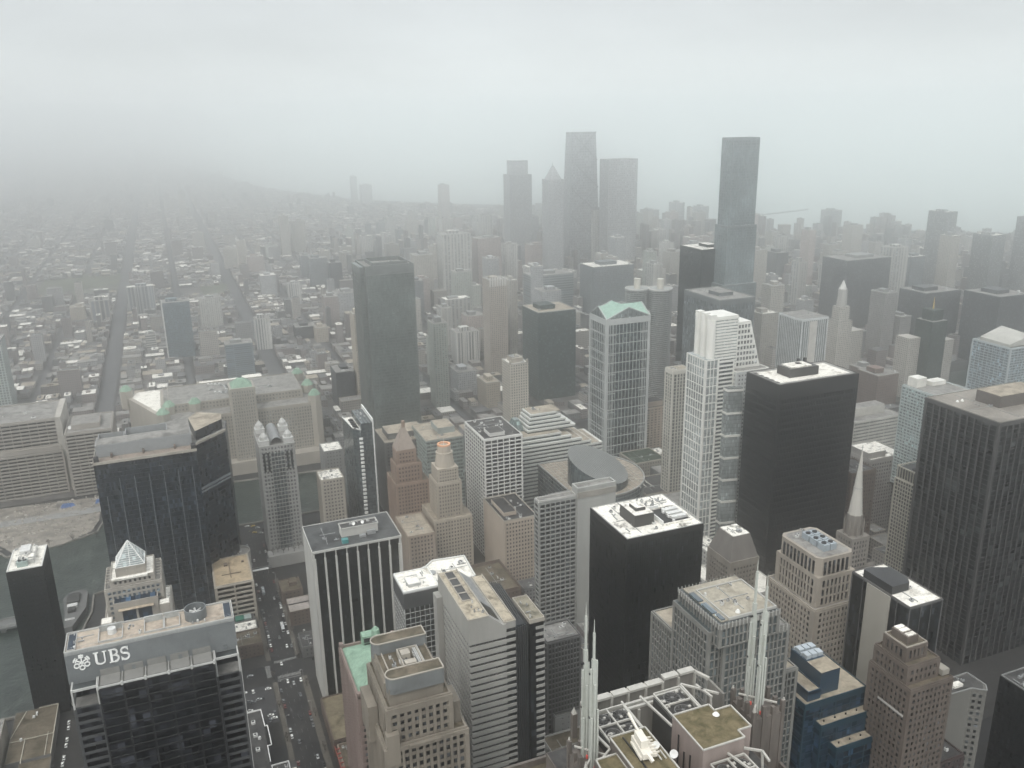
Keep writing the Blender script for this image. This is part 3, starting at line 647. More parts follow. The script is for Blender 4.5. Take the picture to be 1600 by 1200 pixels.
def brown_setback():
    t = Thing('office_tower', 'brown stone tower with rounded roof bars and stepped shoulders beside the green copper roof', 'office tower', 78, 320)
    m = plain('brown limestone', (0.23, 0.19, 0.135), 0.85, 0.25, 0.08, streak=True)
    s1 = punched(m, 3.2, 4.0, 1.4, 1.8, G_DARK, top=3, out=.7, hout=.25)
    t.block(60, 96, 301, 340, 0, 158, punched(m, 3.0, 4.0, 1.2, 1.7, top=2, out=.8, hout=.25)); t.roof(60, 96, 301, 340, 158, R_BRN, m, 1.0, .7)
    t.block(62, 90, 303, 338, 158, 176, s1); t.roof(62, 90, 303, 338, 176, R_BRN, m, .8, .7)
    t.block(64, 87, 305, 338, 176, 184, punched(m, 5, 4.0, 3, 2.2, top=7)); t.roof(64, 87, 305, 338, 184, R_BRN, m, 0.8, .6)
    sl = plain('slate grey trim', (0.15, 0.165, 0.165), 0.6)
    for (ya, nm) in ((303.5, 0), (330.5, 1)):
        q = MB(); pl = [(64.5+3.6-3.6*sin(pi*i/10), ya+3.6-3.6*cos(pi*i/10)) for i in range(11)]
        poly = [(87.5, ya), (87.5, ya+7.2)] + [(66.5-3.4*sin(pi*i/10), ya+3.6+3.6*cos(pi*i/10)) for i in range(11)]
        q.prism(poly, 182, 189.4, 0, 1); o = t.part('rounded_roof_bar', q, [sl, R_BRN])
        q = MB(); pc = [(a, b) for a, b in poly]
        for i in range(len(pc)): a, b = pc[i], pc[(i+1) % len(pc)]; q.bar((a[0], a[1], 189.6), (b[0], b[1], 189.6), .5)
        t.part('coping', q, st_bone2, parent=o)
    t.a('wall_west', m).box(63.2, 66, 311, 330, 150, 183)
    t.part('roof_rail', MB().box(66.5, 66.9, 311, 330, 184.5, 185.4), st_bone2)
    t.part('mechanical_well', MB().wall_ring(73, 82, 314, 328, 184.2, 187, .5, 0).box(74, 78, 322, 326, 184.2, 187.5, 0).box(74, 79, 315, 318, 184.2, 187.5, 0), st_bone2)
    for i in range(8): t.part('duct', MB().box(80+i*.35, 80.25+i*.35, 313, 329, 185, 186.2, 0, True), [AC_G, AC_W][i % 2])
    t.part('shoulder', MB().box(60.5, 66, 300, 304, 150, 165), m); t.part('shoulder', MB().box(86, 95, 306, 318, 158, 169), m)
    t.part('balcony', MB().box(70, 84, 299.4, 303, 156.5, 158), m); t.part('shoulder', MB().box(56.8, 61, 318, 334, 150, 168), m)
    t.units(68, 80, 312, 326, 184.1, 9, 31, 2); t.finish(100)
brown_setback()
# glass grid tower + curved white roof behind the striped concrete slab
t = tower('office_tower', 'dark glass tower gridded with thin white mullions under a white roof', 'office tower', 111, 134, 467, 492, 130, stl(g_black, plain('white mullion', (0.45, 0.46, 0.44), 0.5), 3.1, 4.0, 0.28, 0.28, top=11, out=0.3), R_WH2, WHT, 0.8, n_units=6, seed=33, pent=(.2, .55, .2, .6, 1.8), done=False)
t.part('plant_band', MB().box(110.6, 134.4, 466.6, 492.4, 118.6, 129.2), plain('dark plant band', (0.05, 0.055, 0.06), 0.5)); t.finish()
t = Thing('office_tower', 'cream tower with a curved white parapet and clean white roof', 'office tower', 145, 475)
poly = [(160, 472), (162, 500), (140, 502)]+[(134-6*sin(pi*i/10), 486+9*cos(pi*i/10)+1) for i in range(11)]+[(140, 470)]
t.a('wall', st_wht).prism(poly, 0, 128); t.a('roof', R_WH2).prism([(a*0.985+145*0.015, b*0.985+483*.015) for a, b in poly], 127.9, 128.2)
q = MB()
for i in range(len(poly)): a, b = poly[i], poly[(i+1) % len(poly)]; q.bar((a[0], a[1], 128.6), (b[0], b[1], 128.6), 1.0)
t.part('parapet', q, st_wht); t.part('roof_fan', MB().cyl(135, 487, 128.2, 129, 3, k=20), AC_G); t.units(142, 160, 474, 494, 128.2, 6, 35); t.finish()

def banded_slab():
    t = Thing('office_tower', 'grey concrete slab tower with deep window bands and a stained two level tan roof', 'office tower', 132, 390)
    cc = plain('weathered grey concrete', (0.33, 0.32, 0.285), 0.85, 0.2, 0.06, streak=True)
    x0, x1, y0, y1 = 118, 138.5, 361, 413; OCC.append((116, 162, 352, 420))
    t.a('glazing', g_black).box(x0+.7, x1-.1, y0+.7, y1-.3, 0, 158); t.a('glazing', g_black).box(x1, 144, y0+1.6, y1-.3, 0, 160)
    q = t.a('concrete_band', cc)
    for j in range(40):
        za = j*4.0; q.box(x0, x1, y0, y1, za, za+2.5); t.a('side_band', cc).box(x1+.01, 144, y0+.9, y1-.1, za, za+1.6)
    m = t.a('band_mullion', st_gr2)
    for i in range(20): m.box(x0+.15, x0+.5, y0+1+i*2.5, y0+1.25+i*2.5, 2, 158)
    for i in range(9): m.box(x0+1+i*2.35, x0+1.3+i*2.35, y0+.2, y0+.5, 2, 158)
    t.a('top_wall', cc).box(x0, 129, y0, y1, 158.5, 170.4); t.a('top_wall', cc).prism([(129, y0), (136.5, y0), (136.5, y1), (129, y1)], 158.5, 163.5, zt=[170.4, 163.8, 163.8, 170.4]); t.a('top_wall', cc).box(136.5, x1, y0, y1, 158.5, 163.6); t.a('top_wall', cc).box(x1, 144, y0+.9, y1, 160, 163.5)
    rf = roofmat('stained ochre gravel roof', (.42, .36, .26), (.17, .14, .095), .42, .18)
    t.a('roof', rf).box(x0+.5, 128.5, y0+.5, y1-.5, 170, 170.6); t.a('roof', rf).box(138, 143.6, y0+1.4, y1-.5, 163, 163.8)
    t.a('roof_slope', plain('grey roof slope', (.24, .245, .24), .7, .4, .7)).prism([(129.1, y0+6), (136.4, y0+6), (136.4, y1-.5), (129.1, y1-.5)], 162, 163, zt=[170.5, 163.95, 163.95, 170.5])
    t.part('slope_window', MB().prism([(129.6, y0+4), (135.8, y0+4), (135.8, y0+16), (129.6, y0+16)], 162, 163, zt=[170.3, 164.8, 164.8, 170.3]), g_black)
    for (a_, b_) in (((x0, y0), (129, y0)), ((x0, y0), (x0, y1)), ((129, y0), (129, y1))): t.part('coping', MB().bar((*a_, 170.8), (*b_, 170.8), .55), st_bone2)
    for (a_, b_) in (((137.8, y0+1), (144, y0+1)), ((144, y0+1), (144, y1)), ((137.8, y0+1), (137.8, y1))): t.part('coping', MB().bar((*a_, 164), (*b_, 164), .5), st_bone2)
    for i in range(4): t.part('roof_hatch', MB().box(121.2, 125.8, 379+i*8, 386.2+i*8, 170.6, 171.2, 0).wall_ring(120.9, 126.1, 378.7+i*8, 386.5+i*8, 170.6, 171.5, .3, 1), [plain('dark grille', (0.04, 0.042, 0.043), .5), st_bone2])
    # dark glass bay with fins, and the second tan roofed block
    t.a('dark_bay', g_ink).box(144.1, 151.4, y0+2, 404, 0, 160)
    for k in range(6): t.part('glass_fin', MB().prism([(144.3+k*1.2, y0+1), (144.8+k*1.2, y0+1), (144.8+k*1.2, 402), (144.3+k*1.2, 402)], 0, 160, zt=[158.5+k*.3, 158.5+k*.3, 165-k*.4, 165-k*.4]), plain('dark fin', (0.045, 0.05, 0.052), 0.3))
    t.a('glazing', g_black).box(151.8, 159.6, 361.3, 385, 0, 160)
    for j in range(40): t.a('east_band', cc).box(155, 160, 361, 385.2, j*4.0, j*4.0+1.7)
    t.a('roof', roofmat('tan green roof', (0.26, 0.235, 0.17), (0.13, .12, .085), .5, .2)).box(151.8, 159.6, 361.3, 384.7, 161, 161.9); t.a('parapet', st_bone2).wall_ring(151.4, 160, 361, 385.2, 160.2, 162.5, .45)
    t.a('stair_shaft', cc).box(114.6, 117.9, 405, 412, 0, 160)
    t.units(119, 127, 364, 377, 170.6, 3, 311, 1.2); t.units(152, 158, 363, 382, 161.9, 3, 312, 1.2); t.finish()
banded_slab()
tower('office_tower', 'small grey tower of square deep set windows right of the banded concrete slab', 'office tower', 182, 204, 407, 425, 112, stl(g_black, st_gr2, 2.1, 3.6, .7, .9, out=.5, corner=.8), R_GRY, n_units=4, seed=41, nwin=0)
tower('office_block', 'low grey roofed block with a plant hut between the banded slab and the black tower', 'office block', 186, 215, 404, 446, 60, punched(st_gry, 4, 4, 3, 3), roofmat('dirty grey roof', (0.17, .165, .15), (.06, .06, .06), .7), pent=(.1, .42, .35, .75, 5), n_units=5, seed=42, nwin=30)
tower('office_block', 'low mossy roofed block in front of the grey plant hut', 'office block', 176, 208, 376, 402, 50, punched(st_bone, 5, 4, 3, 3), R_BRN, n_units=1, seed=43, nwin=30)

# ================================================================== FOREGROUND SPIRE TOWER
def spire_tower():
    t = Thing('office_tower', 'foreground tower top with white truss beams, fans and four clustered white spires', 'skyscraper', 100, 150)
    gr = plain('brown granite', (0.13, 0.105, 0.085), 0.75, 0.3, 0.4, streak=True); pk = plain('dusty pink panel', (0.30, 0.22, 0.185), 0.75, 0.18, 0.25, streak=True)
    pw = plain('chalky painted beam', (0.40, 0.38, 0.325), 0.65, 0.14, 0.6); pan = plain('grey brown panel', (0.21, 0.195, 0.165), 0.8, .2, .5, streak=True)
    moss = roofmat('mossy brown membrane', (0.165, 0.13, 0.065), (0.085, 0.075, 0.03), 0.6, 0.35)
    t.block(66, 136, 112, 178, 0, 244, punched(gr, 3, 4, 1.4, 1.6, G_DARK, top=2))
    t.a('lower_roof', R_BRN).box(66.5, 135.5, 112.5, 177.5, 243, 244.1)
    t.a('parapet', gr).wall_ring(66, 136, 112, 178, 243, 246, .8)
    t.a('upper_wall', gr).box(76, 126, 118, 171, 244, 253); t.a('machine_deck', R_DRK).box(76.3, 125.7, 118.3, 170.7, 252.6, 253.1)
    # gable screen along the north edge with posts and panels
    q = MB().box(86, 121, 171, 171.6, 253, 265)
    t.part('screen_wall', q, pan)
    xs = [86.6, 90.4, 95, 100, 105.4, 110.6, 115.6, 120.8]
    for x in xs: t.part('screen_post', MB().box(x-.3, x+.3, 170.3, 172.0, 253, 265.2, 0, True), pw)
    for i in range(len(xs)-1): t.part('screen_coping', MB().box(xs[i]+.3, xs[i+1]-.3, 170.2, 172.2, 264.8+(.9 if i > 4 else 0), 265.5+(.9 if i > 4 else 0), 0, True), pw)
    t.part('screen_coping', MB().bar((121, 171.6, 265), (123, 167, 265), .8), pw); t.part('screen_post', MB().box(122.6, 123.2, 160, 167, 253, 265), pan)
    for y in (165.2, 166.9): t.part('roof_beam', MB().box(84.5, 115, y, y+.75, 263.7, 264.4, 0, True), pw)
    t.part('screen_wall', MB().box(85, 114, 165.5, 166, 253, 263.6), pan)
    for x in (95, 100, 106, 112.2): t.part('steel_post', MB().box(x-.3, x+.3, 164.6, 165.2, 252, 263.6, 0, True), pw)
    for i in range(8):
        x = 86+i*4.6; h = 4.2 if i % 3 == 1 else 2.0
        t.part('stone_pinnacle', MB().box(x-.7, x+.7, 174.2, 175.6, 252, 259.5, 0).pyr(x-.55, x+.55, 174.3, 175.5, 259.5, 259.5+h, 1), [gr, pw])
    # plant blocks with mossy roofs
    def blockpoly(poly, z0, z1, wm):
        q = MB().prism(poly, z0, z1, 0, 1); o = t.part('plant_block', q, [wm, moss]); c = MB()
        for i in range(len(poly)): a, b = poly[i], poly[(i+1) % len(poly)]; c.bar((a[0], a[1], z1+.15), (b[0], b[1], z1+.15), .35)
        t.part('coping', c, pw, parent=o); return o
    o = blockpoly([(102, 139), (113.6, 139), (113.6, 141.6), (117.4, 141.6), (117.4, 150), (112.6, 150), (112.6, 152.4), (102, 152.4)], 252, 270, pk)
    for i, (x, h) in enumerate(((101.8, 6), (101.8, 8), (101.8, 7), (101.8, 10))): t.part('pipe', MB().box(x-.15, x+.05, 141+i*2.6, 141.35+i*2.6, 253, 253+h+4, 0, True), BLK)
    t.part('dome_light', MB().cyl(112, 148.4, 270.2, 270.7, .9, .5, 14).cyl(112, 148.4, 270.7, 271, .5, .1, 14), WHT)
    blockpoly([(84, 128), (93.6, 128), (93.6, 151.4), (84, 151.4)], 252, 270, gr)
    blockpoly([(76, 126), (84, 126), (84, 148), (78.6, 148)], 252, 268, gr)
    # fan cells
    def fans(x0, x1, y0, y1, nx, ny, z=266):
        q = MB().box(x0, x1, y0, y1, 254, z, 0); o = t.part('cooling_tower', q, [plain('dark plant casing', (0.045, .045, .043), .7)])
        w = (x1-x0)/nx; d = (y1-y0)/ny
        for i in range(nx):
            for j in range(ny):
                cx, cy = x0+(i+.5)*w, y0+(j+.5)*d; r = min(w, d)*.43
                q = MB().ring(cx, cy, z, z+.9, r, r*.9, 24, 1)
                for b_ in range(10): an = 2*pi*b_/10; q.bar((cx, cy, z+.5), (cx+r*.88*cos(an), cy+r*.88*sin(an), z+.65), .16, 0)
                q.cyl(cx, cy, z+.3, z+1, r*.2, k=10, m=1)
                t.part('fan', q, [plain('fan blade', (.07, .07, .068), .6), plain('fan ring', (.12, .12, .115), .6)], parent=o)
        q = MB()
        for i in range(nx+1): q.box(x0+i*w-.18, x0+i*w+.18, y0, y1, z+1, z+1.5, 0, True)
        for j in range(ny+1): q.box(x0, x1, y0+j*d-.18, y0+j*d+.18, z+1.05, z+1.55, 0, True)
        for k in range(9): q.box(*(lambda a, b: (a, a+rnd.uniform(.4, 1.3), b, b+rnd.uniform(.3, .8)))(rnd.uniform(x0, x1-1), rnd.uniform(y0, y1-1)), z+.9, z+1.3, 0, True)
        t.part('walkway', q, pw, parent=o)
    fans(85, 94.5, 153, 164, 2, 2); fans(104, 112, 154, 164.6, 1, 2); fans(103.6, 113, 129, 138, 2, 2, 265)
    # truss beams
    for a, b in (((95, 151.6), (95, 165.5)), ((102, 152.4), (100.5, 165.5)), ((112.6, 152.4), (112.8, 165.5)), ((113, 165.8), (120, 158.5)), ((116.6, 164), (117.6, 158)), ((113.6, 139), (117, 136.4)), ((117, 136.4), (116.4, 133)), ((84, 151.4), (83, 158)), ((83, 158), (86, 165)), ((84.6, 151.6), (80.5, 148.8)), ((109, 139), (111, 131))):
        t.part('truss_beam', MB().bar((a[0], a[1], 267), (b[0], b[1], 267), .5), pw)
    for x, y in ((117, 136.4), (117.6, 158.5)): t.part('strut', MB().bar((x, y, 267), (x+.5, y-1, 252), .45), pw)
    # turret bases and spires
    for (cx, cy) in ((81.8, 155), (130.8, 156)):
        q = MB().box(cx-5, cx+5, cy-5, cy+5, 244, 262, 0)
        for i in range(4):
            for j in range(4):
                if i in (0, 3) or j in (0, 3): q.box(cx-5.2+i*3, cx-4.2+i*3, cy-5.2+j*3, cy-4.2+j*3, 244, 264.5+(i+j) % 2, 0, True)
        t.part('turret', q, gr)
        for dx, dy in ((-4.6, -4.6), (4.6, -4.6), (4.6, 4.6), (-4.6, 4.6)): t.part('stone_finial', MB().cyl(cx+dx, cy+dy, 264, 266.2, .6, .15, 8), pw)
        q = MB().bar((cx-4, cy-4, 264.6), (cx+3, cy+3, 264.6), .4).bar((cx-4, cy+3, 264.6), (cx+3, cy-4, 264.6), .4); t.part('cross_brace', q, pw)
        for s_ in (-1, 1):
            sx_, sy = cx+(-1.6 if cx < 100 else -1.6), cy+s_*2.1
            q = MB(); H = 304.5 if s_ > 0 else 302.5
            q.box(sx_-.42, sx_+.42, sy-.42, sy+.42, 258, 292, 0, True); q.box(sx_-.24, sx_+.24, sy-.24, sy+.24, 292, H-3.5, 0, True); q.cyl(sx_, sy, H-3.5, H, .16, .05, 6)
            for (dx, dy, za, zb) in ((-.72, 0, 262, 288), (.72, 0, 265, 290), (0, -.75, 260, 284), (0, .75, 262, 286), (-.78, -.75, 258, 275), (.78, -.75, 258, 277)):
                q.box(sx_+dx-.24, sx_+dx+.24, sy+dy-.24, sy+dy+.24, za-1.5*s_, zb-1.5*s_, 0, True)
            o = t.part('spire', q, plain('cream painted spire', (0.40, 0.42, 0.36), 0.6, 0.08, 0.8))
            q = MB()
            for zz in (276, 288): q.box(sx_-1.15, sx_+1.15, sy-.2, sy+.2, zz, zz+.5, 0, True)
            t.part('spire_clamp', q, BLK, parent=o)
            t.part('warning_light', MB().cyl(sx_, sy-1.3, 262, 262.8, .3, k=8), plain('red lens', (.6, .1, .08), .4), parent=o)
    # window washing machine, dishes
    q = MB().box(-1.2, 1.2, -3.5, 3.5, .8, 2.2, 0).box(-.9, .9, -1.5, 2.6, 2.2, 4.2, 0).box(1.5, 2.6, -3, 3, .6, 1.4, 0).box(-1.6, -1.2, -3, 3, .4, 1, 0).bar((0, 2, 4), (-.8, 6.6, 6), .5).bar((0, -3, 2), (.6, -5, 1.2), .7)
    for k in range(6): q.box(1.3, 3.2, -2.8+k*1.0, -2.6+k*1.0, 1.4, 1.8, 0, True)
    ca, sa = cos(-.12), sin(-.12); q.v = [(88.4+x*ca-y*sa, 144+x*sa+y*ca, 270.3+z) for x, y, z in q.v]; t.part('window_cleaning_crane', q, plain('cream enamel', (.68, .62, .5), .5, .1, .8))
    t.part('crane_rail', MB().box(86.6, 86.9, 136, 150, 270.2, 270.5), BLK)
    dish(t, 91.8, 143.4, 270.3, .9); dish(t, 96.6, 143, 266.4, 1.0)
    for x in (91.2, 92.4): t.part('dish_mount', MB().bar((x, 139.8, 270.5), (x, 142.6, 270.6), .3), pw)
    t.finish(40)
spire_tower()

# ================================================================== CENTRE AND RIGHT, NEAR
def black_tower():
    x0, x1, y0, y1, z = 225, 276, 390, 436, 180
    t = tower('office_tower', 'solid black tower in the centre with a blotchy white roof and sunken plant court', 'office tower', x0, x1, y0, y1, z, stl(g_black, blk_st, 1.5, 3.9, 0.35, 0.25, top=3.5, bot=0, corner=.8, out=.35), R_WHT, plain('thin pale coping', (.3, .3, .28), .6), .3, n_units=0, done=False)
    t.part('plant_room', MB().box(236, 249, 401, 419, z, z+7.5, 0).box(236.3, 248.7, 401.3, 418.7, z+7.5, z+7.7, 1).box(239.5, 246, 406, 414, z+7.7, z+9.6, 0).box(239.8, 245.7, 406.3, 413.7, z+9.6, z+9.8, 1), [blk_s2, R_WHT])
    t.part('plant_court', MB().wall_ring(252.5, 273, 396.5, 418, z, z+1.1, .7, 1).box(253.2, 272.3, 397.2, 417.3, z, z+.12, 0), [BLK, R_WHT])
    q = MB()
    for k in range(3): q.box(262, 272, 401+k*5, 404+k*5, z+.2, z+1.8, 0); q.box(261, 262, 398+k*6, 400+k*6, z+.2, z+1.4, 0)
    for k in range(4): q.cyl(263.5+k*2.5, 414.3, z+.3, z+1.6, 1.0, k=10, m=0)
    t.part('air_handler', q, AC_W)
    t.part('court_wall', MB().box(252.4, 253, 396.5, 418, z, z+3).box(253, 262, 417.4, 418, z, z+2.6), WHT)
    t.units(229, 250, 393, 431, z+.1, 16, 51, 2.2); t.units(252, 272, 421, 432, z+.1, 10, 52, 2.2); t.finish()
black_tower()
tower('parking_garage', 'low open deck garage wedged between the black tower and the spired tower', 'garage', 262, 292, 404-38, 388, 58, stl(g_black, st_wht, 9, 3.6, .8, 1.5, cn='deck_opening', fn='wall', out=.6), R_DRK, n_units=0, nwin=0)
def stepped_granite():
    t = Thing('office_tower', 'stepped grey granite tower with fine vertical ribs and a wide tan roof', 'office tower', 228, 300)
    gw = plain('grey granite rib', (0.20, .195, .17), .7, .15, .15, streak=True)
    rib = stl(g_slate, gw, 2.35, 4.2, .7, .5, top=1.4, corner=1.0, out=.6)
    t.block(214, 262, 286, 334, 0, 152, rib); t.roof(214, 262, 286, 334, 152, R_TAN, gw, .7, .8)
    t.block(211, 256, 290, 338, 0, 166, rib); t.roof(211, 256, 290, 338, 166, R_TAN, gw, .7, .8)
    t.block(214, 250, 281, 318, 0, 182, stl(g_slate, gw, 2.35, 4.2, .7, .5, top=3, corner=1.0, out=.6)); t.roof(214, 250, 281, 318, 182, R_GRY, gw, .7, .8)
    t.block(209, 241, 278, 311, 182, 194, stl(g_slate, gw, 2.35, 6, .7, .5, top=2.4, corner=1.0, out=.6))
    t.block(207, 242, 283, 312, 150, 188, stl(g_slate, gw, 2.35, 4.2, .7, .5, top=2.4, corner=1.0, out=.6))
    t.a('roof', roofmat('stained buff roof', (0.40, .36, .28), (.25, .22, .165), .6, .09)).box(210.5, 240.6, 279.6, 310.6, 193.5, 194.6)
    t.a('parapet', st_bone).wall_ring(214.6, 240.8, 279.4, 306, 194, 195.4, .5)
    for x, y, w, d in ((210.2, 286, 2.6, 9), (210.2, 297, 2.6, 8), (211, 280, 2, 5)): t.part('skylight', MB().box(x, x+w, y, y+d, 194.5, 195.2), G_BLUE)
    t.part('dome_vent', MB().cyl(222, 283, 194.6, 196, 1.2, .5, 14), WHT)
    q = MB()
    for i in range(17):
        q.box(209+i*2-.16, 209+i*2+.16, 277, 277.4, 192, 195, 0, True); q.box(208, 208.4, 278+i*2-.16, 278+i*2+.16, 192, 195, 0, True)
        q.box(208+i*2.0, 208.3+i*2.0, 310.8, 311.2, 193, 195.4, 0, True); q.box(213.2+i*2.2, 213.6+i*2.2, 280, 280.4, 180, 183.4, 0, True)
    t.part('finial_row', q, st_bone, kind='stuff')
    t.units(216, 236, 283, 304, 194.6, 6, 61, 1.6); t.finish(0)
stepped_granite()
def deco_tower():
    t = Thing('office_tower', 'tan limestone tower with chamfered shoulders, narrow windows and blue rooftop coolers', 'office tower', 350, 385)
    m = plain('tan limestone', (.36, .30, .225), .8, .2, .08, streak=True)
    s = punched(m, 2.9, 3.9, 1.5, 1.5, G_DARK, top=2, corner=3.2, out=.5)
    t.block(332, 366, 352, 396, 0, 128, s); t.roof(332, 366, 352, 396, 128, R_GRY, m, .9, .8)
    t.block(335, 362, 355, 392, 128, 148, punched(m, 2.9, 5.4, 1.5, 1.2, top=2.4, corner=3, out=.5))
    t.a('wall', m).prism([(338, 355.5), (359, 355.5), (362, 358.5), (362, 389), (359, 392), (338, 392), (335, 389), (335, 358.5)], 148, 160)
    for i in range(9):
        t.part('tall_window', MB().box(334.6, 335.2, 359+i*3.3, 360.4+i*3.3, 149, 157.5, 0, True), G_DARK)
        if i < 6: t.part('tall_window', MB().box(339+i*3.3, 340.4+i*3.3, 355, 355.5, 149, 157.5, 0, True), G_DARK)
    t.a('roof', R_GRY).prism([(339, 357), (358, 357), (360, 359), (360, 388), (358, 390), (339, 390), (337, 388), (337, 359)], 159.9, 160.15)
    t.a('cornice', m).prism([(334.6, 354.6), (362.4, 354.6), (362.4, 392.4), (334.6, 392.4)], 147, 148.3); t.a('cornice', m).prism([(331.4, 351.4), (366.4, 351.4), (366.4, 396.4), (331.4, 396.4)], 103, 104.4)
    bl = plain('pale blue cooler', (.27, .33, .37), .5, .1, .3)
    for k, (x, y) in enumerate(((344, 362), (349, 362), (344, 369), (349, 369), (344, 376), (349, 376))): t.part('cooling_unit', MB().box(x, x+4.3, y, y+6, 160.2, 164.2, 0).cyl(x+2.1, y+3, 164.2, 164.8, 1.5, k=12, m=1), [bl, BLK])
    t.units(340, 356, 380, 388, 160.2, 5, 63, 2); t.finish(100)
deco_tower()
def temple_spire():
    t = Thing('church_tower', 'gothic tower topped by a tall pale octagonal spire between the two dark towers', 'church tower', 455, 452)
    m = plain('sooty gothic stone', (.23, .20, .165), .85, .3, .12, streak=True)
    t.block(440, 474, 446, 484, 0, 82, punched(m, 3, 3.8, 1.7, 1.8, top=3)); t.roof(440, 474, 446, 484, 82, R_DRK, m)
    t.block(448, 464, 444, 460, 82, 108, punched(m, 2.6, 4, 1.4, 1.6, top=3)); 
    t.a('wall', m).cyl(456, 452, 108, 124, 6.4, 5.6, 8)
    q = MB()
    for i in range(8):
        an = 2*pi*i/8+.39; q.cyl(456+7.2*cos(an), 452+7.2*sin(an), 96, 116, .9, .7, 6); q.cyl(456+7.2*cos(an), 452+7.2*sin(an), 116, 121, .8, .05, 6)
    t.part('buttress', q, m)
    t.part('spire', MB().cyl(456, 452, 122, 175, 5.2, .25, 8), plain('pale lead spire', (.50, .47, .40), .6, .12, .15, streak=True))
    t.part('cross', MB().box(455.8, 456.2, 451.9, 452.1, 174, 179, 0, True).box(455, 457, 451.9, 452.1, 177, 177.4, 0, True), st_bone)
    t.part('spire_collar', MB().cyl(456, 452, 145, 145.8, 3.4, 3.3, 8), st_bone)
    t.finish(80)
temple_spire()
def civic_black():
    x0, x1, y0, y1, z = 455, 538, 547, 590, 198
    t = tower('office_tower', 'massive weathered dark bronze tower with a cream roof and boxed penthouse', 'office tower', x0, x1, y0, y1, z, stl(glass('bronze glass', (.011, .0115, .012), .5, .3, .25, 2.6, 5.6), plain('dark bronze bands', (.022, .022, .023), .75, .3, .03, .2, streak=True), 1.6, 5.6, .4, 1.9, top=13, corner=1.2, out=.4), R_WH2, blk_s2, .6, n_units=0, done=False)
    t.a('roof_margin', R_GRY).wall_ring(x0+.6, x1-.6, y0+.6, y1-.6, z, z+.16, 4)
    t.part('penthouse', MB().box(476, 506, 560, 577, z, z+7.5, 0), blk_s2); t.part('penthouse_roof', MB().box(479, 500, 562, 575, z+7.5, z+8.6, 0).box(490, 494, 568, 572, z+8.6, z+9.2, 1), [R_WH2, BLK])
    for i, (x, y) in enumerate(((497, 576), (504, 576))): t.part('roof_unit', MB().box(x, x+2, y, y+2, z+7.5, z+10.5), BLK)
    for i in range(5): t.part('roof_opening', MB().box(457.5+0*i, 460.4, 553+i*7, 556.5+i*7, z+.17, z+.3).box(457.5, 457.6, 553, 553.1, z, z+.1) if i else MB().box(457.5, 460.4, 553, 556.5, z+.17, z+.3), BLK)
    t.finish()
civic_black()
def brown_grid_tower():
    t = tower('office_tower', 'huge dark tower with regular grey vertical piers at the right edge', 'office tower', 533, 628, 405, 470, 200, stl(glass('dim amber glass', (.009, .01, .01), .8, .25, .2, 6.2, 3.9), plain('grey bronze pier', (.075, .073, .07), .7, .15, .04, .2, streak=True), 6.2, 3.9, 1.1, .35, top=3, corner=1.6, out=.7, hout=.3), roofmat('smooth brown grey roof', (.27, .245, .21), (.2, .18, .155), .5, .05), plain('brown coping', (.2, .18, .15), .7), .5, n_units=4, seed=66, done=False)
    t.part('penthouse', MB().box(560, 606, 428, 449, 200, 209, 0).box(560.4, 605.6, 428.4, 448.6, 209, 209.3, 1), [plain('brown louvre', (.12, .1, .085), .7, .2, .3), R_TAN])
    for x in (545, 550): t.part('satellite_dish', MB().cyl(x, 452, 200, 201.4, 1.2, .6, 12), WHT)
    t.finish()
brown_grid_tower()
tower('office_tower', 'cream tower gridded with small square openings left of the huge dark tower', 'office tower', 567, 600, 497, 521, 107, stl(G_DARK, plain('cream concrete', (.46, .42, .32), .8, .14, .06), 3.0, 3.55, .75, 1.0, top=.8, out=.6, cn='wall', fn='wall_relief', win=G_DARK), R_GRY, n_units=6, seed=68, done=False).finish(100)
t = Thing('crown_screen', 'striped metal crown screen on the roof of the cream gridded tower', 'screen', 583, 509)
q = MB().box(568, 599, 498, 520, 107.8, 117, 0)
t.part('louvre', q, plain('crown dark louvre', (.05, .055, .055), .5)); q = MB()
for i in range(12): q.box(567.2+i*2.9, 567.8+i*2.9, 497, 497.8, 107.2, 118, 0, True); 
for i in range(9): q.box(567.1, 567.9, 497+i*2.9, 497.6+i*2.9, 107.2, 118, 0, True)
q.wall_ring(567, 600, 497, 521, 117.5, 118.6, .8); t.part('fin', q, plain('cream concrete', (.46, .42, .32)))
t.part('fan', MB().cyl(575, 508, 117, 118.2, 3, k=16), BLK); t.part('fan', MB().cyl(584, 508, 117, 118.2, 3, k=16), BLK); t.finish()
def white_top_dark():
    x0, x1, y0, y1, z = 343, 366, 295, 337, 160
    t = tower('office_tower', 'black glass tower with a white roof and a blank concrete strip down its side', 'office tower', x0, x1, y0, y1, z, stl(g_black, plain('thin grey mullion', (.1, .1, .1), .5), 7.6, 3.9, .3, 0, top=1, corner=.4, out=.3), R_WH2, plain('dark coping', (.12, .11, .1), .6), .5, n_units=2, seed=71, done=False)
    t.part('stair_wall', MB().box(x0-.9, x0-.3, 308, 325, 0, z-.5), plain('buff concrete strip', (.36, .33, .26), .8, .12, .05, streak=True))
    t.part('penthouse', MB().prism([(344, 309), (356, 309), (359, 313), (359, 326), (350, 330), (344, 330)], z, z+5, 0), plain('black plant wall', (.03, .032, .035), .5)); t.finish()
white_top_dark()
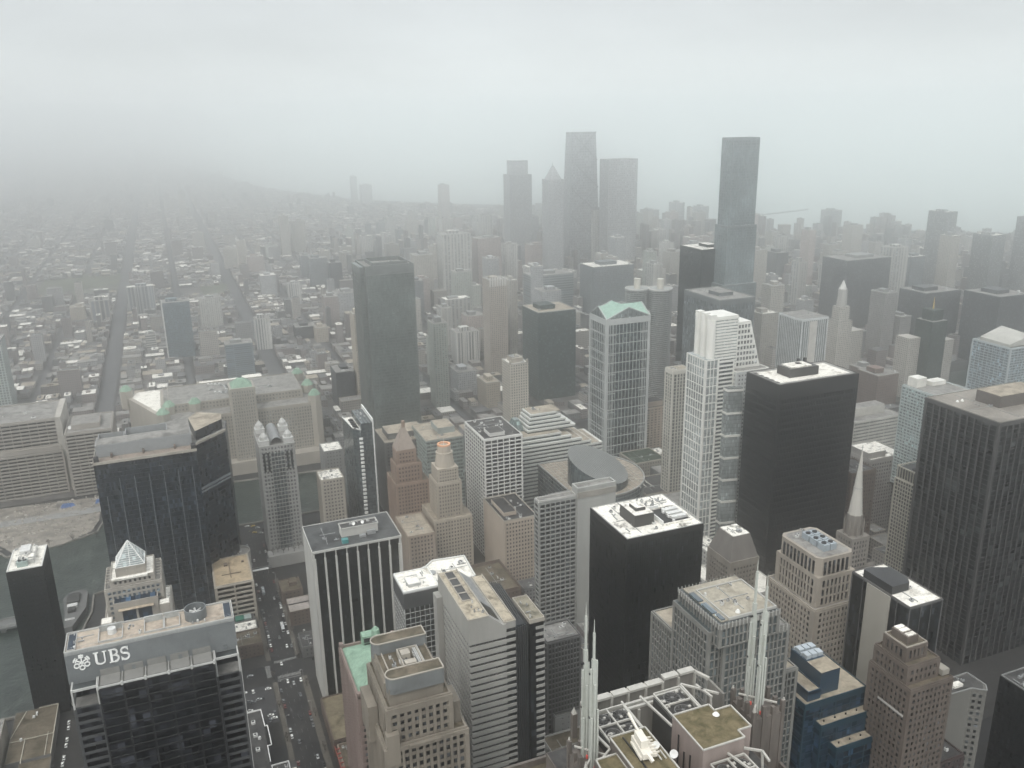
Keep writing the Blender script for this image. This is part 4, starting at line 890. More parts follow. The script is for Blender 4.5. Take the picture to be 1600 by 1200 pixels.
def blue_tower():
    t = Thing('office_tower', 'deep blue tower stepping down in tan roofed terraces', 'office tower', 295, 295)
    tn = roofmat('sandy terrace roof', (.36, .305, .22), (.26, .215, .15), .5)
    trim = plain('teal blue trim', (.012, .036, .052), .4, .1, .3)
    def st(top=1): return stl(g_navy, trim, 9, 3.9, .5, .45, top=top, corner=.5, out=.25)
    t.block(267, 306, 283, 318, 0, 130, st(3)); t.roof(267, 306, 283, 318, 130, tn, trim, .5, .5)
    t.block(274, 312, 278, 284.5, 0, 119, st(3)); t.roof(274, 312, 278, 284.5, 119, tn, trim, .5, .5)
    t.block(280, 316, 272.5, 279, 0, 108, st(3)); t.roof(280, 316, 272.5, 279, 108, tn, trim, .5, .5)
    t.part('plant_box', MB().box(270, 278, 285, 308, 130, 135, 0).box(270.4, 277.6, 285.4, 307.6, 135, 135.3, 1).wall_ring(270, 278, 285, 308, 134, 136, .4, 0), [st_blu, tn])
    t.part('plant_box', MB().box(279, 291, 287, 310, 130, 143, 0), st_blu); t.part('plant_box', MB().box(279, 291, 287, 297.5, 143, 143.2, 0), tn)
    t.part('sloped_screen', MB().quad((279, 298, 143), (291, 298, 143), (291, 311, 140), (279, 311, 140)), st_blu)
    lb = plain('light blue louvre unit', (.36, .43, .48), .5, .1, .5)
    for j in range(2):
        for i in range(3): t.part('cooling_unit', MB().box(280+i*3.7, 283+i*3.7, 299+j*5.5, 302.6+j*5.5, 143, 145.2), lb)
        t.part('duct', MB().box(279.6, 290.4, 302.8+j*5.5, 303.6+j*5.5, 143, 144.6), lb)
    for i in range(5): t.part('roof_vent', MB().cyl(278+i*7, 281, 119, 120, .4, k=8), BLK); t.part('roof_vent', MB().cyl(284+i*7, 275.6, 108, 109, .4, k=8), BLK)
    t.finish()
blue_tower()
def brown_stepped():
    t = Thing('office_tower', 'brown brick art deco tower with two white hatches on its little penthouse', 'office tower', 318, 262)
    m = plain('warm brown brick', (.13, .095, .07), .85, .25, .1, streak=True); s = punched(m, 2.7, 3.6, 1.4, 1.7, G_DARK, top=2)
    t.block(303, 330, 254, 280, 0, 148, s); t.roof(303, 330, 254, 280, 148, R_BRN, m, 1)
    t.block(304, 324, 258, 279, 148, 158, punched(m, 2.7, 4.5, 1.6, 1.7, top=2)); t.roof(304, 324, 258, 279, 158, R_BRN, m, 1)
    t.block(306, 319, 262, 276, 158, 166, punched(m, 2.7, 6, 1.6, 1.7, top=2)); t.roof(306, 319, 262, 276, 166, R_BRN, st_bone2, .6, .4)
    t.part('penthouse', MB().box(308, 315, 264, 274, 166, 170), m)
    for y in (264.6, 268.4, 271.4): t.part('roof_hatch', MB().box(309, 314, y, y+2.4, 170, 170.5), R_WH2)
    t.part('pale_band', MB().box(302.3, 302.7, 256, 272, 132, 133), st_bone); t.part('turret_roof', MB().box(325, 329.5, 256, 262, 149, 152), st_lime)
    t.finish(100)
brown_stepped()
def plain_slab():
    t = Thing('apartment_tower', 'plain grey slab with small windows only on its right edge beside the brown brick tower', 'apartment tower', 360, 274)
    m = plain('plain grey render', (.165, .16, .138), .85, .2, .06, .2, streak=True); OCC.append((340, 380, 260, 285))
    t.a('wall', m).prism([(346, 273), (369, 272), (374.6, 267.4), (378, 271), (378, 283), (348, 282)], 0, 118)
    t.a('roof', R_DRK).prism([(347, 274), (369, 273), (374, 269.5), (377, 272), (377, 282), (349, 281)], 117.9, 118.2)
    q = MB(); P_ = [(346, 273), (369, 272), (374.6, 267.4), (378, 271), (378, 283), (348, 282)]
    for i in range(6): q.bar((*P_[i], 118.3), (*P_[(i+1) % 6], 118.3), .5)
    t.part('coping', q, st_gry)
    d = Vector((5.6, -4.6, 0)).normalized(); nn = Vector((-4.6, -5.6, 0)).normalized()
    for j in range(28):
        for u in (1.6, 4.6):
            c = Vector((369, 272, 114-j*3.7))+d*u+nn*.04; w = MB(); e1 = d*.75; e2 = Vector((0, 0, .9)); w.quad(tuple(c-e1-e2), tuple(c+e1-e2), tuple(c+e1+e2), tuple(c-e1+e2)); t.part('window', w, G_DARK)
    for x, y, w, dd in ((347.5, 274.5, 5, 3), (360, 275, 6, 3.4), (356, 278, 3, 2.4)): t.part('roof_unit', MB().box(x, x+w, y, y+dd, 118.2, 119.6), R_WHT)
    t.units(350, 370, 275, 280, 118.2, 5, 73, 1.6); t.finish()
plain_slab()
tower('office_block', 'dark red brick block in front of the plain grey slab', 'office block', 335, 352, 258, 271, 92, punched(plain('dark red brick', (.06, .036, .034), .85, .2, .1), 3, 3.6, 1.8, 2), R_DRK, n_units=2, seed=74, nwin=30)
tower('office_block', 'low block with a white roof edge and rooftop clutter right of the blue tower', 'office block', 346, 366, 286, 312-18, 62, punched(st_gr2, 3, 3.6, 1.8, 2), R_WHT, WHT, 1.0, n_units=8, seed=75, nwin=20)
tower('office_tower', 'flat roofed dark tower with pale rooftop pipework at the lower right edge', 'office tower', 430, 470, 268, 300, 90, stl(g_black, blk_st, 3, 3.8, .3, .5), R_DRK, st_gry, .8, n_units=18, seed=76)
tower('office_tower', 'black glass tower filling the far right edge behind the grey piered giant', 'office tower', 640, 700, 395, 470, 172, stl(g_black, blk_st, 3, 3.8, .3, .5), R_DRK, n_units=5, seed=77)
# mansard roofed stone tower left of the bronze giant
t = Thing('office_tower', 'sooty stone tower with a mansard crown and small white roof left of the bronze giant', 'office tower', 335, 440)
m = plain('grey brown stone', (.235, .2, .155), .85, .3, .1, streak=True)
t.block(333, 356, 436, 462, 0, 118, punched(m, 2.7, 3.7, 1.4, 1.7, top=5, corner=2.5, out=.6))
t.part('mansard_roof', MB().pyr(333, 356, 436, 462, 118, 134, 0, .62), plain('brown mansard slate', (.17, .15, .13), .8, .2, .2, streak=True)); t.part('flat_roof', MB().box(338, 351.4, 441.4, 456.6, 133.9, 134.5), R_WHT)
t.part('roof_unit', MB().cyl(346, 446, 134.5, 135.6, 2.2, k=16), AC_G); t.units(339, 348, 443, 454, 134.5, 4, 79, 1.5); t.finish(100)
tower('office_block', 'low block with a clean cream roof in the gap behind the mansard crowned tower', 'office block', 398, 452, 520, 580, 25, punched(st_bone, 4, 4, 2, 2), R_WH2, st_bone, .8, n_units=3, seed=80, nwin=30)
tower('office_block', 'small pale block with round rooftop vents beside the bronze giant', 'office block', 420, 438, 580, 612, 34, punched(st_bone, 4, 4, 2, 2), R_WHT, st_bone, .8, n_units=8, seed=81, nwin=20)
# white stepped postmodern tower
def white_ziggurat():
    t = Thing('office_tower', 'bright white postmodern tower with ribbed shafts and a slanted gridded shoulder', 'office tower', 470, 650)
    m = plain('bright white granite', (.66, .65, .58), .65, .08, .05); gg = plain('grey white granite', (.46, .48, .46), .7, .08, .05)
    # west curtain bay
    t.block(434, 448, 622, 652, 0, 203, stl(g_pale, m, 3.6, 8.2, .7, .9, top=1.2, corner=1.6, out=.4))
    # ribbed shafts rising above it
    for i in range(3):
        y = 627+i*9.3; q = MB().cyl(441.5, y, 203, 241-i*0+(-3 if i == 0 else 0), 4.0, k=14); t.part('ribbed_shaft', q, m)
        t.part('shaft_cap', MB().box(438.5, 444.5, y-3, y+3, 238, 243), m)
    t.a('upper_wall', m).box(445, 470, 627, 652, 190, 240); q = t.a('upper_band', m)
    gb = t.a('ribbon_window', g_pale); gb.box(446, 469.5, 626.8, 627, 192, 238)
    for j in range(17): q.box(445.6, 470.2, 626.3, 626.8, 192+j*2.8, 192+j*2.8+1.7, 0, True)
    # mid shaft with ribbon windows
    t.block(448.5, 466, 624, 650, 0, 200, stl(g_slate, m, 16, 3.9, .6, 1.7, top=2, corner=1.2, out=.4))
    # slanted gridded shoulder
    sl = MB(); P_ = [(470, 631), (499, 631), (499, 652), (470, 652)]
    n = len(sl.v); sl.v += [(468, 631, 188), (500, 631, 188), (500, 652, 188), (468, 652, 188), (468, 631, 232), (487, 631, 232), (487, 652, 232), (468, 652, 232)]
    for f in ((4,5,6,7),(0,1,5,4),(1,2,6,5),(2,3,7,6),(3,0,4,7)): sl.f.append(tuple(n+i for i in f)); sl.m.append(0)
    t.part('slanted_shoulder', sl, m)
    for j in range(8):
        for i in range(8):
            x = 470.5+i*3.4; z = 190.5+j*5.1
            if x+2 < 499.5-(z-188+3)*13/44: t.wins.append((1000+i+j, (x+1, 630.95, z+1.5), 0, 2.1, 2.9, G_MID))
    t.block(466.5, 502, 620, 655, 0, 188, punched(gg, 3.3, 3.9, 1.7, 2.0, G_MID, top=2.5, out=.35)); t.roof(466.5, 502, 620, 655, 188, R_GRY, m, .8, .8)
    # projecting glass bay with white rings
    t.a('glass_bay', g_pale).prism([(456, 617), (470, 614), (472, 620.5), (456, 625)], 0, 175)
    q = t.a('bay_ring', m)
    for j in range(8): q.prism([(455.6, 616.6), (470.3, 613.4), (472.5, 621), (455.6, 625)], j*22+18, j*22+20.2)
    t.finish(100)
white_ziggurat()

# ================================================================== MIDDLE DISTANCE
def arched_glass():
    t = Thing('office_tower', 'tall slate glass tower with white grid lines and green pedimented roof', 'office tower', 490, 870)
    w = plain('pale granite grid', (.40, .42, .40), .6, .1, .05)
    x0, x1, y0, y1, z = 457, 514, 852, 894, 190
    t.block(x0, x1, y0, y1, 0, z, stl(g_slate, w, 4.6, 11.75, .5, .8, top=7, corner=3.0, out=.5))
    q = t.a('fine_grid', w)
    for j in range(8):
        zz = j*23.5+6; q.box(x0-.4, x0+12, y0-.38, y0, zz, zz+.7, 0, True); q.box(x1-12, x1+.3, y0-.38, y0, zz, zz+.7, 0, True); q.box(x0-.38, x0, y0, y1, zz, zz+.7, 0, True)
    for x in (x0+5, x0+9.2, x1-9.2, x1-5): q.box(x-.35, x+.35, y0-.42, y0, 0, z-6, 0, True)
    for y in (y0+5, y1-5): q.box(x0-.42, x0, y-.35, y+.35, 0, z-6, 0, True)
    cx, cy = (x0+x1)/2, (y0+y1)/2
    g = MB()
    # four pediments with crossing gable roofs
    r = MB(); H = 12; zc = z
    A, B, Cc, D = (x0, y0, zc), (x1, y0, zc), (x1, y1, zc), (x0, y1, zc)
    S_, N_, E_, W_ = (cx, y0, zc+H), (cx, y1, zc+H), (x1, cy, zc+H), (x0, cy, zc+H); O = (cx, cy, zc+H)
    for a, b, p in ((A, B, S_), (B, Cc, E_), (Cc, D, N_), (D, A, W_)): g.tri(a, b, p)
    t.part('pediment', g, glass('pediment glass', (.1, .11, .11), .3))
    for a, p in ((A, S_), (B, S_), (B, E_), (Cc, E_), (Cc, N_), (D, N_), (D, W_), (A, W_)): r.tri(a, p, O)
    t.part('copper_roof', r, roofmat('minty copper', (.30, .42, .355), (.24, .35, .295)))
    q = MB()
    for a, p in ((A, S_), (B, S_), (B, E_), (Cc, E_), (Cc, N_), (D, N_), (D, W_), (A, W_)): q.bar(a, p, 1.2)
    t.part('gable_trim', q, w); t.finish()
arched_glass()
def corncob(x, y, lab):
    t = Thing('apartment_tower', lab, 'apartment tower', x, y, group='twin round towers')
    cc = plain('corncob concrete', (.30, .31, .30), .8, .12, .05)
    t.a('core_wall', glass('balcony dark', (.05, .055, .055), .5)).cyl(x, y, 0, 176, 14.6, k=32)
    q = t.a('balcony_ring', cc)
    for j in range(60):
        n = len(q.v); k = 48; z0 = 3+j*2.9
        for zz in (z0, z0+1.15):
            for i in range(k):
                r = 16.2+1.0*abs(sin(8*pi*i/k)); q.v.append((x+r*cos(2*pi*i/k), y+r*sin(2*pi*i/k), zz))
        for i in range(k): jn = (i+1) % k; q.f.append((n+i, n+jn, n+k+jn, n+k+i)); q.m.append(0)
        q.f.append(tuple(range(n+k, n+2*k))); q.m.append(0)
    t.part('roof_deck', MB().cyl(x, y, 177, 179, 17.2, k=40), cc); t.part('roof_rim', MB().ring(x, y, 179, 180.4, 17.2, 16.5, 40), st_wht)
    t.part('core_drum', MB().cyl(x, y, 179, 193, 4.6, k=20), plain('cream core', (.5, .47, .38), .7)); t.finish()
corncob(640, 1036, 'nearer round corncob tower with a cream core on its roof')
corncob(612, 1052, 'round corncob tower half hidden behind the green pedimented tower')
tower('office_tower', 'dark grey glass tower with an open roof pit behind the white postmodern tower', 'office tower', 624, 676, 872, 950, 193, stl(glass('misty glass', (.06, .07, .075), .4, .2), plain('misty grid', (.11, .125, .13), .6), 4.5, 8, .5, .5, top=6, corner=1), R_GRY, st_gry, 1.2, n_units=2, seed=90, pent=(.3, .7, .3, .6, 4))
tower('office_tower', 'flat black slab tower with a white flecked roof standing left of the tallest misty tower', 'office tower', 770, 826, 1129, 1190, 212, stl(glass('ibm glass', (.02, .024, .026), .1, .25), blk_st, 1.6, 4, .2, .2, top=3), R_WHT, BLK, .5, n_units=4, seed=91, pent=(.4, .7, .3, .7, 4))
FIN = tower('office_tower', 'pale building lined with close white fins and one blank panel', 'office tower', 774, 816, 895, 942, 150, stl(glass('fin glass', (.05, .06, .065), .2), plain('white fin', (.50, .53, .52), .6), 3.4, 4, 1.1, 0, top=3, corner=1, out=.8), R_GRY, st_gry, .6, n_units=2, seed=92, done=False)
FIN.part('blank_panel', MB().box(786, 798, 893.6, 894.1, 0, 146), plain('cream blank panel', (.5, .47, .41), .7)); FIN.finish()
bpy.context.view_layer.update()
def slim_giant():
    t = Thing('skyscraper', 'tallest misty glass skyscraper vanishing upward into the fog on the right', 'skyscraper', 815, 1115)
    g = glass('silver blue glass', (.12, .145, .15), .06, .2, .5, 1.5, 3.8); tr = plain('silver spandrel', (.17, .19, .195), .5)  # glass colour lightened, part of the haze painted in
    s = stl(g, tr, 5, 4, .3, .7, top=3, corner=.4)
    t.block(791, 852, 1098, 1134, 0, 160, s); t.block(794, 847, 1100, 1132, 160, 250, s); t.block(797, 844, 1102, 1130, 250, 378, s)
    t.roof(797, 844, 1102, 1130, 378, R_GRY, tr); t.finish()
slim_giant()
def tall_slab():
    t = Thing('skyscraper', 'broad grey green glass slab standing alone left of centre in the mist', 'skyscraper', 258, 1080)
    g = glass('grey green glass', (.085, .10, .094), .12, .2, .5, 1.5, 4.1); tr = plain('grey green band', (.14, .155, .147), .5)
    s = stl(g, tr, 1.6, 4.1, .18, 1.1, top=9, corner=1.2, out=.25)
    t.block(228, 290, 1060, 1120, 0, 236, s); t.block(222, 227.9, 1068, 1112, 0, 236, s)
    t.roof(228, 290, 1060, 1120, 236, R_GRY, tr, 2, 1); t.part('roof_screen', MB().wall_ring(238, 284, 1066, 1110, 236, 241, .8), tr)
    t.part('pale_line', MB().box(228, 290, 1059.3, 1059.6, 226, 226.8), st_gry); t.units(236, 280, 1066, 1105, 236.1, 6, 93); t.finish()
tall_slab()
# drum and slanted disc on the glass atrium block
def atrium():
    t = Thing('civic_building', 'low glass block with a great sliced drum and slanting louvred disc on its gridded roof', 'civic building', 370, 690)
    fr = plain('grey steel frame', (.27, .28, .27), .6); gd = roofmat('orange brown roof panels', (.33, .27, .2), (.24, .2, .155), .5)
    z = 74
    poly = [(325, 748), (325, 668)]+[(362+52*cos(a), 703+54*sin(a)) for a in [radians(-108+i*9) for i in range(18)]]
    t.a('glass_wall', g_slate).prism(poly, 0, z-1); q = t.a('wall_grid', fr)
    for j in range(1, 17): q.prism([(a*1.0+(-.12 if a < 330 else 0), b-.1) for a, b in poly], j*4.4, j*4.4+.5)
    t.a('roof', gd).prism(poly, z-1, z)
    q = MB()
    for i in range(14): q.bar((325+i*6, 655 if i > 3 else 668, z+.2), (325+i*6, 747, z+.2), .7)
    for i in range(14): q.bar((325, 672+i*5.8, z+.25), (362+50*math.sqrt(max(.05, 1-((672+i*5.8-703)/54)**2)), 672+i*5.8, z+.25), .6)
    q2 = MB()
    for i in range(len(poly)): a, b = poly[i], poly[(i+1) % len(poly)]; q2.bar((a[0], a[1], z+.5), (b[0], b[1], z+.5), 1.2)
    t.part('roof_grid', q, plain('pale roof batten', (.40, .37, .31), .7)); t.part('coping', q2, fr)
    # sliced cylinder
    c2, r2, k = (360, 684), 29, 48
    q = MB(); n = len(q.v); pts = [(c2[0]+r2*cos(2*pi*i/k), c2[1]+r2*sin(2*pi*i/k)) for i in range(k)]
    def hz(x, y): return z+19+((y-c2[1])*.73-(x-c2[0])*.67)*.42
    q.v += [(x, y, z) for x, y in pts]+[(x, y, hz(x, y)) for x, y in pts]
    for i in range(k): j = (i+1) % k; q.f.append((n+i, n+j, n+k+j, n+k+i)); q.m.append(0)
    q.f.append(tuple(range(n+k, n+2*k))); q.m.append(1)
    o = t.part('sliced_drum', q, [g_slate, plain('louvred disc', (.14, .15, .143), .5, .12, .3)])
    q = MB()
    for i in range(-28, 29, 2):
        h = math.sqrt(max(0, r2*r2-i*i)); 
        q.bar((c2[0]+i, c2[1]-h, hz(c2[0]+i, c2[1]-h)+.15), (c2[0]+i, c2[1]+h, hz(c2[0]+i, c2[1]+h)+.15), .35)
    t.part('louvre', q, plain('louvre rib', (.22, .23, .22), .5), parent=o, kind='stuff')
    t.finish()
atrium()
# grid tower with white blank end
def grid_and_wall():
    t = Thing('office_tower', 'grey gridded tower joined to a blank pale concrete shaft in front of the sliced drum', 'office tower', 285, 590)
    t.block(243, 275, 558, 566, 0, 128, stl(G_DARK, plain('grid concrete', (.27, .275, .255), .8, .12, .06), 4.4, 3.9, .9, 1.3, top=2.5, out=.6, win=G_DARK, fn='wall_grid', cn='wall')); t.roof(243, 275, 558, 566, 128, R_GRY, st_bone, 1, .8)
    sh = plain('pale stained concrete', (.38, .385, .35), .8, .16, .06, streak=True)
    t.a('blank_wall', sh).box(275.1, 309, 556, 566, 0, 133); t.part('coping', MB().wall_ring(275, 309.2, 555.8, 566.2, 133, 135, 1.2), sh); t.part('roof', MB().box(276.2, 308, 557, 565, 133, 133.3), R_GRY)
    t.a('cornice', plain('cornice band', (.3, .27, .22), .8)).box(274.8, 309.3, 555.6, 556, 126, 131)  # flat brownish band below the coping
    t.finish(100)
grid_and_wall()
tower('apartment_block', 'tan block with a blank plaster wall and two black roof levels', 'office block', 248, 280, 647, 700, 70, punched(plain('peach plaster wall', (.46, .36, .26), .8, .1, .05), 2.8, 3.8, 1.4, 1.8, top=2), roofmat('sooty black roof', (.05, .05, .05), (.03, .03, .03)), st_bone2, 1.2, n_units=10, seed=95, faces='SEN', pent=(.12, .5, .2, .8, 3.2))
tower('office_tower', 'white gridded box tower with a cluttered open roof', 'office tower', 254, 292, 710, 765, 125, stl(G_DARK, st_wht, 6.2, 3.9, .9, 1.1, top=1.8, out=.6, cn='wall', fn='wall_grid', win=G_DARK), R_DRK, st_wht, .8, n_units=14, seed=96, pent=(.2, .6, .1, .4, 3))
def ziggurat_bands():
    t = Thing('office_block', 'wide stepped building of white bands with a green glass corner', 'office block', 350, 770)
    w = plain('stepped white spandrel', (.52, .53, .48), .7, .08, .1); x0, x1, y0, y1 = 308, 403, 756, 800; OCC.append((x0, x1, y0, y1))
    for k in range(23):
        z = 6+k*4.1; f = max(0, k-18); xr = x1-f*11-(0 if f == 0 else 2)
        yy = y0+max(0, k-20)*2.0
        t.a('ribbon_glass', g_slate).box(x0+.7, xr-.7, yy+.7, y1-.7, z, z+2.12); t.a('white_band', w).box(x0, xr, yy, y1, z+2.1, z+4.1)
        if f and f < 5: t.a('terrace_roof', R_TAN).box(xr+1, xr+10, yy+1, y1-1, z-.1, z+.12)
    t.a('terrace_roof', R_TAN).box(x0+1, xr-1, yy+1, y1-1, z+4.0, z+4.3)
    for k in range(5):
        z = 100.4+k*3.6; i = k*1.6
        t.a('ribbon_glass', g_slate).box(x0+14+i+.5, x1-26-i*3-.5, y0+12+i+.5, y1-3, z, z+1.7); t.a('white_band', w).box(x0+14+i, x1-26-i*3, y0+12+i, y1-2.6, z+1.7, z+3.6)
    t.a('roof', R_TAN).box(x0+22, x1-40, y0+20, y1-3, 118, 118.7); t.part('glass_corner', MB().pyr(x0-.5, x0+18, y1-26, y1+1, 92, 112, 0, .3), g_grn)
    t.units(x0+28, x1-60, y0+24, y1-8, 118.6, 5, 97); t.finish()
ziggurat_bands()
tower('office_block', 'sea green glass block with a buff roof left of the white gridded tower', 'office block', 222, 262, 797, 850, 98, stl(g_grn, plain('pale green band', (.27, .32, .30), .6), 4, 4.1, .25, 1.6, top=1.4, out=.3), R_TAN, st_bone2, 1, n_units=5, seed=98, pent=(.45, .9, .3, .8, 6))
tower('office_block', 'dark stone block with a raised tan roof behind the brown pointed tower', 'office block', 188, 238, 835, 880, 88, punched(st_gr2, 3.4, 3.8, 1.7, 2), R_TAN, st_bone2, 1, n_units=3, seed=99, nwin=60, pent=(.12, .9, .2, .8, 6))
def pointed_brown():
    t = Thing('office_tower', 'reddish brown tower narrowing to a steep pointed cap with a lantern', 'office tower', 186, 742)
    m = plain('reddish brown terracotta', (.235, .175, .14), .85, .2, .08, streak=True)
    t.block(172, 204, 728, 762, 0, 86, punched(m, 2.9, 3.6, 1.4, 1.6, top=2)); t.roof(172, 204, 728, 762, 86, R_BRN, m)
    t.block(174, 198, 731, 752, 86, 104, punched(m, 2.9, 3.6, 1.6, 1.8, top=2)); t.roof(174, 198, 731, 752, 104, R_BRN, m)
    t.block(176, 194, 734, 749, 104, 118, punched(m, 2.9, 3.6, 1.6, 1.8, top=3))
    t.part('steep_roof', MB().pyr(175.6, 194.4, 733.6, 749.4, 118, 139, 0, .14), plain('tan brick cap', (.31, .24, .185), .85, .15, .3)); t.part('lantern', MB().box(183.6, 186.6, 740, 743, 138, 144), m)
    t.finish(100)
pointed_brown()
def wedding_cake():
    t = Thing('office_tower', 'cream art deco tower tapering to a round top with an orange rim', 'office tower', 212, 700)
    m = plain('cream terracotta', (.43, .36, .265), .8, .2, .1, streak=True); s = punched(m, 2.7, 3.5, 1.3, 1.6, top=2)
    t.block(196, 232, 688, 728, 0, 62, s); t.roof(196, 232, 688, 728, 62, R_TAN, m)
    t.block(201, 224, 692, 716, 62, 96, s); t.roof(201, 224, 692, 716, 96, R_TAN, m, 1.6, .8)
    for (x, y) in ((200, 690), (225, 690), (200, 716), (208, 690), (216, 690)): t.part('urn', MB().cyl(x, y, 62, 66.5, .9, .3, 8), m)
    t.block(203, 222, 694, 713, 96, 110, punched(m, 2.4, 3.4, 1.2, 1.5, top=2))
    t.a('round_crown', m).cyl(212.5, 703.5, 110, 121, 9, 7.6, 20); t.part('crown_rib', MB().cyl(212.5, 703.5, 121, 123, 7.8, 7.8, 20), m); t.a('round_crown', m).cyl(212.5, 703.5, 123, 129, 6.6, 6.1, 16)
    t.part('orange_rim', MB().ring(212.5, 703.5, 129, 130.4, 6.2, 4.4, 20), plain('orange rim', (.62, .34, .2), .7)); t.part('mast', MB().cyl(212.5, 703.5, 129, 136, .3, .1, 6), WHT)
    t.finish(100)
wedding_cake()
def knife_edge():
    t = Thing('office_tower', 'slim dark glass tower with one white knife edge and a ladder of white balconies', 'office tower', 160, 840)
    t.a('glazing', g_slate).prism([(147, 842), (150, 806), (156, 797), (168, 797), (168, 842)], 0, 120); q = t.a('floor_line', plain('slate line', (.09, .1, .1), .6))
    for j in range(1, 30): q.prism([(146.9, 842), (149.9, 805.9), (155.9, 796.9), (168, 796.9), (168, 842)], j*4, j*4+.4)
    t.a('upper_glass', g_slate).box(157, 168, 797, 842, 120, 127)
    t.part('white_edge_wall', MB().box(168, 169, 795.5, 846, 0, 131), WHT); t.part('white_edge_wall', MB().box(155.4, 155.8, 796.6, 797, 118, 126), WHT)
    for j in range(24): t.part('balcony', MB().box(154.2, 157.6, 795.2, 797.2, 14+j*4.2, 16+j*4.2, 0, True), WHT)
    t.a('roof', R_WHT).prism([(148, 841), (151, 806), (156.5, 798), (167.6, 798), (167.6, 841)], 119.9, 120.3)
    q = MB()
    for i in range(5): q.box(151, 155.6, 802+i*6.5, 806+i*6.5, 120.3, 121.4)
    t.part('roof_well', q, BLK); t.part('roof_rim', MB().bar((147, 842, 121), (150, 806, 121), .8).bar((150, 806, 121), (156, 797, 121), .8), WHT); t.units(158, 165, 812, 835, 127, 5, 100, 2); t.finish()
knife_edge()
def four_turrets():
    t = Thing('office_tower', 'pale stone tower with four domed corner turrets and a vaulted glass centre roof', 'office tower', 76, 810)
    m = plain('silvery granite', (.34, .335, .31), .75, .14, .08, streak=True); x0, x1, y0, y1 = 58.5, 91, 792, 838
    s = punched(m, 3.0, 3.9, 1.3, 1.6, G_MID, top=2)
    t.block(x0, x1, y0, y1, 0, 120, s)
    t.part('central_bay', MB().box(x0+10, x1-10, y0-1.3, y0-.6, 8, 112), g_slate)
    q = MB()
    for i in range(5): q.box(x0+10+i*3-.2, x0+10.2+i*3, y0-1.6, y0-1.3, 8, 112, 0, True)
    for j in range(26): q.box(x0+10, x1-10, y0-1.5, y0-1.3, 8+j*4, 8.7+j*4, 0, True)
    t.part('bay_mullion', q, m)
    for x in (x0+3.6, x0+7.4, x1-7.4, x1-3.6): t.part('tall_window', MB().box(x-1.0, x+1.0, y0-.75, y0-.5, 94, 113), G_DARK)
    for (cx, cy) in ((x0+5, y0+5), (x1-5, y0+5), (x0+5, y1-5), (x1-5, y1-5)):
        t.part('turret', MB().box(cx-4.6, cx+4.6, cy-4.6, cy+4.6, 120, 125, 0).cyl(cx, cy, 125, 128.5, 3.6, k=12).cyl(cx, cy, 128.5, 131.5, 3.4, 1.2, 12).cyl(cx, cy, 131.5, 134, .7, .3, 8), plain('pale turret stone', (.46, .46, .43), .7, .1, .4))
    q = MB(); n = 10; xa, xb = x0+11, x1-11
    for i in range(n):
        a0, a1 = pi*i/n, pi*(i+1)/n; mx_, rx = (xa+xb)/2, (xb-xa)/2
        p = lambda a, y: (mx_-rx*cos(a), y, 120+7*sin(a)); q.quad(p(a0, y0+1), p(a1, y0+1), p(a1, y1-1), p(a0, y1-1))
    t.part('vaulted_roof', q, plain('grey vault metal', (.2, .21, .21), .5)); t.a('roof', R_GRY).box(x0+.5, x1-.5, y0+.5, y1-.5, 119.6, 120.1)
    t.a('podium', m).box(x0-3, x1+4, y0-14, y0-.7, 0, 12); t.finish(100)
four_turrets()
# blocks around the turreted tower
tower('office_block', 'cream block with a cluttered white roof right of the turreted tower', 'office block', 112, 134, 786, 812, 78, punched(st_bone2, 3, 3.7, 1.5, 1.8), R_WHT, n_units=8, seed=101, nwin=60)
tower('office_block', 'grey block with a flat white cap behind the cream block', 'office block', 126, 146, 846, 872, 84, punched(st_gry, 3.4, 3.7, 2, 2.2), R_WHT, n_units=1, seed=102, nwin=40)
tower('office_block', 'low old roof deck with brown gardens behind the white striped tower', 'office block', 110, 146, 690, 735, 34, punched(st_bone2, 3, 3.7, 1.5, 1.8), R_BRN, n_units=10, seed=103, nwin=20)
tower('office_block', 'low tan brick block with pale corner piers left of the cream art deco tower', 'office block', 166, 190, 668, 712, 62, punched(st_tan, 3, 3.7, 1.5, 1.8), R_TAN, n_units=4, seed=104, nwin=40)
tower('office_block', 'dark brown brick block with notched white roof walls in the middle distance', 'office block', 196, 240, 590, 640, 36, punched(st_brn, 3.4, 3.8, 2.2, 2.2), R_BRN, st_brn, 3, n_units=5, seed=105, nwin=40)
tower('office_block', 'slate blue glass block low beside the stepped white bands', 'office block', 300, 322, 640, 668, 78, stl(g_slate, st_gry, 4, 4, .3, .5), R_TAN, n_units=2, seed=106, pent=(.2, .6, .2, .6, 3))
# behind the atrium
tower('apartment_tower', 'brown tower with curved balcony bays right of the green pedimented tower', 'apartment tower', 521, 556, 868, 896, 68, stl(g_slate, st_tan, 5.5, 3.4, 2.2, 1.7, cn='wall', fn='wall_relief', out=.7), R_DRK, n_units=3, seed=107, pent=(.2, .8, .2, .8, 6))
tower('office_tower', 'cream tower of strong vertical piers beside the white postmodern tower', 'office tower', 466, 486, 724, 738, 162, stl(g_slate, plain('cream pier', (.48, .45, .37), .7, .1, .05), 3.6, 3.8, 1.3, .6, top=4, out=.7), R_TAN, n_units=3, seed=108)
tower('office_block', 'low block with dark garden roof between the drum and the white tower', 'office block', 470, 510, 800, 838, 30, punched(st_lime, 3.4, 4, 1.8, 2), roofmat('dark green roof', (.05, .075, .05), (.03, .04, .03)), st_bone2, 1, n_units=3, seed=109, nwin=30)
tower('office_block', 'wide low brown roofed block right of the sliced drum', 'office block', 442, 508, 728, 772, 26, punched(st_lime, 3.4, 4, 1.8, 2), R_DRK, st_bone2, 1, n_units=4, seed=110, nwin=30)
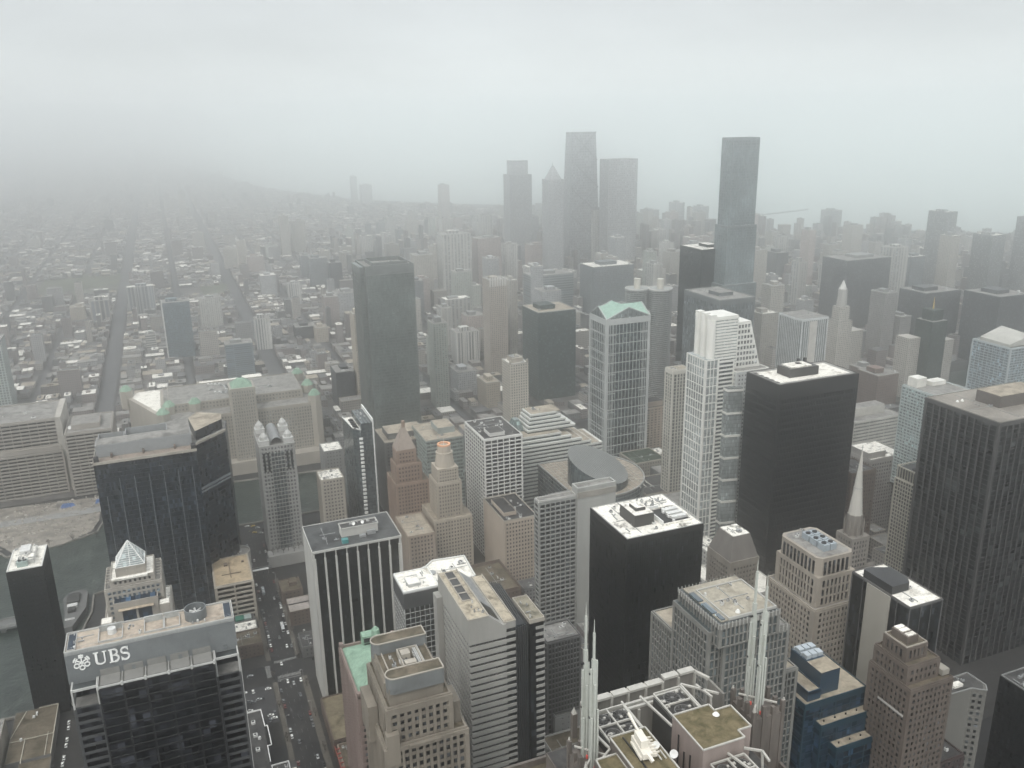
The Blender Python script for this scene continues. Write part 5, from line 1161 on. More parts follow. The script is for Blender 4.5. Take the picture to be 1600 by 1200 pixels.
tower('office_block', 'low grey roofed block at the foot of the white postmodern tower', 'office block', 452, 512, 664, 716, 30, punched(st_lime, 3.4, 4, 1.8, 2), R_GRY, st_bone2, 1, n_units=6, seed=111, nwin=30)
# right of the bronze giant
tower('hotel_block', 'long low block of white horizontal bands right of the bronze giant', 'building', 674, 740, 684, 726, 88, stl(g_slate, plain('band cream', (.46, .44, .38), .7), 20, 4, .4, 2.3, top=2), R_GRY, st_bone, 1, n_units=2, seed=112, pent=(.0, .85, .35, .7, 9))
tower('office_block', 'grey stone block with a white raised roof behind the pale octagonal spire', 'office block', 618, 662, 600, 640, 84, punched(plain('dusty grey stone', (.30, .28, .255), .8), 3.2, 3.8, 1.5, 1.7, G_DARK, top=4), R_WHT, n_units=3, seed=113, pent=(.0, .5, .1, .7, 6))
tower('office_block', 'brown gothic block hugging the right side of the bronze giant', 'office block', 556, 584, 560, 590, 96, punched(st_brn, 2.8, 3.8, 1.4, 1.6, top=3), R_DRK, n_units=3, seed=114, nwin=60)
t = Thing('apartment_tower', 'pale teal condominium tower with balconies behind the huge grey piered tower', 'apartment tower', 668, 590)
tl = plain('pale teal frame', (.40, .47, .455), .6, .1, .05); t.block(645, 690, 560, 598, 58, 159, stl(glass('teal window', (.09, .12, .12), .6, .15), tl, 3.6, 3.1, .5, 1.2, top=1.2, out=.5, cn='glazing')); t.block(648, 684, 566, 594, 0, 58, stl(g_slate, tl, 9, 4, .6, .6))
t.roof(645, 690, 560, 598, 159, R_GRY, tl, 1, .6); t.part('penthouse', MB().box(650, 662, 586, 597, 159, 168), plain('white plaster', (.66, .64, .56), .7)); t.part('penthouse', MB().box(668, 685, 584, 594, 159, 163), plain('white plaster', (.66, .64, .56), .7)); t.finish()
t = Thing('apartment_tower', 'blue grey condominium tower with a white frame and slanted cream roof screen at the right', 'apartment tower', 908, 704)
tl = plain('blue white frame', (.36, .42, .43), .6, .1, .05); t.block(891, 930, 678, 730, 0, 148, stl(glass('condo blue glass', (.07, .095, .11), .7, .15), tl, 5.5, 3.2, .35, .9, top=1.2, corner=1.4, out=.5)); t.roof(891, 930, 678, 730, 148, R_GRY, tl, 1, .6)
t.part('roof_screen', MB().prism([(893, 682), (926, 682), (926, 722), (893, 722)], 149, 152, 0, zt=[152, 160, 163, 153]), plain('cream screen', (.42, .41, .35), .7)); t.finish()
# ================================================================== GREAT MART BY THE RIVER
def mart():
    t = Thing('mart_building', 'enormous tan limestone warehouse block with green capped corner turrets and central tower by the river', 'warehouse', 60, 1120)
    m = plain('warm tan limestone', (.37, .325, .255), .8, .16, .05, streak=True); s = punched(m, 3.3, 4.2, 1.5, 1.7, G_MID, top=3, corner=2)
    x0, x1, y0, y1, z = -27, 158, 1048, 1190, 74
    t.block(x0, x1, y0, y1, 0, z, s, 'SWE'); t.roof(x0, x1, y0, y1, z, R_GRY, m, 1.4, 1)
    t.a('slant_wing', m).prism([(-70, 1170), (-27, 1060), (-27, 1190), (-60, 1190)], 0, z); t.a('slant_roof', R_WH2).prism([(-64, 1168), (-30, 1082), (-30, 1188), (-58, 1188)], z, z+.3)
    t.block(-20, 140, 1078, 1160, z, 84, punched(m, 4, 5, 2, 2, G_MID), 'SWE'); t.roof(-20, 140, 1078, 1160, 84, R_GRY, m)
    t.part('white_roof', MB().box(20, 70, 1165, 1185, z, z+6, 0).box(75, 100, 1168, 1186, z, z+8, 0), R_WH2)
    t.block(50, 79, 1036, 1066, 0, 108, punched(m, 3.0, 4.2, 1.5, 1.6, G_MID, top=4)); t.part('tower_cap', MB().pyr(52, 77, 1038, 1064, 108, 116, 0, .3), COPPER)
    for (x, y) in ((-70, 1172), (-27, 1052), (-20, 1080), (151, 1053), (150, 1100), (146, 1160), (10, 1080)):
        t.part('turret', MB().cyl(x, y, 0 if y < 1060 else 60, 84, 8, k=8), m); t.part('turret_cap', MB().cyl(x, y, 84, 90, 8.2, 3, 8), COPPER)
    t.a('podium', m).box(x0, x1, 1030, 1047.5, 0, 16); t.units(20, 120, 1085, 1150, 84, 18, 120, 8); t.finish(100)
mart()
def apparel():
    t = Thing('hotel_block', 'broad brown slab of deep horizontal slots at the left edge by the river', 'building', -170, 1080)
    m = plain('taupe concrete', (.30, .265, .22), .8, .14, .05); s = stl(g_black, m, 9, 4.2, .8, 1.9, top=2, out=1.2, cn='wall', fn='wall_relief')
    t.block(-262, -140, 1062, 1140, 0, 52, s); t.block(-262, -142, 1066, 1140, 58, 90, s); t.a('wall', m).box(-262, -141, 1063, 1140, 52, 58)
    t.roof(-262, -142, 1066, 1140, 90, R_GRY, m, 1.2, 1); t.part('corner_shaft', MB().box(-142, -136, 1064, 1140, 0, 92), plain('pale taupe', (.4, .37, .31), .8)); t.part('lower_roof', MB().box(-262, -206, 1066, 1100, 90, 93), R_BRN); t.units(-240, -150, 1075, 1130, 90, 8, 121, 5); t.finish()
    t = Thing('hotel_block', 'taupe slotted wing with a round white dish on its roof', 'building', -108, 1075)
    t.block(-132, -84, 1044, 1110, 0, 76, s); t.roof(-132, -84, 1044, 1110, 76, R_GRY, m, 1.2, 1); dish(t, -128, 1060, 76, 2.2); t.part('penthouse', MB().box(-126, -96, 1056, 1092, 76, 82, 0).box(-125, -97, 1057, 1091, 82, 82.3, 1), [m, R_GRY]); t.finish()
apparel()
t = Thing('station_platform', 'white canopy of the elevated station across the avenue', 'station', 44, 763)
t.part('canopy', MB().box(35.5, 53, 762, 764.4, 8.4, 9.1, 0, True), WHT); t.part('track_deck', MB().box(30, 56, 766, 771, 6.4, 7.4, 0, True), blk_s2)
for x in (37, 43, 49, 53): t.part('column', MB().box(x-.3, x+.3, 768, 768.6, 0, 6.4), blk_s2)
t.part('rail', MB().box(30, 56, 767, 767.3, 7.4, 7.8).box(30, 56, 770, 770.3, 7.4, 7.8), AC_G); t.finish()
t = Thing('bridge', 'low dark railed bridge crossing the river at the left edge', 'bridge', -190, 762)
t.part('deck', MB().box(-260, -157, 754, 770, 4, 5.2, 0, True), st_gr2)
for y in (754.2, 757.5, 769.6): t.part('railing', MB().box(-260, -157, y, y+.4, 5.2, 6.4), st_gry)
for x in (-240, -205, -170): t.part('pier', MB().box(x, x+4, 756, 768, 0, 4), st_gr2)
t.finish()

# ================================================================== SKYSCRAPERS IN THE MIST
def tapered():
    t = Thing('skyscraper', 'dark tapering skyscraper whose top dissolves into the fog', 'skyscraper', 1108, 2240)
    m = facmat('haze lightened steel', (.24, .25, .255), (.13, .14, .145), 5, 7, .4, .35); q = MB(); n = 0  # steel colour lightened, the paling of fog painted into it
    q.v += [(1058, 2205, 0), (1158, 2205, 0), (1158, 2265, 0), (1058, 2265, 0), (1072, 2215, 372), (1144, 2215, 372), (1144, 2255, 372), (1072, 2255, 372)]
    for f in ((4,5,6,7),(0,1,5,4),(1,2,6,5),(2,3,7,6),(3,0,4,7)): q.f.append(f); q.m.append(0)
    t.part('tapered_shaft', q, m); b = MB()
    for k in range(5):
        f0, f1 = k/5, (k+1)/5; L = lambda f: 1058+14*f-.5; R_ = lambda f: 1158-14*f+.5; Y = lambda f: 2205+10*f-.8
        b.bar((L(f0), Y(f0), 372*f0), (R_(f1), Y(f1), 372*f1), 2.2).bar((R_(f0), Y(f0), 372*f0), (L(f1), Y(f1), 372*f1), 2.2)
    t.part('cross_brace', b, plain('misty brace', (.17, .175, .18)))  # brace lightened too, haze painted into its colour
tapered()
def misty(name, lab, x0, x1, y0, y1, z, m, tiers=(), pyr=None, tip=None):
    t = Thing(name, lab, 'skyscraper' if z > 150 else 'office tower', (x0+x1)/2, y0); OCC.append((x0, x1, y0, y1))
    t.part('wall', MB().box(x0, x1, y0, y1, 0, z), m); t.part('roof', MB().box(x0+.5, x1-.5, y0+.5, y1-.5, z, z+.4), R_GRY); zz = z
    for (i, h) in tiers: t.part('upper_tier', MB().box(x0+i, x1-i, y0+i, y1-i, zz+.4, zz+h), m); zz += h; ins = i
    if pyr: i, h = pyr; t.part('spire_roof', MB().pyr(x0+i, x1-i, y0+i, y1-i, zz, zz+h, 0, .08), m); zz += h
    if tip: t.part('tip', MB().cyl((x0+x1)/2, (y0+y1)/2, zz-1, zz+tip[0], 1.2, .3, 8), tip[1])
    return t
F_DK = facmat('misty dark facade', (.2, .21, .21), (.14, .15, .15), 3.4, 3.8, .35, .4)  # dark facade colour raised, paling by mist painted in
F_BE = facmat('misty beige facade', (.40, .37, .31), (.10, .105, .105), 3.4, 3.2, .5, .45)
F_GR = facmat('misty grey facade', (.33, .34, .34), (.13, .14, .15), 3.4, 3.5, .45, .45)
misty('skyscraper', 'broad flat topped dark skyscraper right of the tapering one', 1142, 1232, 2133, 2185, 300, facmat('misty slab', (.27, .27, .27), (.15, .16, .165), 5, 6, .45, .4))  # slab colour lightened with painted haze
misty('skyscraper', 'slim skyscraper with a pointed cap left of the tapering one', 913, 955, 2022, 2062, 262, F_GR, pyr=(4, 34), tip=(8, st_bone))
misty('skyscraper', 'pale notched skyscraper with twin top left of the slim pointed one', 900, 965, 2250, 2300, 262, F_GR, tiers=((8, 38),))
t = misty('office_tower', 'slender spired tower of white stone above a brown block on the right', 972, 1000, 1041, 1066, 96, F_BE, tiers=((4, 22),))
t.part('octagonal_shaft', MB().cyl(985, 1053, 118, 146, 8, 7, 8), st_bone); t.part('spire_roof', MB().cyl(985, 1053, 146, 160, 6, .4, 8), st_wht)
t.part('side_block', MB().box(1000, 1024, 1041, 1070, 0, 78), F_BE)
t = misty('office_tower', 'dark green tower with a gold tip standing over cream wings on the right', 1022, 1052, 908, 938, 118, facmat('dark green stone', (.035, .055, .045), (.03, .04, .04), 3, 3.6, .45, .3), tiers=((5, 16),), tip=(18, plain('gold leaf', (.5, .36, .12), .4)))
t.part('wing', MB().box(1000, 1021.5, 925, 950, 0, 92), F_BE); t.part('wing', MB().box(1052.5, 1070, 908, 938, 0, 88), F_BE)
# middle and far towers, measured one by one
FM = dict(
 vstripe=facmat('f vertical stripe', (.36, .38, .38), (.07, .085, .1), 7, 400, .35, .0), vstripe2=facmat('f vertical stripe two', (.42, .39, .33), (.05, .06, .075), 9, 400, .35, .0),
 blueglass=facmat('f blue glass', (.12, .17, .19), (.045, .07, .09), 3, 3.2, .25, .35), creamrib=facmat('f cream rib', (.42, .41, .36), (.14, .15, .15), 4, 3.2, .5, .35),
 whitefin=facmat('f white fin', (.52, .51, .46), (.08, .09, .1), 5, 400, .5, .0), whitefin2=facmat('f pale fin', (.48, .47, .43), (.15, .16, .16), 5, 3.2, .5, .3),
 blueband=facmat('f blue band', (.16, .21, .24), (.05, .07, .09), 30, 3.4, .04, .4), wband=facmat('f white band', (.55, .54, .48), (.09, .1, .11), 60, 4.4, .03, .45),
 tanb=facmat('f tan', (.38, .32, .23), (.1, .095, .09), 3.4, 3.6, .5, .5), greengrid=facmat('f green grid', (.36, .43, .39), (.03, .045, .055), 4.2, 4.0, .3, .3),
 beige=F_BE, beige2=facmat('f beige two', (.36, .33, .275), (.13, .13, .12), 4.2, 3.1, .55, .45), pinkb=facmat('f pink', (.36, .28, .245), (.13, .12, .12), 3.6, 3.3, .5, .45),
 greyb=F_GR, slateb=facmat('f slate', (.14, .16, .17), (.07, .08, .09), 3.6, 3.6, .35, .45), darkb=facmat('f dark', (.045, .05, .058), (.025, .03, .037), 3.2, 3.7, .25, .35),
 paleb=facmat('f pale grey', (.30, .31, .31), (.16, .17, .18), 6, 4, .5, .5), mist=F_GR, mistd=F_DK, darkm=facmat('f charcoal', (.085, .09, .095), (.045, .05, .055), 3.2, 3.7, .25, .35),
 stripes=facmat('f stripes', (.40, .39, .35), (.11, .125, .13), 8, 3.2, .5, .2), greenpale=facmat('f pale green', (.36, .38, .32), (.10, .14, .135), 4, 3.1, .5, .4),
 brownrib=facmat('f brown rib', (.34, .285, .225), (.07, .07, .07), 3.4, 3.2, .5, .4), creampunch=facmat('f cream punched', (.47, .42, .33), (.05, .052, .055), 3.6, 3.9, .5, .4),
 greenglass=facmat('f green glass', (.055, .078, .075), (.04, .06, .06), 3.2, 3.9, .2, .35), blueband2=facmat('f blue band two', (.25, .29, .29), (.05, .07, .08), 90, 5.2, .01, .5),
 stonegrey=facmat('f stone grey', (.26, .25, .235), (.09, .09, .09), 3.3, 3.6, .5, .4), redb=facmat('f red brick', (.18, .115, .09), (.05, .05, .05), 3.4, 3.8, .5, .5))
def far_tower(i, name, label, x0, x1, y0, y1, z, mk):
    t = Thing(name, label, name.replace('_', ' '), (x0+x1)/2, y0); OCC.append((x0, x1, y0, y1)); m = FM[mk]; r = random.Random(i)
    rm = {'tanb': R_TAN, 'greenglass': R_TAN, 'darkb': R_GRY, 'darkm': R_GRY, 'blueband': R_GRY}.get(mk, r.choice((R_GRY, R_WHT, R_GRY)))
    w, d = x1-x0, y1-y0
    t.part('wall', MB().box(x0, x1, y0, y1, 0, z), m)
    t.part('roof', MB().box(x0+.6, x1-.6, y0+.6, y1-.6, z-.2, z+.3, 0), rm)
    t.part('parapet', MB().wall_ring(x0, x1, y0, y1, z, z+1.3, .8), st_bone if mk not in ('darkb', 'darkm', 'mistd') else st_gry)
    a = r.uniform(.15, .4); t.part('penthouse', MB().box(x0+w*a, x0+w*(a+.4), y0+d*.3, y0+d*.75, z+.3, z+r.uniform(4, 8)), m if r.random() < .6 else st_gry)
    for k in range(r.randint(1, 4)): x = r.uniform(x0+2, x1-5); y = r.uniform(y0+2, y1-5); t.part('roof_unit', MB().box(x, x+r.uniform(2, 5), y, y+r.uniform(2, 4), z+.3, z+r.uniform(1.5, 3)), r.choice((AC_W, AC_G)))
    if mk == 'brownrib' or mk == 'blueglass':
        n = 7 if mk == 'brownrib' else 1
        for k in range(n): x = x0+w*k/max(1, n); t.part('crown_fin' if n > 1 else 'edge_fin', MB().box(x, x+2.2, y0-1.2, y0-.01, 0 if n == 1 else z-10, z+5), st_wht)
    if mk in ('vstripe', 'whitefin', 'whitefin2', 'creamrib', 'stripes'):
        n = 6
        for k in range(n+1): x = x0+(w-1.4)*k/n; t.part('rib', MB().box(x, x+1.4, y0-.9, y0-.01, 0, z), st_wht if mk == 'whitefin' else st_bone)
    if mk == 'creampunch':
        t.part('flagpole', MB().cyl((x0+x1)/2, y0+10, z+4, z+22, .5, .2, 6), st_wht); t.part('crown', MB().box(x0+6, x1-6, y0+5, y1-5, z+.3, z+7).pyr(x0+12, x1-12, y0+9, y1-12, z+7, z+12, 0), st_bone2)
        for x in (x0+1.5, x1-1.5): t.part('corner_finial', MB().box(x-1.3, x+1.3, y0, y0+2.6, z, z+5), st_bone2)
OCC.extend([(-92, 40, 2000, 2110)]); OCC.pop()


def FMW(i):
    c = [(.20, .17, .16), (.32, .29, .25), (.27, .27, .27), (.20, .16, .15), (.12, .12, .12)][i]
    return facmat('low rise wall %d' % i, c, (.035, .037, .04), 3.1, 3.6, .5, .5)
OCC += [(-76, 32, 716, 812), (325, 432, 676, 765), (110, 172, 352, 500), (60, 100, 300, 400), (63, 131, 548, 592), (-70, 150, 1030, 1190), (303, 385, 708, 775), (243, 310, 556, 600), (146, 170, 795, 842), (-130, -106, 618, 656), (-126, -103, 730, 798), (-141, -112, 538, 620), (37, 59, 400, 900), (10, 36, 450, 660), (-62, 9, 352, 393), (595, 660, 1018, 1072), (455, 540, 500, 546), (-84, -26, 550, 602), (1050, 1165, 2200, 2270), (4, 40, 636, 770)]

FAR = [
('apartment_slab', 'pale apartment slab with dark vertical window strips left of the tall blue glass tower', -92, -36, 2084, 2109, 63, 'vstripe'),
('office_building', 'small block of dark and pale vertical stripes with a tan roof', -166, -128, 2029, 2059, 49, 'vstripe2'),
('apartment_tower', 'tall blue glass tower with a white vertical fin in the hazy left district', -20, 28, 1650, 1682, 103, 'blueglass'),
('apartment_tower', 'cream vertical ribbed tower right of the tall blue glass tower', 51, 94, 1872, 1900, 63, 'creamrib'),
('apartment_tower', 'narrow white finned tower right of the cream ribbed tower', 138, 166, 1642, 1668, 59, 'whitefin'),
('apartment_tower', 'blue banded tower with a white roof frame below the white finned tower', 72, 116, 1463, 1493, 59, 'blueband'),
('office_building', 'small white banded block at the foot of the tall blue glass tower', -56, -38, 1722, 1744, 32, 'wband'),
('office_building', 'yellowish brick courtyard block left of the striped block', -207, -178, 2041, 2071, 36, 'tanb'),
('apartment_tower', 'dark tower at the left edge with a gridded green white face', -265, -244, 1438, 1478, 108, 'greengrid'),
('apartment_tower', 'beige pair of narrow slabs far up the left district', 89, 125, 3075, 3095, 63, 'beige'),
('apartment_tower', 'beige rounded tower in the far pale cluster', 157, 197, 2667, 2692, 56, 'beige'),
('apartment_tower', 'taller beige tower at the back of the far pale cluster', 190, 217, 2590, 2612, 89, 'beige2'),
('apartment_tower', 'pinkish low slab in the far pale cluster', 212, 259, 2565, 2587, 44, 'pinkb'),
('apartment_tower', 'lonely pale block in the distant low plain', -427, -401, 3382, 3412, 39, 'beige2'),
('apartment_tower', 'faint pale twin slab deep in the haze', 88, 116, 4400, 4430, 106, 'beige'),
('apartment_tower', 'faint broad slab deep in the haze', 27, 50, 4635, 4665, 83, 'beige'),
('office_building', 'flat grey block with a sharp white roof line near the long straight street', 206, 243, 2161, 2201, 53, 'greyb'),
('office_building', 'white finned small tower in the middle haze', 257, 286, 2058, 2084, 46, 'whitefin'),
('office_tower', 'blue grey hazy slab left of the broad grey green slab', 334, 377, 2198, 2232, 81, 'slateb'),
('office_tower', 'dark narrow slab beside the blue grey hazy slab', 376, 407, 2167, 2197, 71, 'darkb'),
('warehouse', 'broad pale grey block with a white roof in the middle haze', 324, 374, 1827, 1867, 58, 'paleb'),
('warehouse', 'dark glass block with a tan flat roof before the broad slab', 218, 258, 1691, 1731, 24, 'darkb'),
('office_building', 'tan block with a white roof beside the dark tan roofed block', 251, 274, 1652, 1682, 28, 'tanb'),
('office_tower', 'black block with a rooftop ring of white units left of the broad grey green slab', 210, 237, 1227, 1272, 57, 'darkb'),
('apartment_tower', 'thin tan slab half hidden behind the left edge of the broad slab', 240, 254, 1222, 1246, 143, 'tanb'),
('apartment_tower', 'tall faint tower left of the misty centre', 344, 372, 2821, 2851, 128, 'beige'),
('apartment_tower', 'second tall faint tower left of the misty centre', 385, 428, 2858, 2888, 106, 'beige2'),
('apartment_tower', 'ghostly narrow tower on the misty skyline', 950, 979, 4618, 4658, 131, 'mist'),
('apartment_tower', 'ghostly block beside the narrow skyline tower', 963, 1018, 4447, 4497, 96, 'mist'),
('apartment_tower', 'pinkish ghost tower with a tapering head', 1106, 1143, 3548, 3593, 146, 'pinkb'),
('apartment_tower', 'tan slab just right of the broad grey green slab', 517, 560, 1879, 1915, 119, 'beige2'),
('apartment_tower', 'tall striped tower of pale and grey strips behind the middle block', 583, 652, 1880, 1920, 161, 'stripes'),
('apartment_tower', 'pinkish tall slab behind the pale fluted tower', 680, 740, 1913, 1953, 142, 'pinkb'),
('office_tower', 'blue grey block with a pale top in the misty centre', 863, 905, 2190, 2226, 77, 'slateb'),
('office_tower', 'rose framed tower with a deep glass recess in the misty centre', 884, 944, 2072, 2112, 94, 'pinkb'),
('apartment_tower', 'slim tower with a white left edge right of the broad slab', 482, 502, 1764, 1790, 83, 'slateb'),
('apartment_tower', 'curved top cream tower right of the tan slab', 491, 542, 1574, 1604, 76, 'stripes'),
('apartment_tower', 'pale green slender tower between the broad slab and the striped block', 346, 367, 1173, 1203, 128, 'greenpale'),
('office_building', 'white striped block with a dark cap behind the cream crowned tower', 449, 490, 1383, 1417, 57, 'whitefin'),
('apartment_tower', 'brown fluted tower with a white serrated crown', 479, 509, 1294, 1328, 161, 'brownrib'),
('apartment_tower', 'pale plain slab right of the brown fluted tower', 552, 567, 1391, 1421, 139, 'beige2'),
('office_tower', 'cream crowned tower with a small flagpole and tall thin windows', 420, 448, 1062, 1092, 87, 'creampunch'),
('office_tower', 'dark green glass block with a tan roof in front of the curved banded block', 498, 560, 1142, 1202, 136, 'greenglass'),
('office_tower', 'curved block of horizontal blue bands behind the tan roofed green block', 711, 807, 1658, 1708, 91, 'blueband2'),
('warehouse', 'wide grey green block spreading behind the green pediment', 800, 894, 1553, 1613, 119, 'slateb'),
('apartment_tower', 'cream stepped block just left of the flat black slab tower', 1018, 1080, 1727, 1757, 68, 'beige'),
('apartment_tower', 'tall pale tower in front of the tapering dark skyscraper', 1128, 1188, 2195, 2229, 159, 'whitefin2'),
('apartment_tower', 'broader pale tower right of the tall pale tower', 1188, 1226, 2140, 2174, 122, 'beige'),
('apartment_tower', 'cream tower with a small dome right of the tallest misty tower', 1210, 1245, 1572, 1602, 122, 'beige2'),
('office_tower', 'dark wide block on the misty right with a thin bright roof edge', 1451, 1487, 1793, 1843, 70, 'darkm'),
('office_tower', 'huge dark slab with a white roof in the right mist', 1221, 1330, 1299, 1369, 137, 'darkm'),
('office_tower', 'cream clock tower block half lost in mist', 955, 983, 1188, 1214, 129, 'beige'),
('office_block', 'pale green block left of the white finned building', 906, 939, 1146, 1180, 93, 'beige2'),
('apartment_tower', 'striped pale tower rising at the right behind the huge dark slab', 1380, 1422, 1346, 1380, 145, 'stripes'),
('office_tower', 'stepped pale grey tower right of the slender spired tower', 1139, 1166, 1116, 1150, 113, 'stonegrey'),
('office_tower', 'grey stone block with a white roof tangle near the gold tipped tower', 1170, 1195, 1107, 1147, 70, 'stonegrey'),
('office_tower', 'broad dark slab with a thin bright roof line at the right', 1210, 1291, 1095, 1155, 110, 'darkm'),
('office_tower', 'second broad dark block reaching the right edge', 1259, 1331, 992, 1062, 118, 'darkm'),
('apartment_tower', 'faint narrow dark tower on the right skyline', 2118, 2165, 2354, 2404, 92, 'mistd'),
('office_building', 'faint low dark slab on the right skyline', 1963, 1980, 2262, 2332, 46, 'mistd'),
('office_tower', 'misty square tower at the upper right', 1615, 1648, 1435, 1485, 196, 'mistd'),
('office_tower', 'second misty square tower at the upper right', 1655, 1694, 1343, 1393, 153, 'mistd'),
('office_tower', 'tall misty tower at the extreme upper right', 1730, 1746, 1302, 1352, 189, 'mistd'),
('apartment_tower', 'square block silhouetted above the misty roofs right of the dark skyscrapers', 1871, 1912, 2937, 2987, 84, 'mistd'),
('apartment_tower', 'rounder block silhouetted left of the tallest misty tower', 1909, 1947, 2823, 2873, 77, 'mistd'),
('apartment_tower', 'white framed faint block left of the slim pointed skyscraper', 1371, 1421, 3368, 3408, 84, 'beige'),
('apartment_tower', 'faint grey block between the white framed block and the slim pointed skyscraper', 1441, 1496, 3328, 3368, 63, 'mist'),
('office_tower', 'grey block right of the broad dark skyscraper base', 1779, 1831, 2992, 3052, 55, 'mistd'),
('office_building', 'red brown block in the gap left of the curved teal condominium', 948, 975, 954, 984, 43, 'redb'),
('office_building', 'brown block with a pale cornice behind the bronze giant', 921, 960, 899, 939, 51, 'redb'),
('office_block', 'grey green block with white roofs behind the cream crowned tower', 393, 424, 1212, 1252, 38, 'greyb'),
('office_block', 'cream block with a bright roof patch left of the cream crowned tower', 414, 436, 1142, 1182, 38, 'tanb'),
('office_block', 'low white banded block right of the broad slab base', 417, 433, 1511, 1541, 22, 'wband'),
]

for i, o in enumerate(FAR): far_tower(i, *o)

# more pale high-rises packed behind the centre
MORE = []
r = random.Random(77); tries = 0
def proj0(x, y, z):
    d = Vector((x, y, z-CZ)); Z = d.dot(fw); return (800+1346.18*d.dot(rt2)/Z, 600-1346.18*d.dot(up2)/Z, Z)
while len(MORE) < 150 and tries < 9000:
    tries += 1
    y = r.uniform(1300, 3300); x = r.uniform(180, 1750); w, dd = r.uniform(18, 40), r.uniform(18, 36); z = r.choice((45, 60, 75, 90, 110, 135))*r.uniform(.8, 1.15)
    px, py, _ = proj0(x, y, z); bx, by, _ = proj0(x, y, 0)
    if not (400 < px < 1600) or y < 1300 or (px < 640 and z > 85) or py < 330: continue
    if px < 560 and r.random() < .6: continue
    if any(x < o[1]+9 and x+w > o[0]-9 and y < o[3]+9 and y+dd > o[2]-9 for o in OCC): continue
    MORE.append((x, x+w, y, y+dd, z)); OCC.append((x, x+w, y, y+dd))

# ================================================================== GROUND, STREETS, RIVER, LAKE
gm, gt, gb_ = base('asphalt'); co = objco(gt)
n1 = N(gt, 'ShaderNodeTexNoise'); n1.inputs['Scale'].default_value = .05; n1.inputs['Detail'].default_value = 8; gt.links.new(co, n1.inputs['Vector'])
rr = N(gt, 'ShaderNodeValToRGB'); gt.links.new(n1.outputs[0], rr.inputs[0]); rr.color_ramp.elements[0].position = .35; rr.color_ramp.elements[0].color = (.014, .014, .015, 1); rr.color_ramp.elements[1].position = .7; rr.color_ramp.elements[1].color = (.03, .0295, .028, 1)
gt.links.new(rr.outputs[0], gb_.inputs['Base Color']); gb_.inputs['Roughness'].default_value = .85
m = MB(); m.quad((-7000, -150, 0), (9500, -150, 0), (9500, 13000, 0), (-7000, 13000, 0)); single('ground', m, gm, kind='structure')
pave = plain('worn pavement', (.036, .034, .031), .9, .3, .15); yard = roofmat('brown winter yards', (.15, .14, .13), (.075, .07, .067), .6, .03)
def inp(poly, x, y):
    c = False; n = len(poly); j = n-1
    for i in range(n):
        xi, yi = poly[i]; xj, yj = poly[j]
        if (yi > y) != (yj > y) and x < (xj-xi)*(y-yi)/(yj-yi)+xi: c = not c
        j = i
    return c
RIVER = [(-700, 627), (-106, 627), (-106, 730), (-100, 760), (-100, 792), (-80, 800), (-79, 885), (60, 885), (400, 900), (1500, 930), (1500, 1000), (400, 985), (60, 1008), (-88, 1020), (-98, 960), (-104, 930), (-135, 914), (-185, 905), (-240, 1000), (-330, 1200), (-460, 1600), (-520, 1600), (-400, 1200), (-330, 980), (-700, 900)]
LAKE = [(9400, 2133), (2775, 2133), (2469, 2405), (2176, 2404), (1924, 2466), (1879, 2628), (1930, 3256), (1760, 3877), (1366, 4270), (1008, 4744), (667, 5854), (337, 9129), (-100, 12900), (9400, 12900)]
wm_, wt, wb = base('river water'); co = objco(wt)
wn = N(wt, 'ShaderNodeTexNoise'); wn.inputs['Scale'].default_value = .35; wn.inputs['Detail'].default_value = 5; wt.links.new(co, wn.inputs['Vector'])
bp = N(wt, 'ShaderNodeBump'); bp.inputs['Strength'].default_value = .7; bp.inputs['Distance'].default_value = 1.2; wt.links.new(wn.outputs[0], bp.inputs['Height']); wt.links.new(bp.outputs[0], wb.inputs['Normal'])
wn2 = N(wt, 'ShaderNodeTexNoise'); wn2.inputs['Scale'].default_value = .06; wn2.inputs['Detail'].default_value = 8; wn2.inputs['Distortion'].default_value = 1.5; wt.links.new(co, wn2.inputs['Vector']); wr = N(wt, 'ShaderNodeValToRGB'); wr.color_ramp.elements[0].position = .38; wr.color_ramp.elements[0].color = (.018, .025, .022, 1); wr.color_ramp.elements[1].position = .65; wr.color_ramp.elements[1].color = (.042, .053, .046, 1); wt.links.new(wn2.outputs[0], wr.inputs[0]); wt.links.new(wr.outputs[0], wb.inputs['Base Color']); wb.inputs['Roughness'].default_value = .3; wb.inputs['Specular IOR Level'].default_value = .22
m = MB(); m.v = [(x, y, .06) for x, y in RIVER]; m.f = [tuple(range(len(RIVER)))]; m.m = [0]; single('river', m, wm_, kind='structure')
lm, lt, lb_ = base('lake water'); lb_.inputs['Base Color'].default_value = (.30, .35, .33, 1); lb_.inputs['Roughness'].default_value = .35  # pale base colour stands in for sky reflected on the water
m = MB(); m.v = [(x, y, .3) for x, y in LAKE]; m.f = [tuple(range(len(LAKE)))]; m.m = [0]; single('lake', m, lm, kind='structure')
q = MB(); 
for i in range(len(RIVER)):
    a, b = RIVER[i], RIVER[(i+1) % len(RIVER)]
    if abs(a[0]) < 1490 and not (a[0] < -690 and b[0] < -690): q.bar((a[0], a[1], .9), (b[0], b[1], .9), 1.6)
tag(single('river_wall', q, plain('stained quay wall', (.19, .17, .14), .85, .3, .2), kind='structure'))
t = Thing('breakwater', 'thin dark breakwater line far out on the lake', 'breakwater', 2490, 3070)
t.part('stone_mound', MB().bar((2330, 3035, 1), (2674, 3121, 1), 7), st_gr2)
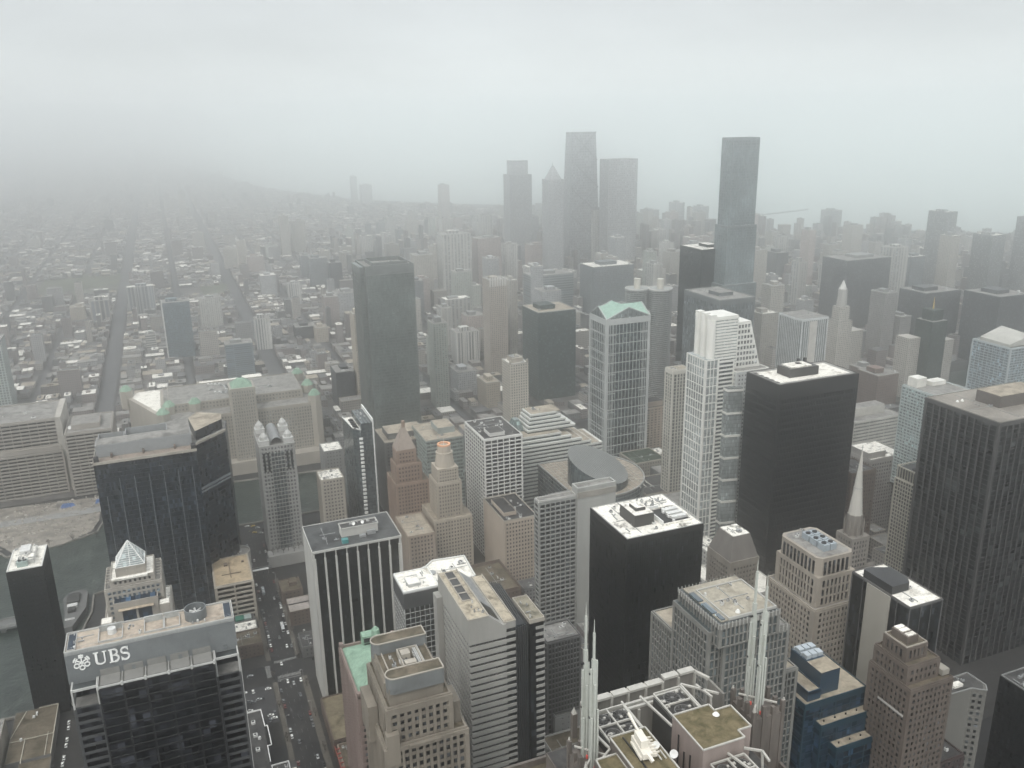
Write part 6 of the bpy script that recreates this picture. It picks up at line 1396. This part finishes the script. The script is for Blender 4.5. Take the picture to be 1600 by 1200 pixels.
# wolf point gravel lot
lot = [(-215, 1040), (-102, 1030), (-104, 960), (-110, 936), (-135, 918), (-178, 910), (-210, 960)]
m = MB(); m.v = [(x, y, .25) for x, y in lot]; m.f = [tuple(range(len(lot)))]; m.m = [0]; single('gravel_lot', m, roofmat('churned gravel', (.27, .24, .2), (.14, .13, .115), .5, .08), kind='structure')
m = MB().box(-215, -88, 985, 1000, .2, .55); single('service_road', m, plain('pale service road', (.24, .24, .23), .8), kind='structure')
r = random.Random(5)
q = MB()
for k in range(260): x, y = r.uniform(-200, -108), r.uniform(925, 1035); w = r.uniform(.6, 4); q.pyr(x, x+w, y, y+r.uniform(.6, 3), .2, r.uniform(.6, 2.2), 0, .4)
single('construction_rubble', q, plain('rubble', (.33, .29, .24), .9, .5, .2), 'loose rubble heaps scattered over the riverside gravel lot', 'rubble', kind='stuff')
for x, y, l in ((-146, 1012, 'larger bright blue tarpaulin heap on the riverside lot'), (-110, 1010, 'smaller blue tarpaulin heap near the dark tower')):
    w = 12 if 'larger' in l else 8; q = MB().pyr(x, x+w, y, y+6, .3, 4, 0, .5).pyr(x+w*.5, x+w*1.3, y+2, y+7, .3, 3, 0, .4); single('tarpaulin', q, plain('blue tarp', (.06, .12, .27), .5), l, 'tarpaulin')

def proj(x, y, z):
    d = Vector((x, y, z-CZ)); Z = d.dot(fw)
    if Z < 10: return (1e6, 1e6, 1)
    return (800+1346.18*d.dot(rt2)/Z, 600-1346.18*d.dot(up2)/Z, Z)
# ---- blocks and low-rise fabric
NS_N = [-1500, -1380, -1260, -1150, -1040, -930, -820, -710, -590, -470, -350, -220, -113, 12, 150, 262, 372, 488, 600, 712, 828, 940, 1055, 1170, 1290, 1410, 1530, 1650, 1780, 1900, 2050, 2200, 2400, 2600]
EW_N = [1035]+[1035+150*i for i in range(1, 12)]+[2685+160*i for i in range(1, 42)]
BLK_ = []
def wide(x): return 14 if x in (-113, 150) else 6.5
for i in range(len(NS_N)-1):
    for j in range(len(EW_N)-1): BLK_.append((NS_N[i]+wide(NS_N[i]), NS_N[i+1]-wide(NS_N[i+1]), EW_N[j]+6, EW_N[j+1]-6, 1))
NS_S = [-82, 47, 163, 316, 446, 640, 760, 880, 1010, 1150, 1300, 1450]; EW_S = [60, 165, 344, 512, 610, 766, 880]
for i in range(len(NS_S)-1):
    for j in range(len(EW_S)-1): BLK_.append((NS_S[i]+10, NS_S[i+1]-10, EW_S[j]+9, EW_S[j+1]-9, 0))
BLK_.append((-141, -92, 470, 622, 0)); BLK_.append((-82+10, 37, 480, 500, 0))
def inlake(x, y): return inp(LAKE, x, y)
pv = MB(); yd = MB(); cand = []
r = random.Random(11)
walls = [('brown brick', FMW(0)), ('tan brick', FMW(1)), ('grey', FMW(2)), ('red brick', FMW(3)), ('dark', FMW(4))]
for (a, b, c, d, north) in BLK_:
    mx_, my_ = (a+b)/2, (c+d)/2
    P = [proj(a, c, 0), proj(b, c, 0), proj(a, d, 0), proj(b, d, 0)]
    if all(p[0] < -150 for p in P) or all(p[0] > 1750 for p in P) or all(p[1] > 1500 for p in P) or P[0][0] > 1e5: continue
    if inp(RIVER, mx_, my_) or inlake(mx_, my_) or inlake(b, c) or inlake(b, d): continue
    if inp(RIVER, a, c) or inp(RIVER, b, d): 
        continue
    (yd if north else pv).box(a, b, c, d, -.2, .15)
    if north: pv.wall_ring(a-.0, b+.0, c-.0, d+.0, -.1, .19, 3.0)
    hue = r.random(); dense = 1 if my_ > 1500 else .8
    if not north and ((370 < mx_ < 660 and my_ < 345) or (446 < mx_ < 660 and my_ < 512) or mx_ < -60): continue
    park = (-330 < mx_ < -113 and 2330 < my_ < 2760) or (60 < mx_ < 150 and 2260 < my_ < 2420)
    if park: continue
    rows = max(1, int((d-c)/(24 if my_ < 2600 else 34))); ch = (d-c)/rows
    for k in range(rows):
        x = a+r.uniform(1, 4); y = c+k*ch
        while x < b-8:
            w = min(b-x-1, r.choice((8, 8, 10, 12, 16, 22, 32)) if north else r.choice((14, 20, 30)))
            if w < 6: break
            dp = r.uniform(.55, .93)*ch
            if r.random() < (.93 if north else .9):
                h = r.choice((5, 7, 9, 11, 14)) if north else r.choice((12, 18, 24, 32))
                if north and r.random() < (.05+.10*max(0, min(1, (mx_-150)/500)) if my_ < 3000 else .02): h = r.uniform(20, 55)
                if north and 2200 < my_ < 2700 and mx_ > 520 and r.random() < .14: h = r.uniform(45, 100)
                bx = (x, x+w, y+r.uniform(0, ch-dp), 0); y0_ = bx[2]; y1_ = y0_+dp
                if not any(x < o[1]+2 and x+w > o[0]-2 and y0_ < o[3]+2 and y1_ > o[2]-2 for o in OCC) and not inp(RIVER, x, y0_) and not inp(RIVER, x+w, y1_):
                    p = proj(x+w/2, (y0_+y1_)/2, h); sz = w*h/(p[2]**2)*(1 if 0 < p[1] < 1200 and 0 < p[0] < 1600 else 0)
                    if -80 < p[0] < 1680 and p[1] < 1260:
                        cand.append((sz, x, x+w, y0_, y1_, h, r.random(), r.random()))
            x += w+r.choice((.3, .3, 2, 7))
m = MB()
for k, x in enumerate(NS_N):
    if x > 1500: break
    w_ = wide(x)-3; xa, ya = (x, 1036); yb = 2400 if x > 1200 else 4000 if x > 700 else 6000
    if x < -100: ya = 1240
    m.box(x-w_, x+w_, ya, yb, -.05, .03+.002*(k % 3))
for k, y in enumerate(EW_N):
    if y > 4300: break
    m.box(-1480 if y > 1200 else -80, min(1500, 3300-y*.5), y-3, y+3, -.05, .045+.002*(k % 3))
single('road', m, plain('worn concrete road', (.082, .084, .09), .85, .2, .05), kind='structure')
single('pavement', pv, pave, kind='structure'); single('yards', yd, yard, kind='structure')
grs = roofmat('winter grass', (.10, .115, .07), (.075, .08, .055), .5, .02)
m = MB(); m.box(-322, -128, 2340, 2470, .1, .4); m.box(-322, -128, 2500, 2750, .1, .4); m.box(72, 140, 2270, 2400, .1, .4); single('park_lawn', m, grs, kind='structure')
cand.sort(key=lambda c: -c[0])
R_DK2 = roofmat('weathered dark roof', (.14, .14, .14), (.075, .075, .078), .5)
RO = [('dark flat roof', R_DK2), ('grey gravel roof', R_GRY), ('white roof', R_WH2), ('tan roof', R_TAN), ('patchy white roof', R_WHT)]
def pick(u, v):
    w = walls[min(4, int(u*5))]; ro = RO[0] if v < .38 else RO[1] if v < .72 else RO[2] if v < .76 else RO[3] if v < .9 else RO[4]
    return w, ro
LM = [('the tall blue glass tower', 0, 1650, 50), ('the white finned tower', 150, 1642, 30), ('the cream ribbed tower', 72, 1872, 30), ('the blue banded tower', 92, 1463, 30), ('the pale striped slab', -60, 2084, 30), ('the broad grey green slab', 258, 1060, 60), ('the riverside warehouse', 60, 1120, 40), ('the slotted brown slab', -200, 1070, 40), ('the black block with ringed roof', 220, 1227, 30), ('the tall misty skyscraper', 815, 1100, 60), ('the flat black slab tower', 788, 1129, 80), ('the green pedimented tower', 485, 860, 60), ('the sliced drum', 360, 690, 60), ('the bronze giant', 497, 560, 80), ('the huge piered tower', 580, 430, 80), ('the white striped tower', 98, 560, 60), ('the teal condominium', 668, 570, 80), ('the curved banded block', 748, 1658, 50), ('the tan roofed green block', 516, 1142, 60), ('the huge white roofed slab', 1240, 1300, 60), ('the gold tipped tower', 1036, 908, 60), ('the white finned building', 795, 895, 80), ('the far pale cluster', 190, 2600, 40), ('the left edge gridded tower', -250, 1438, 50), ('the lawns', -220, 2500, 0), ('the pale octagonal spire', 456, 452, 60), ('the sea green block', 240, 797, 60), ('the river fork', -100, 960, 0)]
LMP = [(n_, x, y, proj(x, y, z)) for n_, x, y, z in LM]; used = {}
def where(x, y):
    p = proj(x, y, 8); best = sorted(LMP, key=lambda l: math.dist((l[1], l[2]), (x, y)))[:4]
    for l in best[:4]:
        dx, dy = p[0]-l[3][0], y-l[2]
        yield ('left of ' if dx < 0 else 'right of ') + l[0] if abs(dx) > abs(p[1]-l[3][1]) else ('behind ' if dy > 0 else 'in front of ') + l[0]
def uniq(head, x, y):
    opts = [o_ for o_ in where(x, y)]
    for o_ in opts[:3]:
        l = head+' '+o_
        if l not in used: used[l] = 1; return l
    for pre in ('farther one', 'nearer one', 'outermost one'):
        l = f'{head}, {pre} {opts[0]}'
        if l not in used: used[l] = 1; return l
    return head+' '+opts[0]
_uniq = uniq
def uniq(head, x, y):
    l = _uniq(head, x, y)
    return l if len(l.split()) <= 16 else l.replace(' in the mist', '').replace(' farther one', '').replace('with patchy white roof', 'patchy white roof').replace('with grey gravel roof', 'gravel roof').replace('mid rise ', 'taller ')
kinds = [('cream', 'beige'), ('grey beige', 'beige2'), ('pale ribbed', 'stripes'), ('grey', 'greyb'), ('pinkish', 'pinkb'), ('slate grey', 'slateb'), ('white finned', 'whitefin2'), ('pale green', 'greenpale')]
for i, (x0, x1, y0, y1, z) in enumerate(MORE):
    kn, mk = r.choice(kinds); hd = 'tall slim' if z > 95 else 'mid height' if z > 60 else 'squat'
    far_tower(500+i, 'apartment_tower', uniq(f'{hd} {kn} tower in the mist', (x0+x1)/2, y0), round(x0, 1), round(x1, 1), round(y0, 1), round(y1, 1), z, mk)
acc = {}
for i, (sz, x0, x1, y0, y1, h, u, v) in enumerate(cand):
    (wn_, wmat), (rn, rmat) = pick(u, v)
    if i < 298:
        reg = 'in the blocks north of the river' if y0 > 1000 else 'tucked between the downtown towers'
        kind = 'mid rise' if h > 20 else 'low'
        shp = 'long ' if (x1-x0) > 2*(y1-y0) else 'deep ' if (y1-y0) > 2*(x1-x0) else ''; lab = uniq(f'{kind} {wn_} building with {rn}', (x0+x1)/2, (y0+y1)/2)
        t = Thing('low_rise', lab, 'building', (x0+x1)/2, (y0+y1)/2, 0, f'low buildings {reg}')
        t.part('wall', MB().box(x0, x1, y0, y1, 0, h), wmat); q = MB().box(x0+.4, x1-.4, y0+.4, y1-.4, h-.3, h+.08, 0)
        t.part('roof', q, rmat); t.part('parapet', MB().wall_ring(x0-.02, x1+.02, y0-.02, y1+.02, h, h+.8, .4), st_bone2 if u < .4 else st_gry)
        for k in range(r.randint(1, 3)): xx = r.uniform(x0+1, max(x0+1.1, x1-4)); yy = r.uniform(y0+1, max(y0+1.1, y1-4)); t.part('roof_unit', MB().box(xx, xx+r.uniform(1, 3), yy, yy+r.uniform(1, 3), h+.08, h+r.uniform(.8, 2.4)), r.choice((AC_W, AC_G)))
    else:
        q = acc.setdefault((wmat.name, rmat.name), (MB(), wmat, rmat))[0]; q.box(x0, x1, y0, y1, 0, h, 0); q.box(x0+.4, x1-.4, y0+.4, y1-.4, h-.3, h+.12, 1)
        if h > 12 or (u+v) % .2 < .05: q.box(x0+(x1-x0)*.3, x0+(x1-x0)*.6, y0+(y1-y0)*.3, y0+(y1-y0)*.6, h, h+2.4, 1 if u < .5 else 0)
tot = MB(); mats = []; 
for (k, (q, a_, b_)) in acc.items():
    o = len(tot.v); ia = len(mats); mats += [a_, b_]; tot.v += q.v; tot.f += [tuple(o+i for i in f) for f in q.f]; tot.m += [ia+m_ for m_ in q.m]
single('distant_low_rises', tot, mats, 'endless carpet of small low buildings fading into the haze', 'distant buildings', kind='stuff')
print('LOWRISE', len(cand))
# ---- bare winter trees as a brown haze of twigs over yards and parks
q = MB(); r = random.Random(3)
def crown(q, x, y, h, w, n, rr_):
    for k in range(n):
        a = rr_.uniform(0, 2*pi); ph = rr_.uniform(-.3, 1); rad = w*math.sqrt(rr_.random())*math.sqrt(max(.05, 1-ph*ph*.8)); cx_, cy_, cz_ = x+rad*cos(a), y+rad*sin(a), h*(.62+.34*ph)
        s_ = rr_.uniform(.5, 1.3); d1 = Vector((rr_.uniform(-1, 1), rr_.uniform(-1, 1), rr_.uniform(-.4, 1)))*s_; d2 = Vector((rr_.uniform(-1, 1), rr_.uniform(-1, 1), rr_.uniform(-1, 1)))*s_*.6
        c = Vector((cx_, cy_, cz_)); q.tri(tuple(c), tuple(c+d1), tuple(c+d2))
cnt = 0
while cnt < 2600:
    x = r.uniform(-900, 1300); y = 1100+(r.random()**1.2)*3400; p = proj(x, y, 6)
    if not (-30 < p[0] < 1630) or inlake(x, y) or inp(RIVER, x, y): continue
    if any(abs(x-s_) < 7 for s_ in NS_N): continue
    if any(o[0] < x < o[1] and o[2] < y < o[3] for o in OCC): continue
    crown(q, x, y, r.uniform(8, 13), r.uniform(2.5, 4.5), 14, r); cnt += 1
twig = plain('winter twigs', (.10, .082, .068), .9, .3, .2)
single('bare_street_trees', q, twig, 'thin brown veil of bare winter trees over the streets beyond the river', 'bare trees', kind='stuff')
def tree(x, y, z0, h, lab, grp, seed):
    t = Thing('tree', lab, 'tree', x, y, z0, grp); rr_ = random.Random(seed)
    q = MB().cyl(x, y, z0, z0+h*.5, .28, .16, 7)
    for k in range(7): a = 2*pi*k/7; q.bar((x, y, z0+h*.35), (x+cos(a)*h*.25, y+sin(a)*h*.25, z0+h*(.6+.25*rr_.random())), .14)
    t.part('trunk', q, plain('bark', (.07, .055, .045), .9)); c = MB(); crown(c, x, y, h, h*.3, 60, rr_); c.v = [(a, b, z+z0) for a, b, z in c.v]; t.part('crown', c, twig)
ORD = ['first', 'second', 'third', 'fourth', 'fifth', 'sixth', 'seventh', 'eighth', 'ninth']
for k in range(7): tree(60+k*5, 781+(k % 2)*4, 12, 7, ORD[k]+' bare tree from the left on the podium below the turreted tower', 'bare trees on the podium below the turreted tower', 40+k)
for k in range(9): tree(36.3 if k % 2 else 58.8, 505+k*19, .2, 7, f'small bare tree, {ORD[k//2]} northward on the {"west" if k % 2 else "east"} pavement of the avenue', 'bare trees along the avenue', 60+k)
for k in range(6): tree(-170+k*22, 905-abs(k-3)*1.0+14, .3, 8, ORD[k]+' bare tree from the left on the riverbank of the gravel lot', 'bare trees on the gravel lot riverbank', 80+k)
# ---- road markings on the avenue and crossings
q = MB(); 
for y in range(430, 860, 9): q.box(47.3, 47.5, y, y+4, .02, .03) if y % 2 else None; q.box(43.6, 43.75, y, y+3, .02, .03); q.box(51.2, 51.35, y, y+3, .02, .03)
for k in range(18): q.box(39.6+k*.98, 40.1+k*.98, 598.5, 602, .02, .03)
q.box(39.5, 57, 596.4, 597, .02, .03); 
for k in range(18): q.box(39.6+k*.98, 40.1+k*.98, 620, 623, .02, .03)
for k in range(14): q.box(32, 35.5, 603+k*1.15, 603.6+k*1.15, .02, .03)
single('road_markings', q, plain('worn white paint', (.27, .27, .25), .8, .4, .6), kind='structure')
m = MB().box(35, 38.5, 420, 595, .1, .2).box(34, 37.5, 625, 756, .1, .2).box(56.5, 61, 420, 595, .1, .2).box(56.5, 60, 625, 756, .1, .2); single('pavement', m, plain('tan pavement', (.11, .096, .072), .9, .25, .3), kind='structure')
m = MB().box(30, 60, 640, 759, 5.2, 6.0) if False else MB().box(12, 34, 548, 594, .16, .22); single('parking_court', m, plain('dark parking asphalt', (.05, .05, .052), .85, .3, .1), kind='structure')
# ---- street lamps and two buses
def lamp(x, y, lab, sgn):
    t = Thing('street_lamp', lab, 'street lamp', x, y, .2, 'street lamps along the avenue')
    t.part('pole', MB().cyl(x, y, .2, 9, .13, .08, 8), AC_G); t.part('arm', MB().bar((x, y, 8.9), (x+sgn*2.2, y, 9.2), .12), AC_G); t.part('lamp_head', MB().box(x+sgn*1.9-.4, x+sgn*1.9+.5, y-.2, y+.2, 9.0, 9.25, 0, True), AC_W)
names = ['annex with white coping', 'parking court south end', 'parking court north end', 'low brick block', 'green roof light', 'tan roofed garage', 'pale curved drum', 'river bend tower']
for k, y in enumerate((490, 540, 582, 640, 684, 722, 754, 800)): lamp(38, y, f'west side street lamp near the {names[k]}', 1)
names = ['fire escape frames', 'white striped tower south end', 'white striped tower north end', 'crossing', 'gabled brick block', 'brick block with a white box', 'station canopy', 'turreted tower']
for k, y in enumerate((475, 550, 590, 630, 680, 716, 752, 790)): lamp(57.6, y, f'east side street lamp near the {names[k]}', -1)
def bus(x, y, rz, lab, col):
    t = Thing('bus', lab, 'bus', 0, 0, 0); q = MB().box(-6, 6, -1.25, 1.25, .45, 3.0, 0, True); t.part('body', q, col)
    t.part('window_band', MB().box(-5.8, 5.9, -1.29, 1.29, 1.5, 2.5, 0, True), BLK); t.part('roof_pod', MB().box(-4, -1.5, -.8, .8, 3.0, 3.3).box(1, 3, -.7, .7, 3, 3.25), AC_W); t.part('windscreen', MB().box(6, 6.05, -1.1, 1.1, 1.2, 2.7, 0, True), BLK)
    for wx in (-3.6, 3.8):
        for wy in (-1.15, 1.15): t.part('wheel', MB().box(wx-.48, wx+.48, wy-.15, wy+.15, 0, .95, 0, True), BLK)
    t.o.location = (x, y, .03); t.o.rotation_euler = (0, 0, rz)
bus(52.5, 668, -pi/2, 'white bus heading down the avenue past the gabled brick block', plain('car bus white', (.5, .52, .52), .4)); bus(44.2, 735, pi/2, 'grey bus on the avenue beside the tan roofed garage', plain('car bus grey', (.3, .33, .35), .4))
# ---- cars
def make_car(col, cname, x, y, rz, z=.03):
    t = Thing('parked_car' if cname[1] else 'car', cname[0], 'car', 0, 0, 0, cname[2])
    b = MB(); P_ = [(-2.2, .35), (-2.25, .75), (-1.5, .85), (1.05, .88), (2.2, .72), (2.25, .35)]
    n = len(b.v); b.v += [(x_, -.88, z_) for x_, z_ in P_]+[(x_, .88, z_) for x_, z_ in P_]; k = len(P_)
    for i in range(k): j = (i+1) % k; b.f.append((n+j, n+i, n+k+i, n+k+j)); b.m.append(0)
    b.f.append(tuple(range(n, n+k))); b.m.append(0); b.f.append(tuple(reversed(range(n+k, n+2*k)))); b.m.append(0)
    t.part('body', b, plain('car paint '+col[0], col[1], .3, .05, 1, .5))
    t.part('cabin', MB().pyr(-1.7, .95, -.8, .8, .84, 1.42, 0, .68), plain('car glass', (.015, .018, .02), .15)); t.part('car_roof', MB().box(-1.25, .5, -.58, .58, 1.4, 1.46), plain('car paint '+col[0], col[1]))
    for wx in (-1.4, 1.4):
        for wy in (-.82, .82):
            w = MB(); kk = 10; n = 0; w.v += [(wx+.33*cos(2*pi*i/kk), wy-.1, .33+.33*sin(2*pi*i/kk)) for i in range(kk)]+[(wx+.33*cos(2*pi*i/kk), wy+.1, .33+.33*sin(2*pi*i/kk)) for i in range(kk)]
            for i in range(kk): j = (i+1) % kk; w.f.append((i, j, kk+j, kk+i)); w.m.append(0)
            w.f += [tuple(reversed(range(kk))), tuple(range(kk, 2*kk))]; w.m += [0, 0]; t.part('wheel', w, BLK)
    t.o.location = (x, y, z); t.o.rotation_euler = (0, 0, rz); return t.o
def copy_car(o, lab, grp, x, y, rz, z=.03, name=None):
    c = o.copy(); C.objects.link(c); c['label'] = lab; c['group'] = grp; c.location = (x, y, z); c.rotation_euler = (0, 0, rz)
    for ch in o.children: d = ch.copy(); C.objects.link(d); d.parent = c
COLS = [('white', (.75, .75, .72)), ('silver', (.4, .41, .41)), ('black', (.02, .02, .022)), ('dark red', (.16, .03, .025)), ('grey', (.13, .135, .14)), ('yellow', (.6, .42, .06))]
def cars(spots, where, grpw, parked):
    proto = {}
    for (x, y, rz, ci, z) in spots:
        cn = COLS[ci][0]; grp = f'cars {grpw}'
        if where == 'parked':
            ea = x > 48; st_ = [(500, 'by the annex with white coping', 'by the fire escape frames'), (595, 'by the dark parking court', 'by the white striped tower'), (690, 'by the low brick block', 'by the gabled brick block'), (760, 'by the tan roofed garage', 'by the white box brick block'), (900, 'by the dark river bend tower', 'south of the turreted tower')]
            k_ = next(k for k in st_ if y < k[0]); lab = f'{cn} car at the {"east" if ea else "west"} kerb {k_[2] if ea else k_[1]}'
        else: lab = f'{cn} car {where}'
        if lab in used and where != 'parked': lab = f'another {lab}'
        if lab in used:
            for pre in ('next', 'third', 'fourth', 'fifth'):
                if lab+f', {pre} northward' not in used: lab += f', {pre} northward'; break
        used[lab] = 1
        if ci not in proto: proto[ci] = make_car(COLS[ci], (lab, parked, grp), x, y, rz, z)
        else: copy_car(proto[ci], lab, grp, x, y, rz, z)
bpy.context.view_layer.update()
r = random.Random(9)
sp = []
for y in range(436, 850, 7):
    if abs(y-610) < 16 or abs(y-512) < 10 or abs(y-766) < 12: continue
    if r.random() < .6: sp.append((39.8, y+r.uniform(-.5, .5), pi/2, r.choice((0, 0, 1, 2, 4, 3, 4)), .03))
    if r.random() < .6: sp.append((55.6, y+r.uniform(-.5, .5), -pi/2, r.choice((0, 1, 2, 2, 4, 3)), .03))
sp.sort(key=lambda c: c[1]); cars(sp, 'parked', 'parked along the avenue', True)
sp = [(44.6, 617, -pi/2, 0, .03), (46, 592, -pi/2, 0, .03), (50, 588, -pi/2, 1, .03), (52.6, 572, -pi/2, 4, .03), (49, 545, -pi/2, 2, .03), (44, 520, pi/2, 4, .03), (53, 500, -pi/2, 1, .03), (53, 470, -pi/2, 0, .03), (52, 640, -pi/2, 0, .03), (48, 655, -pi/2, 4, .03), (45, 690, pi/2, 2, .03), (52, 720, -pi/2, 1, .03), (43, 800, pi/2, 0, .03), (50, 815, -pi/2, 4, .03), (20, 610, 0, 1, .03), (90, 607, pi, 0, .03), (70, 613, 0, 2, .03)]
cars(sp, 'driving on the avenue and its crossing', 'driving on the avenue', False)
sp = [(x, y, r.choice((0, pi/2)), r.choice((0, 1, 0, 2, 4, 1)), .23) for x, y in ((16, 578), (18.6, 576), (23, 578), (26, 578.5), (31, 588), (15.5, 567), (29, 556), (31, 552), (28, 551), (32, 558), (20, 589), (13.5, 590))]
cars(sp, 'in the dark parking court beside the avenue', 'in the dark parking court', True)
sp = [(63+k*2.9 % 17, 646+(k % 3)*5, pi/2, r.choice((0, 1, 0, 2, 4)), .2) for k in range(11)]
cars(sp, 'in the yard west of the white striped tower', 'in the yard by the white striped tower', True)
sp = [(-106.5-r.random(), 560+k*6.5, pi/2, r.choice((0, 0, 1, 2)), .2) for k in range(8) if k % 3 != 2]
cars(sp, 'on the narrow riverside street at the lower left', 'on the riverside street', True)
sp = [(x, y, r.uniform(-.3, .3), r.choice((5, 0, 1, 5, 2)), .2) for x, y in ((46, 868), (50, 862), (54, 872), (44, 880), (56, 858), (50, 878), (60, 866))]
cars(sp, 'on the open plaza by the river behind the dark bend tower', 'on the riverside plaza', True)

# ================================================================== HAZE
hm = bpy.data.materials.new('haze'); hm.use_nodes = True; ht = hm.node_tree; ht.nodes.clear()
pvn = N(ht, 'ShaderNodeVolumePrincipled'); pvn.inputs['Color'].default_value = (.984, .992, .992, 1); pvn.inputs['Density'].default_value = HAZE_D; pvn.inputs['Anisotropy'].default_value = .93
ho_ = N(ht, 'ShaderNodeOutputMaterial'); ht.links.new(pvn.outputs[0], ho_.inputs['Volume'])
m = MB().box(-7100, 9600, -250, 13100, -1.5, 540, 0, True); o = single('haze', m, hm, kind='stuff'); o['label'] = 'pale fog filling the air over the whole city'; o['category'] = 'haze'
